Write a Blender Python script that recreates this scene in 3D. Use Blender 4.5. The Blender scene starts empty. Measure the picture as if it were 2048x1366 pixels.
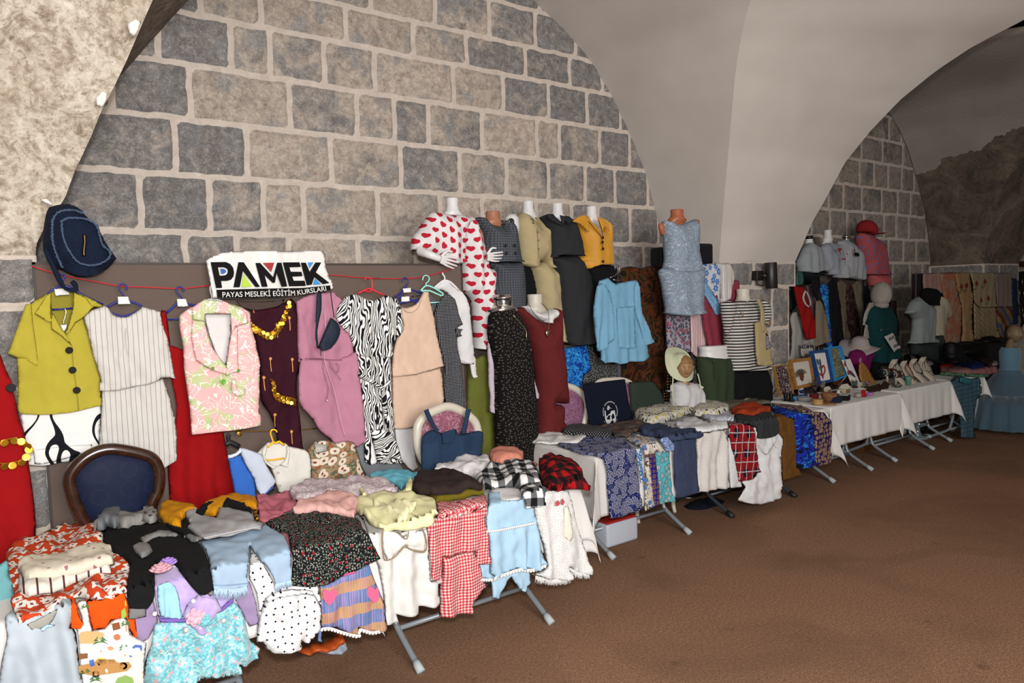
import bpy, bmesh, math, random
import numpy as np
from mathutils import Vector, Matrix, noise
from mathutils.geometry import delaunay_2d_cdt
random.seed(7)
PI = math.pi
S = bpy.context.scene
C = S.collection
# ------------------------------------------------------------ camera
FPX, CXP, CYP, CAMH = 1420.0, 1024.0, 683.0, 1.8
_dy = FPX * FPX / (147 - 1986 * .03)
EX = Vector((1986, -147, FPX)).normalized()            # world X in (right, down, forward)
EZ = -Vector((.03 * _dy, _dy, FPX)).normalized()
EY = EZ.cross(EX)
if EY.z < 0: EY = -EY
cam_d = bpy.data.cameras.new('camera'); cam = bpy.data.objects.new('camera', cam_d); C.objects.link(cam)
cam_d.sensor_width = 36; cam_d.lens = 36 * FPX / 2048; cam_d.clip_start = .05
R3 = Matrix(((EX.x, -EX.y, -EX.z), (EY.x, -EY.y, -EY.z), (EZ.x, -EZ.y, -EZ.z)))   # columns: right, up, back
cam.matrix_world = Matrix.Translation((0, 0, CAMH)) @ R3.to_4x4()
S.camera = cam
# ------------------------------------------------------------ exposure, air light, flash
vs = S.view_settings
vs.view_transform = 'Standard'; vs.look = 'None'; vs.gamma = 1; vs.use_curve_mapping = False
vs.exposure = -0.22
W = bpy.data.worlds.new('hall_air'); S.world = W; W.use_nodes = True
W.node_tree.nodes['Background'].inputs[0].default_value = (1.0, .96, .9, 1)
W.node_tree.nodes['Background'].inputs[1].default_value = .22
def light(name, kind, loc, energy, size, col=(1, 1, 1)):
    d = bpy.data.lights.new(name, kind); d.energy = energy; d.color = col
    if kind == 'AREA': d.size = size
    else: d.shadow_soft_size = size
    o = bpy.data.objects.new(name, d); C.objects.link(o); o.location = loc; return o
flash = light('camera_flash', 'POINT', (-.03, -.02, CAMH + .2), 480, .05, (1, .985, .97))
S.cycles.max_bounces = 6; S.cycles.diffuse_bounces = 3; S.cycles.glossy_bounces = 2
S.cycles.transmission_bounces = 4; S.cycles.transparent_max_bounces = 12
S.cycles.use_denoising = True
try: S.cycles.denoiser = 'OPENIMAGEDENOISE'
except Exception: pass
# ------------------------------------------------------------ photo pixel -> point in the hall
def ray(p):
    r = Vector((p[0] - CXP, p[1] - CYP, FPX)); return Vector((r.dot(EX), r.dot(EY), r.dot(EZ)))
O = Vector((0, 0, CAMH))
def Py(p, y): r = ray(p); return O + r * (y / r.y)
def Pz(p, z): r = ray(p); return O + r * ((z - CAMH) / r.z)
def Px(p, x): r = ray(p); return O + r * (x / r.x)
FR = dict(Z1=(0, 380, .30747), Z2=(340, 480, .30747), Z3=(640, 480, .30747), Z4=(800, 370, .30747), Z5=(1000, 560, .30747),
          Z6=(1180, 400, .30747), Z7=(1540, 420, .19034), Z8=(1540, 640, .19034), Y1=(0, 780, .30747), Y2=(0, 1000, .26794),
          Y3=(280, 1000, .26794), Y4=(560, 900, .30747), Y5=(860, 880, .27818), Y6=(1060, 780, .26354), Y7=(1360, 740, .2489),
          Y8=(1780, 520, .19619), X4=(1560, 680, .23828), X5=(1720, 560, .1757), X6=(400, 1060, .43945), X7=(1180, 900, .26367),
          X8=(420, 860, .17578), W1=(400, 490, .13672), W2=(1540, 660, .12443), W3=(1700, 640, .12443), W4=(1880, 480, .16107),
          W5=(1880, 640, .19026), W6=(1190, 790, .05857), W7=(1420, 500, .14641), W8=(0, 620, .3217), A1=(0, 0, .39526),
          A2=(700, 0, .39526), A3=(1350, 0, .40986), P=(0, 0, 1))
def px(s):
    """'Z1 10,20 30,40 ...' : points read off an enlarged crop -> photo pixels"""
    out = []; fr = FR['P']
    for w in s.split():
        if w in FR: fr = FR[w]; continue
        a, b = w.split(','); out.append((fr[0] + float(a) * fr[2], fr[1] + float(b) * fr[2]))
    return out
def p1(s): return px(s)[0]
# ------------------------------------------------------------ node expressions
def lin(c):
    c /= 255.0
    return c / 12.92 if c <= .04045 else ((c + .055) / 1.055) ** 2.4
def col(h):
    h = h.lstrip('#'); return (lin(int(h[0:2], 16)), lin(int(h[2:4], 16)), lin(int(h[4:6], 16)), 1)
class Ex:
    nt = None
    def __init__(s, v): s.v = v
    @staticmethod
    def m(op, *a):
        n = Ex.nt.nodes.new('ShaderNodeMath'); n.operation = op
        for i, x in enumerate(a):
            x = x.v if isinstance(x, Ex) else x
            if isinstance(x, (int, float)): n.inputs[i].default_value = x
            else: Ex.nt.links.new(x, n.inputs[i])
        return Ex(n.outputs[0])
    def __add__(s, o): return Ex.m('ADD', s, o)
    __radd__ = __add__
    def __sub__(s, o): return Ex.m('SUBTRACT', s, o)
    def __rsub__(s, o): return Ex.m('SUBTRACT', o, s)
    def __mul__(s, o): return Ex.m('MULTIPLY', s, o)
    __rmul__ = __mul__
    def __truediv__(s, o): return Ex.m('DIVIDE', s, o)
    def __lt__(s, o): return Ex.m('LESS_THAN', s, o)
    def __gt__(s, o): return Ex.m('GREATER_THAN', s, o)
    def __pow__(s, o): return Ex.m('POWER', s, o)
def fract(a): return Ex.m('FRACT', a)
def floor_(a): return Ex.m('FLOOR', a)
def absx(a): return Ex.m('ABSOLUTE', a)
def sqrt_(a): return Ex.m('SQRT', a)
def sinx(a): return Ex.m('SINE', a)
def atan2(a, b): return Ex.m('ARCTAN2', a, b)
def mn(a, b): return Ex.m('MINIMUM', a, b)
def mx(a, b): return Ex.m('MAXIMUM', a, b)
def sock(x): return x.v if isinstance(x, Ex) else x
def setin(inp, x):
    x = sock(x)
    if isinstance(x, bpy.types.NodeSocket): Ex.nt.links.new(x, inp)
    else: inp.default_value = x
def mixc(f, a, b):
    n = Ex.nt.nodes.new('ShaderNodeMix'); n.data_type = 'RGBA'
    setin(n.inputs[0], f)
    for i, x in ((6, a), (7, b)):
        if isinstance(x, str): x = col(x)
        setin(n.inputs[i], x)
    return n.outputs[2]
def UV():
    n = Ex.nt.nodes.new('ShaderNodeUVMap'); s = Ex.nt.nodes.new('ShaderNodeSeparateXYZ')
    Ex.nt.links.new(n.outputs[0], s.inputs[0]); return Ex(s.outputs[0]), Ex(s.outputs[1])
def OBJ():
    n = Ex.nt.nodes.new('ShaderNodeTexCoord'); s = Ex.nt.nodes.new('ShaderNodeSeparateXYZ')
    Ex.nt.links.new(n.outputs['Object'], s.inputs[0]); return Ex(s.outputs[0]), Ex(s.outputs[1]), Ex(s.outputs[2])
def vec(a, b, c=0.0):
    n = Ex.nt.nodes.new('ShaderNodeCombineXYZ'); setin(n.inputs[0], a); setin(n.inputs[1], b); setin(n.inputs[2], c); return n.outputs[0]
def nz(v, scale, detail=2, rough=.5, dist=0.0):
    n = Ex.nt.nodes.new('ShaderNodeTexNoise'); Ex.nt.links.new(v, n.inputs['Vector'])
    n.inputs['Scale'].default_value = scale; n.inputs['Detail'].default_value = detail
    n.inputs['Roughness'].default_value = rough; n.inputs['Distortion'].default_value = dist
    return Ex(n.outputs[0])
def vor(v, scale, rand=1.0, feature='F1'):
    n = Ex.nt.nodes.new('ShaderNodeTexVoronoi'); n.voronoi_dimensions = '2D'; n.feature = feature
    Ex.nt.links.new(v, n.inputs['Vector']); n.inputs['Scale'].default_value = scale; n.inputs['Randomness'].default_value = rand
    return n
def voro(v, scale, rand=1.0):
    """distance, local x, local y (in cell units), random colour channels"""
    n = vor(v, scale, rand); s = Ex.nt.nodes.new('ShaderNodeSeparateXYZ'); Ex.nt.links.new(n.outputs['Position'], s.inputs[0])
    c = Ex.nt.nodes.new('ShaderNodeSeparateColor'); Ex.nt.links.new(n.outputs['Color'], c.inputs[0])
    q = Ex.nt.nodes.new('ShaderNodeSeparateXYZ'); Ex.nt.links.new(v, q.inputs[0])
    # Position output is in input space
    dx = (Ex(q.outputs[0]) - Ex(s.outputs[0])) * scale; dy = (Ex(q.outputs[1]) - Ex(s.outputs[1])) * scale
    return Ex(n.outputs['Distance']), dx, dy, Ex(c.outputs[0]), Ex(c.outputs[1])
def ramp(f, stops, interp='LINEAR'):
    n = Ex.nt.nodes.new('ShaderNodeValToRGB'); setin(n.inputs[0], f); n.color_ramp.interpolation = interp
    el = n.color_ramp.elements
    while len(el) < len(stops): el.new(.5)
    for e, (p, c) in zip(el, stops): e.position = p; e.color = col(c) if isinstance(c, str) else c
    return n.outputs[0]
MATS = {}
def mat(name, fn, rough=.85, metal=0.0, bump=0.0, bscale=300.0, alpha=None, sheen=0.0, spec=.3, coat=0.0, emit=None):
    if name in MATS: return MATS[name]
    m = bpy.data.materials.new(name); m.use_nodes = True; nt = m.node_tree; Ex.nt = nt
    b = nt.nodes['Principled BSDF']
    c = fn() if callable(fn) else (col(fn) if isinstance(fn, str) else fn)
    setin(b.inputs['Base Color'], c)
    b.inputs['Roughness'].default_value = rough; b.inputs['Metallic'].default_value = metal
    b.inputs['Specular IOR Level'].default_value = spec
    b.inputs['Coat Weight'].default_value = coat
    if sheen: b.inputs['Sheen Weight'].default_value = sheen
    if alpha is not None: setin(b.inputs['Alpha'], alpha() if callable(alpha) else alpha)
    if emit: b.inputs['Emission Color'].default_value = col(emit[0]); b.inputs['Emission Strength'].default_value = emit[1]
    if bump:
        t = nt.nodes.new('ShaderNodeTexCoord'); n = nt.nodes.new('ShaderNodeTexNoise'); n.inputs['Scale'].default_value = bscale
        n.inputs['Detail'].default_value = 3; nt.links.new(t.outputs['Object'], n.inputs['Vector'])
        k = nt.nodes.new('ShaderNodeBump'); k.inputs['Strength'].default_value = bump; k.inputs['Distance'].default_value = .004
        nt.links.new(n.outputs[0], k.inputs['Height']); nt.links.new(k.outputs[0], b.inputs['Normal'])
    MATS[name] = m; return m
def plain(h, v=.10, sc=9.0):
    """a plain colour with slight uneven dye / weave"""
    def f():
        x, y, z = OBJ(); n = nz(vec(x, y, z), sc, 3); c = col(h)
        lo = tuple(k * (1 - v) for k in c[:3]) + (1,); hi = tuple(min(1, k * (1 + v)) for k in c[:3]) + (1,)
        return mixc(n, lo, hi)
    return f
def fab(h, rough=.9, v=.10, name=None, sheen=0.0):
    return mat(name or 'fabric_' + h.lstrip('#'), plain(h, v), rough, bump=.25, bscale=420, sheen=sheen, spec=.15)
def met(h, rough=.3, name=None): return mat(name or 'metal_' + h.lstrip('#'), h, rough, metal=1.0, spec=.5)
def pla(h, rough=.35, name=None): return mat(name or 'plastic_' + h.lstrip('#'), h, rough, spec=.3)
# ------------------------------------------------------------ objects
def tag(o, label=None, cat=None, group=None, kind=None):
    if label: o['label'] = label
    if cat: o['category'] = cat
    if group: o['group'] = group
    if kind: o['kind'] = kind
    return o
def link(name, me, m=None, parent=None, smooth=True):
    o = bpy.data.objects.new(name, me); C.objects.link(o)
    if m is not None and not me.materials:
        for k in (m if isinstance(m, (list, tuple)) else [m]): me.materials.append(k)
    if smooth and len(me.polygons): me.polygons.foreach_set('use_smooth', [True] * len(me.polygons))
    if parent is not None:
        o.parent = parent; o.matrix_parent_inverse = Matrix.Translation(-Vector(parent.location))
    return o
def thing(name, loc, label, cat, group=None):
    o = bpy.data.objects.new(name, None); C.objects.link(o); o.location = loc; o.empty_display_size = .1
    return tag(o, label, cat, group)
def from_bm(name, bm, m=None, parent=None, smooth=True):
    me = bpy.data.meshes.new(name); bm.normal_update(); bm.to_mesh(me); bm.free(); return link(name, me, m, parent, smooth)
def split_sharp(o, deg=35):
    md = o.modifiers.new('edges', 'EDGE_SPLIT'); md.split_angle = math.radians(deg); return o
def box(bm, a, b, mi=0, M=None, bev=0.0):
    c = [(a[i] + b[i]) / 2 for i in range(3)]; s = [abs(b[i] - a[i]) for i in range(3)]
    r = bmesh.ops.create_cube(bm, size=1, matrix=(M or Matrix()) @ Matrix.Translation(c) @ Matrix.Diagonal((*s, 1)))
    if bev:
        es = list({e for v in r['verts'] for e in v.link_edges})
        q = bmesh.ops.bevel(bm, geom=es, offset=bev, segments=2, affect='EDGES', profile=.6)
        fs = {f for v in r['verts'] if v.is_valid for f in v.link_faces} | set(q['faces'])
    else: fs = {f for v in r['verts'] for f in v.link_faces}
    for f in fs: f.material_index = mi
def tube(bm, pts, r, n=10, mi=0, cap=True, closed=False):
    pts = [Vector(p) for p in pts]; k = len(pts)
    rs = r if isinstance(r, (list, tuple)) else [r] * k
    rings = []; ref = None
    for i, p in enumerate(pts):
        if closed: d = (pts[(i + 1) % k] - pts[i - 1])
        else: d = (pts[min(i + 1, k - 1)] - pts[max(i - 1, 0)])
        d.normalize()
        if ref is None:
            ref = d.orthogonal().normalized()
        ref = (ref - d * ref.dot(d))
        ref = ref.normalized() if ref.length > 1e-6 else d.orthogonal().normalized()
        q = d.cross(ref)
        rings.append([bm.verts.new(p + (ref * math.cos(a) + q * math.sin(a)) * rs[i]) for a in (2 * PI * j / n for j in range(n))])
    for i in range(k if closed else k - 1):
        A, B = rings[i], rings[(i + 1) % k]
        for j in range(n):
            f = bm.faces.new((A[j], A[(j + 1) % n], B[(j + 1) % n], B[j])); f.material_index = mi
    if cap and not closed:
        f = bm.faces.new(rings[0][::-1]); f.material_index = mi; f = bm.faces.new(rings[-1]); f.material_index = mi
def lathe(bm, prof, c, n=24, mi=0, M=None, sx=1, sy=1, capt=True, capb=True):
    """prof: (radius, z) pairs upward"""
    M = M or Matrix(); c = Vector(c); rings = []
    for r, z in prof:
        rings.append([bm.verts.new(c + M.to_3x3() @ Vector((r * sx * math.cos(2 * PI * j / n), r * sy * math.sin(2 * PI * j / n), z))) for j in range(n)])
    for A, B in zip(rings, rings[1:]):
        for j in range(n):
            f = bm.faces.new((A[j], A[(j + 1) % n], B[(j + 1) % n], B[j])); f.material_index = mi
    if capb: bm.faces.new(rings[0][::-1]).material_index = mi
    if capt: bm.faces.new(rings[-1]).material_index = mi
def smoothpts(pts, n=3, closed=False):
    """Catmull-Rom through points (tuples of any dimension)"""
    P_ = [Vector(p) for p in pts]; k = len(P_); out = []
    for i in range(k if closed else k - 1):
        a = P_[i - 1] if (closed or i > 0) else P_[i]; b = P_[i]; c = P_[(i + 1) % k]
        d = P_[(i + 2) % k] if (closed or i + 2 < k) else c
        for j in range(n):
            t = j / n
            out.append(.5 * ((2 * b) + (c - a) * t + (2 * a - 5 * b + 4 * c - d) * t * t + (3 * b - a - 3 * c + d) * t ** 3))
    if not closed: out.append(P_[-1])
    return out
def mesh_obj(name, V, Fc, m, parent=None, smooth=True, uv=None, mis=None):
    me = bpy.data.meshes.new(name); me.from_pydata([tuple(v) for v in V], [], Fc); me.update()
    if uv is not None:
        l = me.uv_layers.new(name='UVMap'); idx = np.empty(len(me.loops), dtype=np.int32); me.loops.foreach_get('vertex_index', idx)
        l.data.foreach_set('uv', np.asarray(uv, dtype=np.float32)[idx].ravel())
    if mis is not None: 
        for k in (m if isinstance(m, (list, tuple)) else [m]): me.materials.append(k)
        me.polygons.foreach_set('material_index', mis)
    return link(name, me, m, parent, smooth)
def solidify(o, t, off=0.0):
    md = o.modifiers.new('thickness', 'SOLIDIFY'); md.thickness = t; md.offset = off; return o
hall = light('added_fill_light', 'AREA', (.5, -3.2, 2.7), 560, 2.6, (1, .98, .95))  # unseen soft fill added behind the camera to even out the flash falloff
hall.rotation_euler = (Vector((3.8, 4.5, 2.2)) - Vector((.5, -3.2, 2.7))).to_track_quat('-Z', 'Y').to_euler()
# ============================================================ THE HALL
WALLY, PIERY = 5.15, 4.41
ZI = 2.09                                     # impost height
def interp(tab, z):
    if z <= tab[0][0]: return tab[0][1]
    for (a, x), (b, y) in zip(tab, tab[1:]):
        if z <= b: return x + (y - x) * (z - a) / (b - a)
    return tab[-1][1]
def stone_mat(name, dark=1.0):
    def f():
        x, y, z = OBJ(); v = vec(x, y, z)
        a = Ex.nt.nodes.new('ShaderNodeAttribute'); a.attribute_name = 'tint'
        s = Ex.nt.nodes.new('ShaderNodeSeparateColor'); Ex.nt.links.new(a.outputs['Color'], s.inputs[0])
        warm, lum, mort = Ex(s.outputs[0]), Ex(s.outputs[1]), Ex(s.outputs[2])
        n1 = nz(v, 3.2, 6, .62, .8); n2 = nz(v, 14, 6, .7, .4); n3 = nz(v, 60, 4, .7); n4 = nz(v, 6.0, 5, .6, 2.5)
        grey = ramp(n2, [(.25, '545353'), (.5, '777473'), (.7, '9c9792')])
        tan = ramp(n2 * .6 + n4 * .4, [(.3, '7b7067'), (.45, '9c9085'), (.56, 'b2a69a'), (.72, 'c6b9a8')])
        red = ramp(n4, [(.3, '866c60'), (.6, 'ab8572'), (.8, 'c2b19e')])
        base = mixc(mn(mx((n1 - .47) * 6 + (warm - .36) * 3.2, 0), 1), grey, tan)
        base = mixc(mn(mx((n4 - .6) * 6, 0), 1) * warm * .7, base, red)
        base = mixc(mn(mx((nz(v, 8.5, 5, .7, 1.5) - .55) * 7, 0), 1) * warm * .5, base, '7d5a4c')
        blue = mixc(mn(mx((nz(v, 5.0, 4, .6) - .56) * 8, 0), .6), base, '7d7f82')
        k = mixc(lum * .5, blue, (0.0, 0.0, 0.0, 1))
        sp = mixc((n3 > .63) * .35, k, '3f3a36')
        mo = ramp(n2, [(.3, 'b0a499'), (.6, 'c2b6ab'), (.8, 'cec3b8')])
        fine = nz(v, 95, 4, .75); mott = nz(v, 24, 5, .72, 1.2)
        sp = mixc(mn(mx((.47 - fine) * 5, 0), 1) * .55, sp, '4a4541'); sp = mixc(mn(mx((fine - .54) * 5, 0), 1) * .45, sp, 'd2c7b8')
        sp = mixc(mn(mx((.45 - mott) * 7, 0), 1) * .5, sp, '57504b'); sp = mixc(mn(mx((mott - .56) * 7, 0), 1) * .35, sp, 'cbbcab')
        return mixc(mort, sp, mo)
    return mat(name, f, .88, bump=.8, bscale=38, spec=.2)
STONE = stone_mat('rough_cut_stone')
def stones(V, Fc, T, rows, O0, U, Wv, N):
    """rows: (z0, z1, [joint positions]) in the plane origin O0, axis U, normal N; each stone a slightly raised pillow with ragged edge"""
    gap = .0085
    for z0, z1, js in rows:
        for a, b in zip(js, js[1:]):
            if b - a < .03: continue
            warm = random.random(); lum = random.random() * .25
            cx_ = (a + b) / 2; wz = (z0 + z1) / 2
            if tintfn: warm, lum = tintfn(cx_, wz, warm, lum)
            nx = max(4, int((b - a) / .035)); ny = max(4, int((z1 - z0) / .035)); base = len(V)
            for j in range(ny + 1):
                for i in range(nx + 1):
                    s, t = i / nx, j / ny
                    x = a + gap + (b - a - 2 * gap) * s; z = z0 + gap + (z1 - z0 - 2 * gap) * t
                    q = noise.noise_vector(Vector((x * 9, z * 9, 3.3))) * .011
                    q2 = noise.noise_vector(Vector((x * 28, z * 28, 8.3))) * .005
                    x += q.x + q2.x; z += q.y + q2.y
                    e = min(s, 1 - s) * (b - a); g = min(t, 1 - t) * (z1 - z0)
                    edge = min(e, g); h = -.004 if edge < 1e-6 else .006 * min(1, edge / .03) + noise.noise(Vector((x * 11, z * 11, 0))) * .004 + .002
                    V.append(O0 + U * x + Wv * z + N * h); T.append((warm, lum, 0, 1))
            for j in range(ny):
                for i in range(nx):
                    p = base + j * (nx + 1) + i; Fc.append((p, p + 1, p + nx + 2, p + nx + 1))
tintfn = None
def stone_obj(name, rows, O0, U, N, x0, x1, z0, z1, back=.35, label=None):
    V, Fc, T = [], [], []; Wv = Vector((0, 0, 1))
    for (x, z) in ((x0, z0), (x1, z0), (x1, z1), (x0, z1)): V.append(O0 + U * x + Wv * z); T.append((.5, .5, 1, 1))
    for (x, z) in ((x0, z0), (x1, z0), (x1, z1), (x0, z1)): V.append(O0 + U * x + Wv * z - N * back); T.append((.5, .5, 1, 1))
    Fc += [(0, 1, 2, 3), (7, 6, 5, 4), (0, 4, 5, 1), (1, 5, 6, 2), (2, 6, 7, 3), (3, 7, 4, 0)]
    stones(V, Fc, T, rows, O0, U, Wv, N)
    o = mesh_obj(name, V, Fc, STONE, smooth=False)
    ca = o.data.color_attributes.new('tint', 'FLOAT_COLOR', 'POINT')
    ca.data.foreach_set('color', np.array(T, dtype=np.float32).ravel())
    tag(o, kind='structure'); return o
def rand_js(a, b, lo=.3, hi=.62):
    js = [a]
    while js[-1] < b: js.append(js[-1] + random.uniform(lo, hi))
    return js
def xs(l, z): return [Py((u, 0), WALLY).x if False else None for u in l]
LV = [-.3, .08, .45, .82, 1.19, 1.56, 1.93, 2.30, 2.68, 3.05, 3.41, 3.75, 4.03, 4.36, 4.7, 5.0]
VJ = {12: [(741, 0), (870, 20), (978, 35), (1070, 65)], 11: [(400, -10), (522, 25), (692, 50), (826, 75), (933, 97), (1050, 120), (1139, 143)],
      10: [(462, 100), (540, 110), (648, 122), (749, 137), (907, 168), (1006, 185), (1097, 205), (1174, 218)],
      9: [(380, 184), (579, 212), (714, 228), (789, 240), (857, 250), (964, 262), (1074, 276), (1119, 284), (1199, 296)],
      8: [(350, 292), (494, 306), (662, 320), (802, 332), (919, 343), (1013, 352), (1097, 362), (1170, 370), (1230, 378)],
      7: [(280, 402), (419, 410), (528, 417), (607, 421), (755, 425), (880, 432), (965, 438), (1073, 446), (1143, 452), (1196, 452), (1260, 455)],
      6: [(370, 492), (474, 495), (577, 500), (716, 505), (832, 508), (935, 515), (1040, 515), (1140, 518), (1287, 508)]}
rows = []
for k in range(len(LV) - 1):
    if k in VJ:
        js = [Py(p, WALLY).x for p in VJ[k]]
        lo = js[0]
        while lo > -.8: lo -= random.uniform(.45, .7); js.insert(0, lo)
        hi = js[-1]
        while hi < 6.6: hi += random.uniform(.4, .55); js.append(hi)
    else: js = rand_js(-.9, 6.8)
    rows.append((LV[k], LV[k + 1], js))
def tintfn(x, z, w, l):
    d = min(x - .6, 5.3 - x - max(0, z - 3) * .6)
    w = .3 + .65 * w if d > .75 else .05 + .3 * w
    if z < 1.9: w *= .5
    return w, l + (.12 if d < .75 else 0)
X_, Y_ = Vector((1, 0, 0)), Vector((0, 1, 0))
stone_obj('wall_back', rows, Vector((0, WALLY, 0)), X_, -Y_, -1.2, 6.8, 0, 5.2)
# bay beyond the pier
rows = []
LV2 = [0, .4, .78, 1.12, 1.46, 1.8, 2.14, 2.48, 2.83, 3.18, 3.53, 3.86, 4.2, 4.5, 4.9]
for k in range(len(LV2) - 1): rows.append((LV2[k], LV2[k + 1], rand_js(6.6 + random.random() * .3, 13.2, .32, .62)))
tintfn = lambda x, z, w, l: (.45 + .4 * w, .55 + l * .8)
stone_obj('wall_back_far', rows, Vector((0, WALLY + .02, 0)), X_, -Y_, 6.75, 19, 0, 5.2)
# piers (protruding from the wall); the right one carries the wall lamp
XC = Px(p1('P 1440,525'), 5.63).x
PX0 = 5.63; PX1 = Py((1578, 650), PIERY).x; PX2 = Py((1590, 535), PIERY).x
def pier(name, xa, xb, xtop, zj, vj, w):
    global tintfn
    tintfn = lambda x, z, ww, l: (w * ww, l + .1)
    zt = ZI
    V, Fc, T = [], [], []
    def blk(x0, x1, y0, y1, z0, z1):
        b = len(V)
        for z in (z0, z1):
            for (x, y) in ((x0, y0), (x1, y0), (x1, y1), (x0, y1)): V.append(Vector((x, y, z))); T.append((.5, .5, 1, 1))
        Fc.extend([(b, b + 1, b + 5, b + 4), (b + 1, b + 2, b + 6, b + 5), (b + 2, b + 3, b + 7, b + 6), (b + 3, b, b + 4, b + 7), (b + 4, b + 5, b + 6, b + 7)])
    blk(xa, xb, PIERY, WALLY + .1, 0, zj); blk(xa, xtop, PIERY - .004, WALLY + .1, zj, zt)
    levels = [-.2, .3, .66, 1.0, zj - .43, zj]
    Wv = Vector((0, 0, 1))
    rws = [(levels[i], levels[i + 1], [xa] + vj[i % len(vj)] + [xb]) for i in range(len(levels) - 1)]
    stones(V, Fc, T, rws, Vector((0, PIERY, 0)), X_, Wv, -Y_)
    stones(V, Fc, T, [(zj, zt, [xa, (xa + xtop) / 2 - .1, xtop])], Vector((0, PIERY - .004, 0)), X_, Wv, -Y_)
    for xx, nn in ((xa, -X_), (xb, X_)):
        stones(V, Fc, T, [(levels[i], levels[i + 1], [PIERY, WALLY]) for i in range(len(levels) - 1)] , Vector((xx, 0, 0)), Y_, Wv, nn)
    stones(V, Fc, T, [(zj, zt, [PIERY, WALLY])], Vector((xa, 0, 0)), Y_, Wv, -X_); stones(V, Fc, T, [(zj, zt, [PIERY, WALLY])], Vector((xtop, 0, 0)), Y_, Wv, X_)
    o = mesh_obj(name, V, Fc, STONE, smooth=False)
    ca = o.data.color_attributes.new('tint', 'FLOAT_COLOR', 'POINT'); ca.data.foreach_set('color', np.array(T, dtype=np.float32).ravel())
    tag(o, kind='structure')
zj = Py((1500, 575), PIERY).z
xv = Py((1544, 620), PIERY).x
pier('wall_pier_right', PX0, PX1, PX2, zj, [[xv - .5, xv], [xv - .3, xv - .05]], .35)
pier('wall_pier_far', PX0 + 5.98, PX1 + 5.98, PX2 + 5.98, zj, [[12.2], [12.5]], .35)
pier('wall_pier_left', -1.6, .16, .16, zj, [[-.9, -.3], [-1.1, -.5]], .1)
# vault surfaces: ruled between wall arc, groin and transverse arch edge at equal heights
AR = [(2.05, 5.66)] + [(Py(p, WALLY).z, Py(p, WALLY).x) for p in [(1325, 490), (1310, 420), (1290, 345), (1260, 270), (1222, 190), (1180, 120), (1128, 60), (1065, 0)]] + [(4.75, 3.3)]
AL = [(2.05, .12), (2.67, .34), (3.05, .53), (3.41, .80), (3.62, .96), (3.84, 1.13), (4.2, 1.55), (4.6, 2.3), (4.75, 2.9)]
def solve(p, g):
    """point on the photo ray where g(point) changes sign"""
    r = ray(p).normalized(); t0 = 1.0; prev = g(O + r * t0); t = t0
    while t < 14:
        t += .02; v = g(O + r * t)
        if (v > 0) != (prev > 0): return O + r * (t - .01)
        prev = v
    return None
GR = [(ZI, Vector((5.63, PIERY, ZI)))]
for p in [(1443, 460), (1450, 380), (1458, 290), (1470, 150), (1482, 75), (1500, 0)]:
    q = solve(p, lambda w: w.x - interp(AR, w.z))
    if q and q.z > GR[-1][0] + .03: GR.append((q.z, q))
q = GR[-1][1]; q0 = GR[-2][1]
for dz, dy, dx in ((.3, -.55, -.5), (.5, -1.3, -1.25)): GR.append((q.z + dz, q + Vector((dx, dy, dz))))
YG = [(z, v.y) for z, v in GR]
print('groin', [(round(z, 2), [round(k, 2) for k in v]) for z, v in GR])
XE = PX2
CR = [(ZI, Vector((XE, PIERY, ZI)))]
for p in [(1605, 490), (1625, 443), (1650, 400), (1690, 325), (1740, 263), (1800, 200), (1870, 143), (1950, 90), (2048, 40)]:
    q = Px(p, XE)
    if q.z > CR[-1][0] + .02: CR.append((q.z, q))
q = CR[-1][1]
CR += [(q.z + .22, q + Vector((0, -.7, .22))), (q.z + .4, q + Vector((0, -1.9, .4)))]
print('arch', [(round(z, 2), round(v.y, 2)) for z, v in CR])
GL = []
for p in [(75, 480), (100, 440), (130, 400), (150, 345), (180, 280), (205, 220), (235, 160), (265, 95), (305, 0), (335, -80)]:
    q = solve(p, lambda w: w.y - interp(YG, w.z))
    if q and (not GL or q.z > GL[-1][0] + .02): GL.append((q.z, q))
GL.insert(0, (ZI, Vector((.16, PIERY, ZI))))
q = GL[-1][1]; GL += [(q.z + .5, q + Vector((.8, -1.0, .5)))]
print('groinL', [(round(z, 2), [round(k, 2) for k in v]) for z, v in GL])
def vi(tab, z):
    if z <= tab[0][0]: return tab[0][1].copy()
    for (a, x), (b, y) in zip(tab, tab[1:]):
        if z <= b: return x.lerp(y, (z - a) / (b - a))
    return tab[-1][1].copy()
def ruled(name, fa, fb, z0, z1, m, nz_=46, nx_=14, amp=.006, flip=False):
    V, Fc = [], []
    for j in range(nz_ + 1):
        z = z0 + (z1 - z0) * j / nz_; a, b = fa(z), fb(z)
        for i in range(nx_ + 1):
            p = a.lerp(b, i / nx_); q = noise.noise_vector(p * 1.7) * amp + noise.noise_vector(p * 6) * amp * .4
            if i in (0, nx_): q *= .3
            V.append(p + q)
    for j in range(nz_):
        for i in range(nx_):
            a = j * (nx_ + 1) + i; f = (a, a + 1, a + nx_ + 2, a + nx_ + 1); Fc.append(f[::-1] if flip else f)
    o = mesh_obj(name, V, Fc, m); tag(o, kind='structure'); return o
def plaster():
    x, y, z = OBJ(); v = vec(x, y, z)
    a = nz(v, .9, 3, .5); b = nz(v, 4, 5, .6)
    return mixc(mn(mx((b - .5) * 2, 0), 1) * .3, ramp(a, [(.3, 'b5ada6'), (.5, 'beb6af'), (.7, 'c5beb7')]), 'b0a699')
PLASTER = mat('smooth_lime_plaster', plaster, .9, bump=.25, bscale=14, spec=.15)
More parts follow.
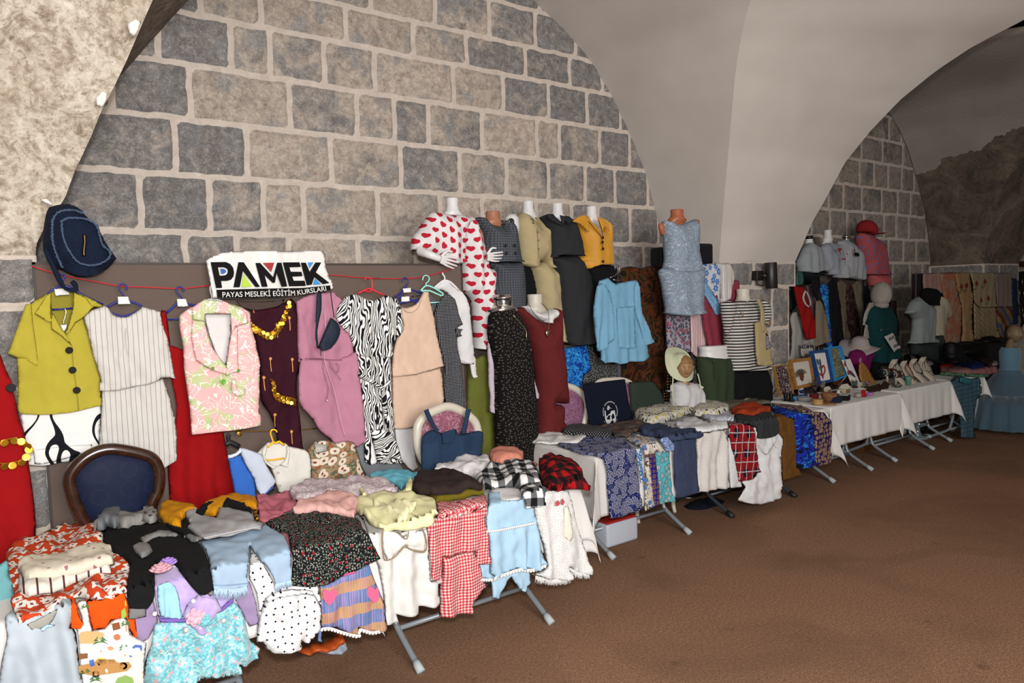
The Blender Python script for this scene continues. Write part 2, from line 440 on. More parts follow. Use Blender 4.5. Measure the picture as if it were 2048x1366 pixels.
def rough_pl():
    x, y, z = OBJ(); v = vec(x, y, z)
    a = nz(v, 6, 6, .7, 1.0); b = nz(v, 22, 6, .75, .6); c = nz(v, 1.6, 3, .5)
    k = ramp(a * .5 + b * .5, [(.36, '6b5d50'), (.45, '978a7a'), (.52, 'b8ae9f'), (.62, 'cfc8bb')])
    k = mixc(mn(mx((c - .5) * 5, 0), 1) * .4, k, '8c7a66')
    k = mixc(mn(mx((nz(v, 40, 4, .75) - .57) * 9, 0), 1) * .6, k, '5d5042')
    return k
ROUGHP = mat('rough_stained_plaster', rough_pl, .9, bump=1.0, bscale=26, spec=.15)
def rock():
    x, y, z = OBJ(); v = vec(x, y, z); a = nz(v, 2.5, 6, .7, 1.0); b = nz(v, 20, 6, .7)
    return mixc((b > .58) * .4, ramp(a, [(.3, '443d37'), (.5, '63584d'), (.7, '7c6f60')]), '2e2926')
ROCK = mat('bare_rubble_plaster', rock, .95, bump=1.0, bscale=30, spec=.1)
A_r = lambda z: Vector((interp(AR, z), WALLY, z)); A_l = lambda z: Vector((interp(AL, z), WALLY, z))
w = ruled('ceiling_web_wall_side', A_r, lambda z: vi(GR, z), ZI, 4.72, PLASTER)
w = ruled('ceiling_web_right', lambda z: vi(GR, z), lambda z: vi(CR, z), ZI, 4.3, PLASTER, nx_=10); 
w2 = ruled('ceiling_arch_edge_right', lambda z: vi(CR, z) + Vector((0, .0, 0)), lambda z: vi(CR, z) + Vector((.03, .035, .035)), ZI, 4.3, mat('shadow_toned_arch_edge', '4b4038', .9), nx_=2, amp=0)  # thin arch edge, with the flash shadow put into its dark colour
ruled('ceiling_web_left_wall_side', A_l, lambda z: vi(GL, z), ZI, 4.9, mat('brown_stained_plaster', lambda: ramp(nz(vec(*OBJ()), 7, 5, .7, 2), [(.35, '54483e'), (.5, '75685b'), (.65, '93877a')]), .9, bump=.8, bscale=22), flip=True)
ruled('ceiling_web_left', lambda z: vi(GL, z), lambda z: vi(GL, z) + Vector((-2.2, -.1, 0)) if False else Vector((-2.2, interp(YG, z) - .05, z)), ZI, 4.9, ROUGHP, nx_=40, amp=.02, flip=True)
class OnWeb:
    def __call__(s, p): w = solve(p, lambda w: w.y - interp(YG, w.z) + .06) or O; return w, Vector((0, -1, 0)), w.x, w.z
SH = Vector((5.98, 0, 0))
def rocktop(x, y, z):
    pass
def mixrock():
    x, y, z = OBJ(); v = vec(x, y, z); n = nz(v, 2.2, 5, .6); a = nz(v, 2.5, 6, .7, 1.0); b = nz(v, 20, 6, .7)
    ro = mixc((b > .58) * .4, ramp(a, [(.3, '443d37'), (.5, '63584d'), (.7, '7c6f60')]), '2a2320')
    pl = ramp(nz(v, .9, 3, .5), [(.3, '8b8278'), (.7, '9c958e')])
    return mixc((z + (n - .5) * .5 + (y - 4.4) * .25) > 3.62, ro, pl)
MIXR = mat('plaster_fallen_off_rubble', mixrock, .92, bump=.9, bscale=28, spec=.1)
ruled('ceiling_web_far_wall_side', lambda z: A_r(z) + SH, lambda z: vi(GR, z) + SH, ZI, 4.87, MIXR, amp=.03)
ruled('ceiling_web_far', lambda z: vi(GR, z) + SH, lambda z: vi(CR, z) + SH, ZI, 4.87, MIXR, nx_=10, amp=.02)
# far bay's near side of the transverse arch (faces away, closes the gap above)
ruled('ceiling_web_far_near', lambda z: vi(CR, z) + Vector((.03, .035, .035)), lambda z: Vector((XE + .08 + interp(AL, z) - .12, WALLY, z)), ZI, 4.87, PLASTER, nx_=12, flip=True)
V = [(-3, WALLY + .3, 4.86), (20, WALLY + .3, 4.86), (20, -6, 4.86), (-3, -6, 4.86)]
tag(solidify(mesh_obj('ceiling', V, [(0, 1, 2, 3)], PLASTER), .1, 1), kind='structure')
# floor
def carpet():
    x, y, z = OBJ(); v = vec(x, y, z)
    a = nz(v, 190, 3, .8); b = nz(v, 1.1, 4, .55, .6); c = nz(v, 70, 4, .7); d = nz(v, 4.5, 5, .7)
    k = ramp(a * .65 + c * .35, [(.32, '432e23'), (.44, '6d4f3e'), (.56, '8b6a53'), (.7, 'bd9f87')])
    k = mixc(mn(mx((b - .47) * 5, 0), 1) * .42, k, '5a4537')
    k = mixc(mn(mx((d - .64) * 12, 0), 1) * .55, k, '3b2a22')
    return mixc((nz(v, 33, 2, .5) > .745) * .6, k, '30231d')
def slab(name, x0, x1, y0, y1, z0, z1, m):
    bm = bmesh.new(); box(bm, (x0, y0, z0), (x1, y1, z1)); return tag(from_bm(name, bm, m, smooth=False), kind='structure')
slab('floor', -3, 20, -3, WALLY + .3, -.1, 0, mat('brown_loop_carpet', carpet, .97, bump=1.0, bscale=160, spec=.05))
slab('wall_end', 19.5, 19.7, -3, WALLY, 0, 4.9, STONE)
# ============================================================ CLOTH TOOLKIT
class Vert:                                     # an upright plane y = Y (optionally leaning: y grows with height by k around z0)
    def __init__(s, y, k=0.0, z0=1.0): s.y, s.k, s.z0 = y, k, z0; s.n = Vector((0, -1, s.k)).normalized()
    def __call__(s, p):
        r = ray(p); t = (s.y + s.k * (CAMH - s.z0)) / (r.y - s.k * r.z); w = O + r * t
        return w, s.n, w.x, w.z
class Lean:                                     # plane through the ground line (y0, z0), tilted back by deg from upright
    def __init__(s, y0, z0, deg):
        a = math.radians(deg); s.n = Vector((0, -math.cos(a), math.sin(a))); s.c = Vector((0, y0, z0)); s.t = Vector((0, math.sin(a), math.cos(a)))
    def __call__(s, p):
        r = ray(p); t = (s.c - O).dot(s.n) / r.dot(s.n); w = O + r * t
        return w, s.n, w.x, (w - s.c).dot(s.t)
class Tab:                                      # table surface: top at z, then down the front edge y = yf
    def __init__(s, yf, z=.735, xl=None, lift=0.0, slope=0.0): s.yf, s.z, s.xl, s.l, s.sl = yf, z, xl, lift, slope
    def at(s, lift): return Tab(s.yf, s.z, s.xl, s.l + lift, s.sl)
    def __call__(s, p):
        r = ray(p); zt = s.z + s.l
        if r.z < 0:
            w = O + r * ((zt - CAMH) / r.z)
            if w.y > s.yf - s.l:
                if s.xl is not None and w.x < s.xl - s.l:
                    w = O + r * ((s.xl - s.l) / r.x); return w, Vector((-1, 0, 0)), w.y, w.z - zt
                d = w.y - (s.yf - s.l); k = min(1, max(0, d / .035))
                return w, Vector((0, -(1 - k), .25 + k)).normalized(), w.x, d
        w = O + r * ((s.yf - s.l) / r.y); d = w.z - zt; k = min(1, max(0, -d / .035))
        return w, Vector((0, -(.25 + k), (1 - k))).normalized(), w.x, d
def area2(P_): return abs(sum(P_[i][0] * P_[(i + 1) % len(P_)][1] - P_[(i + 1) % len(P_)][0] * P_[i][1] for i in range(len(P_)))) / 2
def resample(pts, step):
    out = []
    for i in range(len(pts)):
        a, b = pts[i], pts[(i + 1) % len(pts)]; d = math.hypot(b[0] - a[0], b[1] - a[1]); n = max(1, int(round(d / step)))
        for j in range(n): out.append((a[0] + (b[0] - a[0]) * j / n, a[1] + (b[1] - a[1]) * j / n))
    return out
def inside(x, y, poly):
    c = np.zeros(x.shape, bool); j = len(poly) - 1
    for i in range(len(poly)):
        xi, yi = poly[i]; xj, yj = poly[j]
        if yi != yj: c ^= ((yi > y) != (yj > y)) & (x < (xj - xi) * (y - yi) / (yj - yi) + xi)
        j = i
    return c
def softpoly(o, n):
    k = len(o); out = []; cor = []
    for i in range(k):
        a, b, c = o[i - 1], o[i], o[(i + 1) % k]; t1 = math.atan2(b[1] - a[1], b[0] - a[0]); t2 = math.atan2(c[1] - b[1], c[0] - b[0])
        d = abs((t2 - t1 + PI) % (2 * PI) - PI); cor.append(d > math.radians(42))
    for i in range(k):
        b, c = Vector(o[i]), Vector(o[(i + 1) % k]); a = b if cor[i] else Vector(o[i - 1]); d = c if cor[(i + 1) % k] else Vector(o[(i + 2) % k])
        for j in range(n):
            t = j / n; out.append(.5 * ((2 * b) + (c - a) * t + (2 * a - 5 * b + 4 * c - d) * t * t + (3 * b - a - 3 * c + d) * t ** 3))
    return [(v.x, v.y) for v in out]
def cloth(name, outline, surf, m, thick=.03, back=.012, R=.05, fold=0.0, ff=9.0, wr=.004, sm=2, n=900, parent=None, lift=0.0,
          hem=1.0, bumps=(), uvrot=0.0, top0=None, label=None, cat=None, group=None, seed=0.0, puff=True):
    """A garment or a piece of it: closed, padded mesh inside a traced outline lying on surface `surf`; folds run down the cloth."""
    if isinstance(outline, str): outline = px(outline)
    if sm > 1: poly = softpoly(outline, sm)
    else: poly = list(outline)
    if .012 < thick <= .05 and puff: thick *= .5; back = min(back, thick); R = min(R, .035)
    fold *= 1.55; wr *= 1.3
    A = area2(poly); step = max(.8, math.sqrt(A / n)); B = resample(poly, step * 1.05)
    q = []
    for p in B:
        if not q or math.hypot(p[0] - q[-1][0], p[1] - q[-1][1]) > step * .25: q.append(p)
    if len(q) > 3 and math.hypot(q[0][0] - q[-1][0], q[0][1] - q[-1][1]) < step * .25: q.pop()
    B = q; nb = len(B); bx = np.array(B)
    x0, y0 = bx.min(0); x1, y1 = bx.max(0); pts = []
    gy, row = y0 + step * .5, 0
    GX, GY = [], []
    while gy < y1:
        gx = x0 + (step * .5 if row % 2 else 0)
        while gx < x1: GX.append(gx); GY.append(gy); gx += step
        gy += step * .87; row += 1
    GX = np.array(GX); GY = np.array(GY)
    k = inside(GX, GY, B); GX, GY = GX[k], GY[k]
    if len(GX):
        d2 = ((GX[:, None] - bx[None, :, 0]) ** 2 + (GY[:, None] - bx[None, :, 1]) ** 2).min(1)
        k = d2 > (step * .5) ** 2; GX, GY = GX[k], GY[k]
    allp = [Vector(p) for p in B] + [Vector((a, b)) for a, b in zip(GX, GY)]
    r = delaunay_2d_cdt(allp, [(i, (i + 1) % nb) for i in range(nb)], [], 1, 1e-5)
    P2 = [(v.x, v.y) for v in r[0]]; T = []
    for f in r[2]:
        a = P2[f[0]]; b = P2[f[1]]; c = P2[f[2]]
        if (b[0] - a[0]) * (c[1] - a[1]) - (b[1] - a[1]) * (c[0] - a[0]) > 0: T.append((f[0], f[2], f[1]))   # px y is down
        else: T.append(tuple(f))
    ed = {}
    for f in T:
        for i in range(3):
            e = (f[i], f[(i + 1) % 3]); ed[(min(e), max(e))] = ed.get((min(e), max(e)), 0) + 1
    fe = {(f[i], f[(i + 1) % 3]) for f in T for i in range(3)}
    bd = [e for e, c in ed.items() if c == 1]; bset = {i for e in bd for i in e}
    S3 = [surf(p) for p in P2]
    W3 = np.array([tuple(s[0]) for s in S3]); N3 = [s[1] for s in S3]
    bl = sorted(bset); bw = W3[bl]
    # distance to the nearest boundary edge sample
    D = np.empty(len(P2))
    for i in range(0, len(P2), 400):
        D[i:i + 400] = np.sqrt(((W3[i:i + 400, None, :] - bw[None]) ** 2).sum(2).min(1))
    vt_ = max(s[3] for s in S3); vb_ = min(s[3] for s in S3); hemset = set()
    if thick >= .006 and vt_ - vb_ > .08:
        for i in bl:
            if S3[i][3] < vb_ + .09 * (vt_ - vb_) and abs(N3[i][2]) < .45: hemset.add(i)
        if len(hemset) < 3 or len(hemset) > .6 * len(bl): hemset = set()
    if hemset:
        bw = W3[[i for i in bl if i not in hemset]]
        for i in range(0, len(P2), 400): D[i:i + 400] = np.sqrt(((W3[i:i + 400, None, :] - bw[None]) ** 2).sum(2).min(1))
    for i in bl:
        if i not in hemset: D[i] = 0
    mxd = D.max() if len(D) else 1; Rr = min(R, mxd * .95) or .01
    vtop = max(s[3] for s in S3); vbot = min(s[3] for s in S3); H = max(.05, vtop - vbot)
    front, backv, uvf = [], [], []
    cr, sr = math.cos(uvrot), math.sin(uvrot)
    bw3 = [(Vector(surf(b[0])[0]), b[1], b[2]) for b in bumps]
    for i, (w, nn, u, v) in enumerate(S3):
        d = min(1, D[i] / Rr); pf = math.sqrt(max(0, 1 - (1 - d) ** 2))
        g = (vtop - v) / H; amp = fold * (.25 + .75 * g ** hem)
        ph = noise.noise(Vector((u * 2.3 + seed, v * 1.3, seed))) * 2.6
        f = amp * (math.sin(2 * PI * ff * u + ph * 2) * .6 + math.sin(2 * PI * ff * .53 * u + 1.7 + ph * 3) * .5) * (.5 + .8 * abs(noise.noise(Vector((u * 3.1, v * 1.1, 5 + seed)))) * 2)
        f += wr * (noise.noise(Vector((u * 9, v * 7, 2.2 + seed))) * 1.3 + noise.noise(Vector((u * 26, v * 17, 7 + seed))) * .6 + abs(noise.noise(Vector((u * 14 + v * 9, v * 5 - u * 5, 1 + seed)))) * 1.0 - .35)
        bb = 0
        for c, rr, hh in bw3: bb += hh * math.exp(-((w - c).length / rr) ** 2)
        nn = Vector(nn)
        front.append(w + nn * (lift + thick * pf + f + bb * pf)); backv.append(w + nn * (lift - back * pf + f * .9))
        uvf.append((u * cr - v * sr, u * sr + v * cr))
    V = list(front); uv = list(uvf); bi = {}
    for i in range(len(P2)):
        if i in bset and i not in hemset: bi[i] = i
        else: bi[i] = len(V); V.append(backv[i]); uv.append(uvf[i])
    Fc = [tuple(f) for f in T] + [(bi[f[0]], bi[f[2]], bi[f[1]]) for f in T]
    for a, b in (bd if hemset else ()):
        if a in hemset or b in hemset:
            q = (a, b, bi[b], bi[a]) if (a, b) not in fe else (b, a, bi[a], bi[b])
            q = tuple(dict.fromkeys(q))
            if len(q) > 2: Fc.append(q)
    # orient: front faces look along the normal
    if T:
        f = T[len(T) // 2]; nn = (Vector(W3[f[1]]) - Vector(W3[f[0]])).cross(Vector(W3[f[2]]) - Vector(W3[f[0]]))
        if nn.dot(N3[f[0]]) < 0: Fc = [f[::-1] for f in Fc]
    o = mesh_obj(name, V, Fc, m, parent, True, uv)
    tag(o, label, cat, group); return o
def on(surf, p, lift=0.0):
    w, n_, u, v = surf(p); return Vector(w) + Vector(n_) * lift
def cord(name, pts, surf, r, m, parent=None, lift=.02, sm=3, n=6, closed=False):
    if isinstance(pts, str): pts = px(pts)
    P3 = [on(surf, p, lift) for p in pts]
    if sm > 1: P3 = smoothpts(P3, sm, closed)
    bm = bmesh.new(); tube(bm, P3, r, n, closed=closed); return from_bm(name, bm, m, parent)
def disc(name, p, surf, r, h, m, parent=None, lift=.03, n=14):
    if isinstance(p, str): p = p1(p)
    w, nn, u, v = surf(p); nn = Vector(nn); M = nn.to_track_quat('Z', 'Y').to_matrix().to_4x4()
    bm = bmesh.new(); lathe(bm, [(r * .85, 0), (r, h * .3), (r, h * .75), (r * .8, h), (r * .5, h * .8)], Vector(w) + nn * lift, n, M=M); return from_bm(name, bm, m, parent)
def base_of(surf, outline):
    q = px(outline) if isinstance(outline, str) else outline
    a = [on(surf, p) for p in q]; zmin = min(v.z for v in a); xm = sum(v.x for v in a) / len(a); ym = sum(v.y for v in a) / len(a)
    return Vector((xm, ym, zmin))
# ------------------------------------------------------------ patterns (all in metres on the cloth)
def dots(bg, fg, sc, r, rot=False, rnd=0.0):
    def f():
        u, v = UV(); d, dx, dy, a, b = voro(vec(u, v), sc, rnd); return mixc(d < r, bg, fg)
    return f
def stripes_v(a, b, freq, w, wob=0.0):
    def f():
        u, v = UV(); return mixc(fract(u * freq + (nz(vec(u, v), 6) * wob if wob else 0)) < w, a, b)
    return f
def stripes_h(a, b, freq, w):
    def f():
        u, v = UV(); x = v + nz(vec(u, v), 5) * .004; return mixc(fract(x * freq) < w, a, b)
    return f
def gingham(bg, fg, freq, mid=None):
    def f():
        u, v = UV(); a = fract(u * freq) < .5; b = fract(v * freq) < .5
        m_ = mid or fg; k = mixc((a + b) * .5, bg, fg) if mid is None else mixc(mx(a, b), bg, mid)
        return mixc(a * b, k, fg)
    return f
def zebra(sc=26, bg='dfdedb', fg='15141a', th=.0, st=.16):
    def f():
        u, v = UV(); n = nz(vec(u * 14, v * 6.0), 1.0, 1); n2 = nz(vec(u * 40, v * 12), 1.0, 1)
        s = sinx(u * 6.283 * sc + (n - .5) * 60 * .75 + (n2 - .5) * 14) ; return mixc(s > th, bg, fg)
    return f
def hearts(bg='e9e4e3', fg='c0203a', fx=13.0, fy=13.0):
    def f():
        u, v = UV(); r = floor_(v * fy); x = (fract(u * fx + fract(r * .5)) - .5) * 3.6; jj = sinx(r * 12.9 + floor_(u * fx + fract(r * .5)) * 7.7) * .6
        y = (fract(v * fy) - .5) * 3.6 + x * jj * .5; a = x * x + y * y - 1
        return mixc((a * a * a - x * x * y * y * y) < 0.0, bg, fg)
    return f
def flowers(bg, fg, ctr, sc, r0=.30, pet=5, fill=.8, leaf=None, rnd=.9, ring=None, second=None):
    def f():
        u, v = UV(); vv = vec(u, v)
        d, dx, dy, a, b = voro(vv, sc, rnd); th = atan2(dy, dx)
        rr = (sinx(th * pet + a * 6.28) * .22 + 1) * r0 * (b * .5 + .7)
        k = col(bg) if isinstance(bg, str) else bg
        if leaf:
            for i, lf in enumerate(leaf if isinstance(leaf, (list, tuple)) else [leaf]):
                n = nz(vec(u * 1.0 + i * 3.1, v * 1.0), sc * (1.5 + i * .6), 2, .5, 1.4); k = mixc((n > .56), k, lf)
        if second: k = mixc((d < rr) * (a > .5), k, second); k = mixc((d < rr) * (a < .5), k, fg)
        else: k = mixc(d < rr, k, fg)
        if ring: k = mixc((d < rr * .72) * (d > rr * .45), k, ring)
        return mixc(d < rr * .3, k, ctr)
    return f
def paisley(bg, fg, sc, w=.09, extra=None):
    """outlined curls and blossoms"""
    def f():
        u, v = UV(); vv = vec(u, v); d, dx, dy, a, b = voro(vv, sc, .85); th = atan2(dy, dx)
        rr = (sinx(th * 5 + a * 6.28) * .16 + 1) * .42
        L1 = absx(d - rr) < w * .55; L2 = absx(d - rr * .55) < w * .4; L3 = d < rr * .2
        n = nz(vv, sc * 2.2, 1, .5, 1.2); L4 = (absx(n - .5) < .009) * (d > rr)
        k = col(bg)
        if extra: k = mixc((d < rr * .5) , k, extra)
        return mixc(mx(mx(L1, L2), mx(L3, L4)), k, fg)
    return f
def swirls(bg, fg, sc, cut=.02, dist=2.0, third=None, det=1, base=.5):
    def f():
        u, v = UV(); n = nz(vec(u, v), sc, det, .5, dist); k = mixc(absx(n - base) < cut, bg, fg)
        if third: k = mixc(nz(vec(u + 5.0, v), sc * .8, 1, .5, dist) > .6, k, third)
        return k
    return f
def blobs(cols, sc, dist=1.5, stops=None, sx=1.0, sy=1.0, det=2):
    def f():
        u, v = UV(); n = nz(vec(u * sx, v * sy), sc, det, .5, dist); k = len(cols)
        st = stops or [.36 + .3 * i / k for i in range(k)]
        return ramp(n, [(0 if i == 0 else st[i], c) for i, c in enumerate(cols)], 'CONSTANT')
    return f
def pm(name, fn, **k):
    kk = dict(rough=.9, bump=.2, bscale=420, spec=.15); kk.update(k); return mat(name, fn, **kk)
# ============================================================ TABLES
ALU = met('8f959b', .38, 'grey_tubular_steel'); GREYP = pla('a9adb0', .5, 'grey_table_edge'); RUB = pla('9aa0a2', .6, 'grey_rubber_foot'); RUBK = pla('1d1f22', .5, 'black_rubber_foot')
def table(x0, x1, yf, yb, xl, xr, label, zt=.722, foot=RUB, dark=False):
    t = thing('folding_table', ((x0 + x1) / 2, (yf + yb) / 2, 0), label, 'table', None)
    bm = bmesh.new(); box(bm, (x0, yf, zt - .035), (x1, yb, zt), bev=.006); from_bm('tabletop', bm, GREYP, t, False)
    m = mat('dark_grey_steel_paint', '3d4248', .35, metal=.3, spec=.6) if dark else mat('grey_steel_paint', '858b90', .4, metal=.25, spec=.6)
    w = yb - yf
    for xx in (xl, xr):
        for s, yo in ((1, yf), (-1, yb)):
            bm = bmesh.new(); Z = [(xx, yo + s * .02, .014), (xx, yo + s * .14, .075), (xx, yo + s * .245, .135), (xx - .004, yo + s * .275, .19), (xx - .006, yo + s * .315, .4), (xx - .006, yo + s * .325, zt - .03)]
            tube(bm, smoothpts(Z, 4), .0155, 12); lg = from_bm('leg', bm, m, t)
            bm = bmesh.new(); d = (Vector(Z[1]) - Vector(Z[0])).normalized(); tube(bm, [Vector(Z[0]) - d * .012, Vector(Z[0]) + d * .03, Vector(Z[0]) + d * .055], [.021, .021, .018], 12); f = from_bm('foot_cap', bm, foot, t)
            f.parent = lg; f.matrix_parent_inverse = Matrix.Identity(4); lg_loc = None
            f.matrix_parent_inverse = lg.matrix_parent_inverse.inverted() if False else Matrix.Identity(4)
    for yo in (yf + .25, yb - .25):
        bm = bmesh.new(); tube(bm, [(xl, yo, .135), (xr, yo, .135)], .0135, 10); from_bm('crossbar', bm, m, t)
    return t
WHITECL = mat('white_tablecloth_linen', plain('c6c3c0', .04), .85, bump=.3, bscale=250, sheen=.05, spec=.15)
def tablecloth(x0, x1, yf, yb, z, Lf, Ll, Lr, Lb, label, m=WHITECL, fold=.006, seed=0, name='tablecloth', crease=.26, cy=.45):
    st = .022; V, Fc, uv = [], [], []
    na = max(8, int((x1 - x0 + Ll + Lr) / st)); nb = max(8, int((yb - yf + Lf + Lb) / st))
    for j in range(nb + 1):
        b = yf - Lf + (yb - yf + Lf + Lb) * j / nb
        for i in range(na + 1):
            a = x0 - Ll + (x1 - x0 + Ll + Lr) * i / na
            da = max(x0 - a, 0, a - x1); sa = -1 if a < x0 else 1; db = max(yf - b, 0, b - yb); sb = -1 if b < yf else 1
            xx = min(max(a, x0), x1); yy = min(max(b, yf), yb); r = math.hypot(da, db)
            if r == 0: V.append(Vector((xx, yy, z + .002 * noise.noise(Vector((a * 5, b * 5, seed)))))); uv.append((a, b)); continue
            ph = math.atan2(db, da); g = min(1, r / .05)
            out = .008 + .012 * min(1, r / .3); c2 = math.sin(2 * ph)
            cor = .42 * r * c2
            fx = fold * min(1, r / .25) * (math.sin(2 * PI * 3.1 * a + 3 * noise.noise(Vector((a * 2, r * 2, seed)))) + .5 * math.sin(2 * PI * 6.7 * a + seed))
            fy = fold * min(1, r / .25) * (math.sin(2 * PI * 3.7 * b + 3 * noise.noise(Vector((b * 2, r * 2, seed)))) + .5 * math.sin(2 * PI * 7.1 * b + seed))
            cw = .05 * r * math.sin(4 * ph + seed) * c2
            px_ = xx + sa * (out * math.cos(ph) + cor * .75 * math.cos(ph) ** .5 * 1 + cw + fy * (1 - math.sin(ph))) if da > 0 else xx
            py_ = yy + sb * (out * math.sin(ph) + cor * cy - cw * cy + fx * (1 - math.cos(ph))) if db > 0 else yy
            cr_ = .0016 if crease and abs((a / crease) % 1 - .5) < .06 else 0
            py_ -= cr_
            zz = z - r * (1 - .06 * c2) + (out if r < .02 else 0) * 0
            V.append(Vector((px_, py_, zz + .004 * (1 - g)))); uv.append((a, b))
    for j in range(nb):
        for i in range(na):
            q = j * (na + 1) + i; Fc.append((q, q + 1, q + na + 2, q + na + 1))
    o = mesh_obj(name, V, Fc, m, None, True, uv); solidify(o, .002)
    return tag(o, label, 'tablecloth')
ZT = .722; ZC = .728
T1F, T1B, T2F, T2B, T3F, T3B = 3.0, 3.7, 3.46, 4.14, 3.5, 4.12
table(-.2, 1.2, T1F, T1B, -.05, .76, 'folding table at the near left end under the orange flowered cloth')
table(1.24, 2.55, T1F - .02, T1B, 1.54, 2.35, 'folding table under the red gingham outfit and pale blue dress')
table(3.14, 4.4, T2F, T2B, 3.28, 4.06, 'folding table under the navy paisley dress, beside the white plastic box', foot=RUB)
table(4.44, 5.88, T2F + .04, T2B, 4.62, 5.48, 'folding table with black rubber feet under the long white pile of skirts', foot=RUBK, dark=True)
table(6.0, 7.28, T3F + .04, T3B, 6.16, 6.84, 'folding table carrying the framed pictures and trinkets')
table(7.34, 8.52, T3F + .06, T3B + .03, 7.36, 8.18, 'folding table carrying the necklace busts')
tablecloth(-.2, 1.21, T1F, T1B, ZC, .30, .3, .42, .2, 'white tablecloth on the near left table, its corner hanging below the striped skirt', seed=1, cy=.02)
tablecloth(1.23, 2.56, T1F - .02, T1B, ZC + .003, .30, .02, .38, .2, 'white tablecloth hanging in a point at the end of the pale blue dress table', seed=2.3, cy=.1)
tablecloth(3.13, 4.42, T2F, T2B, ZC, .40, .42, .05, .2, 'white tablecloth falling over the left end of the navy paisley dress table', seed=3.1)
tablecloth(4.43, 5.88, T2F + .02, T2B, ZC + .003, .40, .03, .42, .2, 'white tablecloth under the red tartan skirt and purple scarf', seed=4.4)
tablecloth(6.0, 7.28, T3F, T3B, ZC, .36, .3, .3, .2, 'white tablecloth with vertical ironed creases below the framed pictures', seed=5.2)
tablecloth(7.34, 8.50, T3F + .05, T3B + .03, ZC + .004, .36, .3, .34, .2, 'white tablecloth below the necklace busts, its corner folded into a triangle', seed=6.1)
# ============================================================ THE DISPLAY PANEL AND WHAT HANGS ON IT
def garment(name, label, cat, parts, group=None, surf=None):
    """parts: (part name, outline, material, surface, options)"""
    q = [p for p in parts]; bs = base_of(q[0][3], q[0][1])
    t = thing(name, bs, label, cat, group)
    for pn, ol, m, sf, kw in q:
        if pn == 'cord': cord(kw.pop('nm', 'drawstring'), ol, sf, kw.pop('r', .002), m, t, **kw)
        elif pn == 'disc':
            kw = dict(kw); nm = kw.pop('nm', 'button')
            for p in px(ol): disc(nm, p, sf, kw.get('r', .008), kw.get('h', .004), m, t, kw.get('lift', .03))
        else: cloth(pn, ol, sf, m, parent=t, **kw)
    return t
PY = 4.3
FELT = mat('brown_felt_board', plain('5f524b', .06), .95, bump=.3, bscale=500, spec=.1)
def panel(x0, x1, y, ztop, label):
    t = thing('display_board', ((x0 + x1) / 2, y + .02, 0), label, 'panel')
    bm = bmesh.new(); box(bm, (x0 + .012, y, .1), (x1 - .012, y + .035, ztop - .012)); from_bm('felt_board', bm, FELT, t, False)
    bm = bmesh.new(); e = .012
    for a, b in (((x0, y - .004, .08), (x0 + e, y + .04, ztop)), ((x1 - e, y - .004, .08), (x1, y + .04, ztop)), ((x0, y - .004, ztop - e), (x1, y + .04, ztop)), ((x0, y - .004, .08), (x1, y + .04, .1))): box(bm, a, b)
    from_bm('frame', bm, pla('3a302b', .6), t, False)
    for xx in (x0 + .1, x1 - .1):
        bm = bmesh.new(); box(bm, (xx - .02, y - .0, 0), (xx + .02, y + .06, .09)); from_bm('foot', bm, pla('3a302b', .6), t, False)
panel(Py((64.5, 530), PY).x, 2.66, PY, Py((500, 526), PY).z, 'long brown felt display panel behind the hanging clothes at left')
V2 = 4.62
panel(2.70, 5.45, V2, Py((1250, 545), V2).z, 'brown felt panel behind the headless dressed mannequins')
f42 = Vert(4.2); f20 = Vert(4.20)
RED = pla('c0202c', .5); NAVYP = pla('23287c', .4, 'blue_plastic_hanger'); WCARD = pla('d6d4d0', .7, 'white_paper_tag')
# red cord strung along the panel top
sfc = Vert(PY - .03)
o = cord('clothes_line', 'Z1 205,495 330,535 480,570 640,600 780,625 950,632 1150,642 1250,635 1366,620 Z2 240,300 Z2 700,235 1040,227 1200,243 1366,250 Z3 340,250 530,252 640,245 720,228 820,200 890,165', sfc, .003, RED, None, 0, 2)
tag(o, 'thin red cord strung along the top of the brown felt panel', 'cord')
o = cord('clothes_line', 'Z2 340,1238 430,1243 540,1243 700,1242 860,1233 960,1225', sfc, .003, met('a8792c', .4), None, 0, 2)
tag(o, 'thin gold cord strung low across the brown panel below the maroon dress', 'cord')
def hanger(label, hook, body, m, y=4.235, card=None, bar=None, r=.0045):
    sf = Vert(y); hk = px(hook); b0 = on(sf, hk[-1])
    t = thing('clothes_hanger', b0, label, 'hanger', None)
    cord('hook', hk, sf, r * .9, m, t, 0, 4, 8); cord('arms', body, sf, r * 1.25, m, t, 0, 2, 8)
    if bar: cord('trouser_bar', bar, sf, r, m, t, 0, 1, 8)
    if card: cloth('size_tag', card, Vert(y - .012), WCARD, thick=.001, back=.001, wr=.001, sm=1, n=60, parent=t)
    return t
hanger('blue plastic hanger holding the lime green blouse', 'Z1 390,545 420,555 412,580 400,600 400,650', 'Z1 670,745 550,690 470,640 400,622 340,650 300,690 200,740', NAVYP, 4.225, 'Z1 352,645 440,636 455,682 360,690', 'Z1 335,778 400,775 482,768')
hanger('blue hanger with white tag holding the striped linen top', 'Z1 820,648 826,628 800,610 776,620 778,650 795,672 805,692', 'Z1 690,765 740,738 770,725 840,722 920,755 895,790 800,822 700,790', NAVYP, 4.215, 'Z1 765,693 835,693 850,742 768,745')
hanger('blue hanger with white tag on the red dress left of the pink jacket', 'Z1 1192,662 1196,645 1170,630 1150,640 1155,670 1175,690 1188,708', 'Z1 1080,800 1130,760 1150,740 1225,742 1300,762 1420,810', NAVYP, 4.25, 'Z1 1150,708 1210,708 1228,758 1155,762', 'Z1 1085,843 1180,840 1300,838')
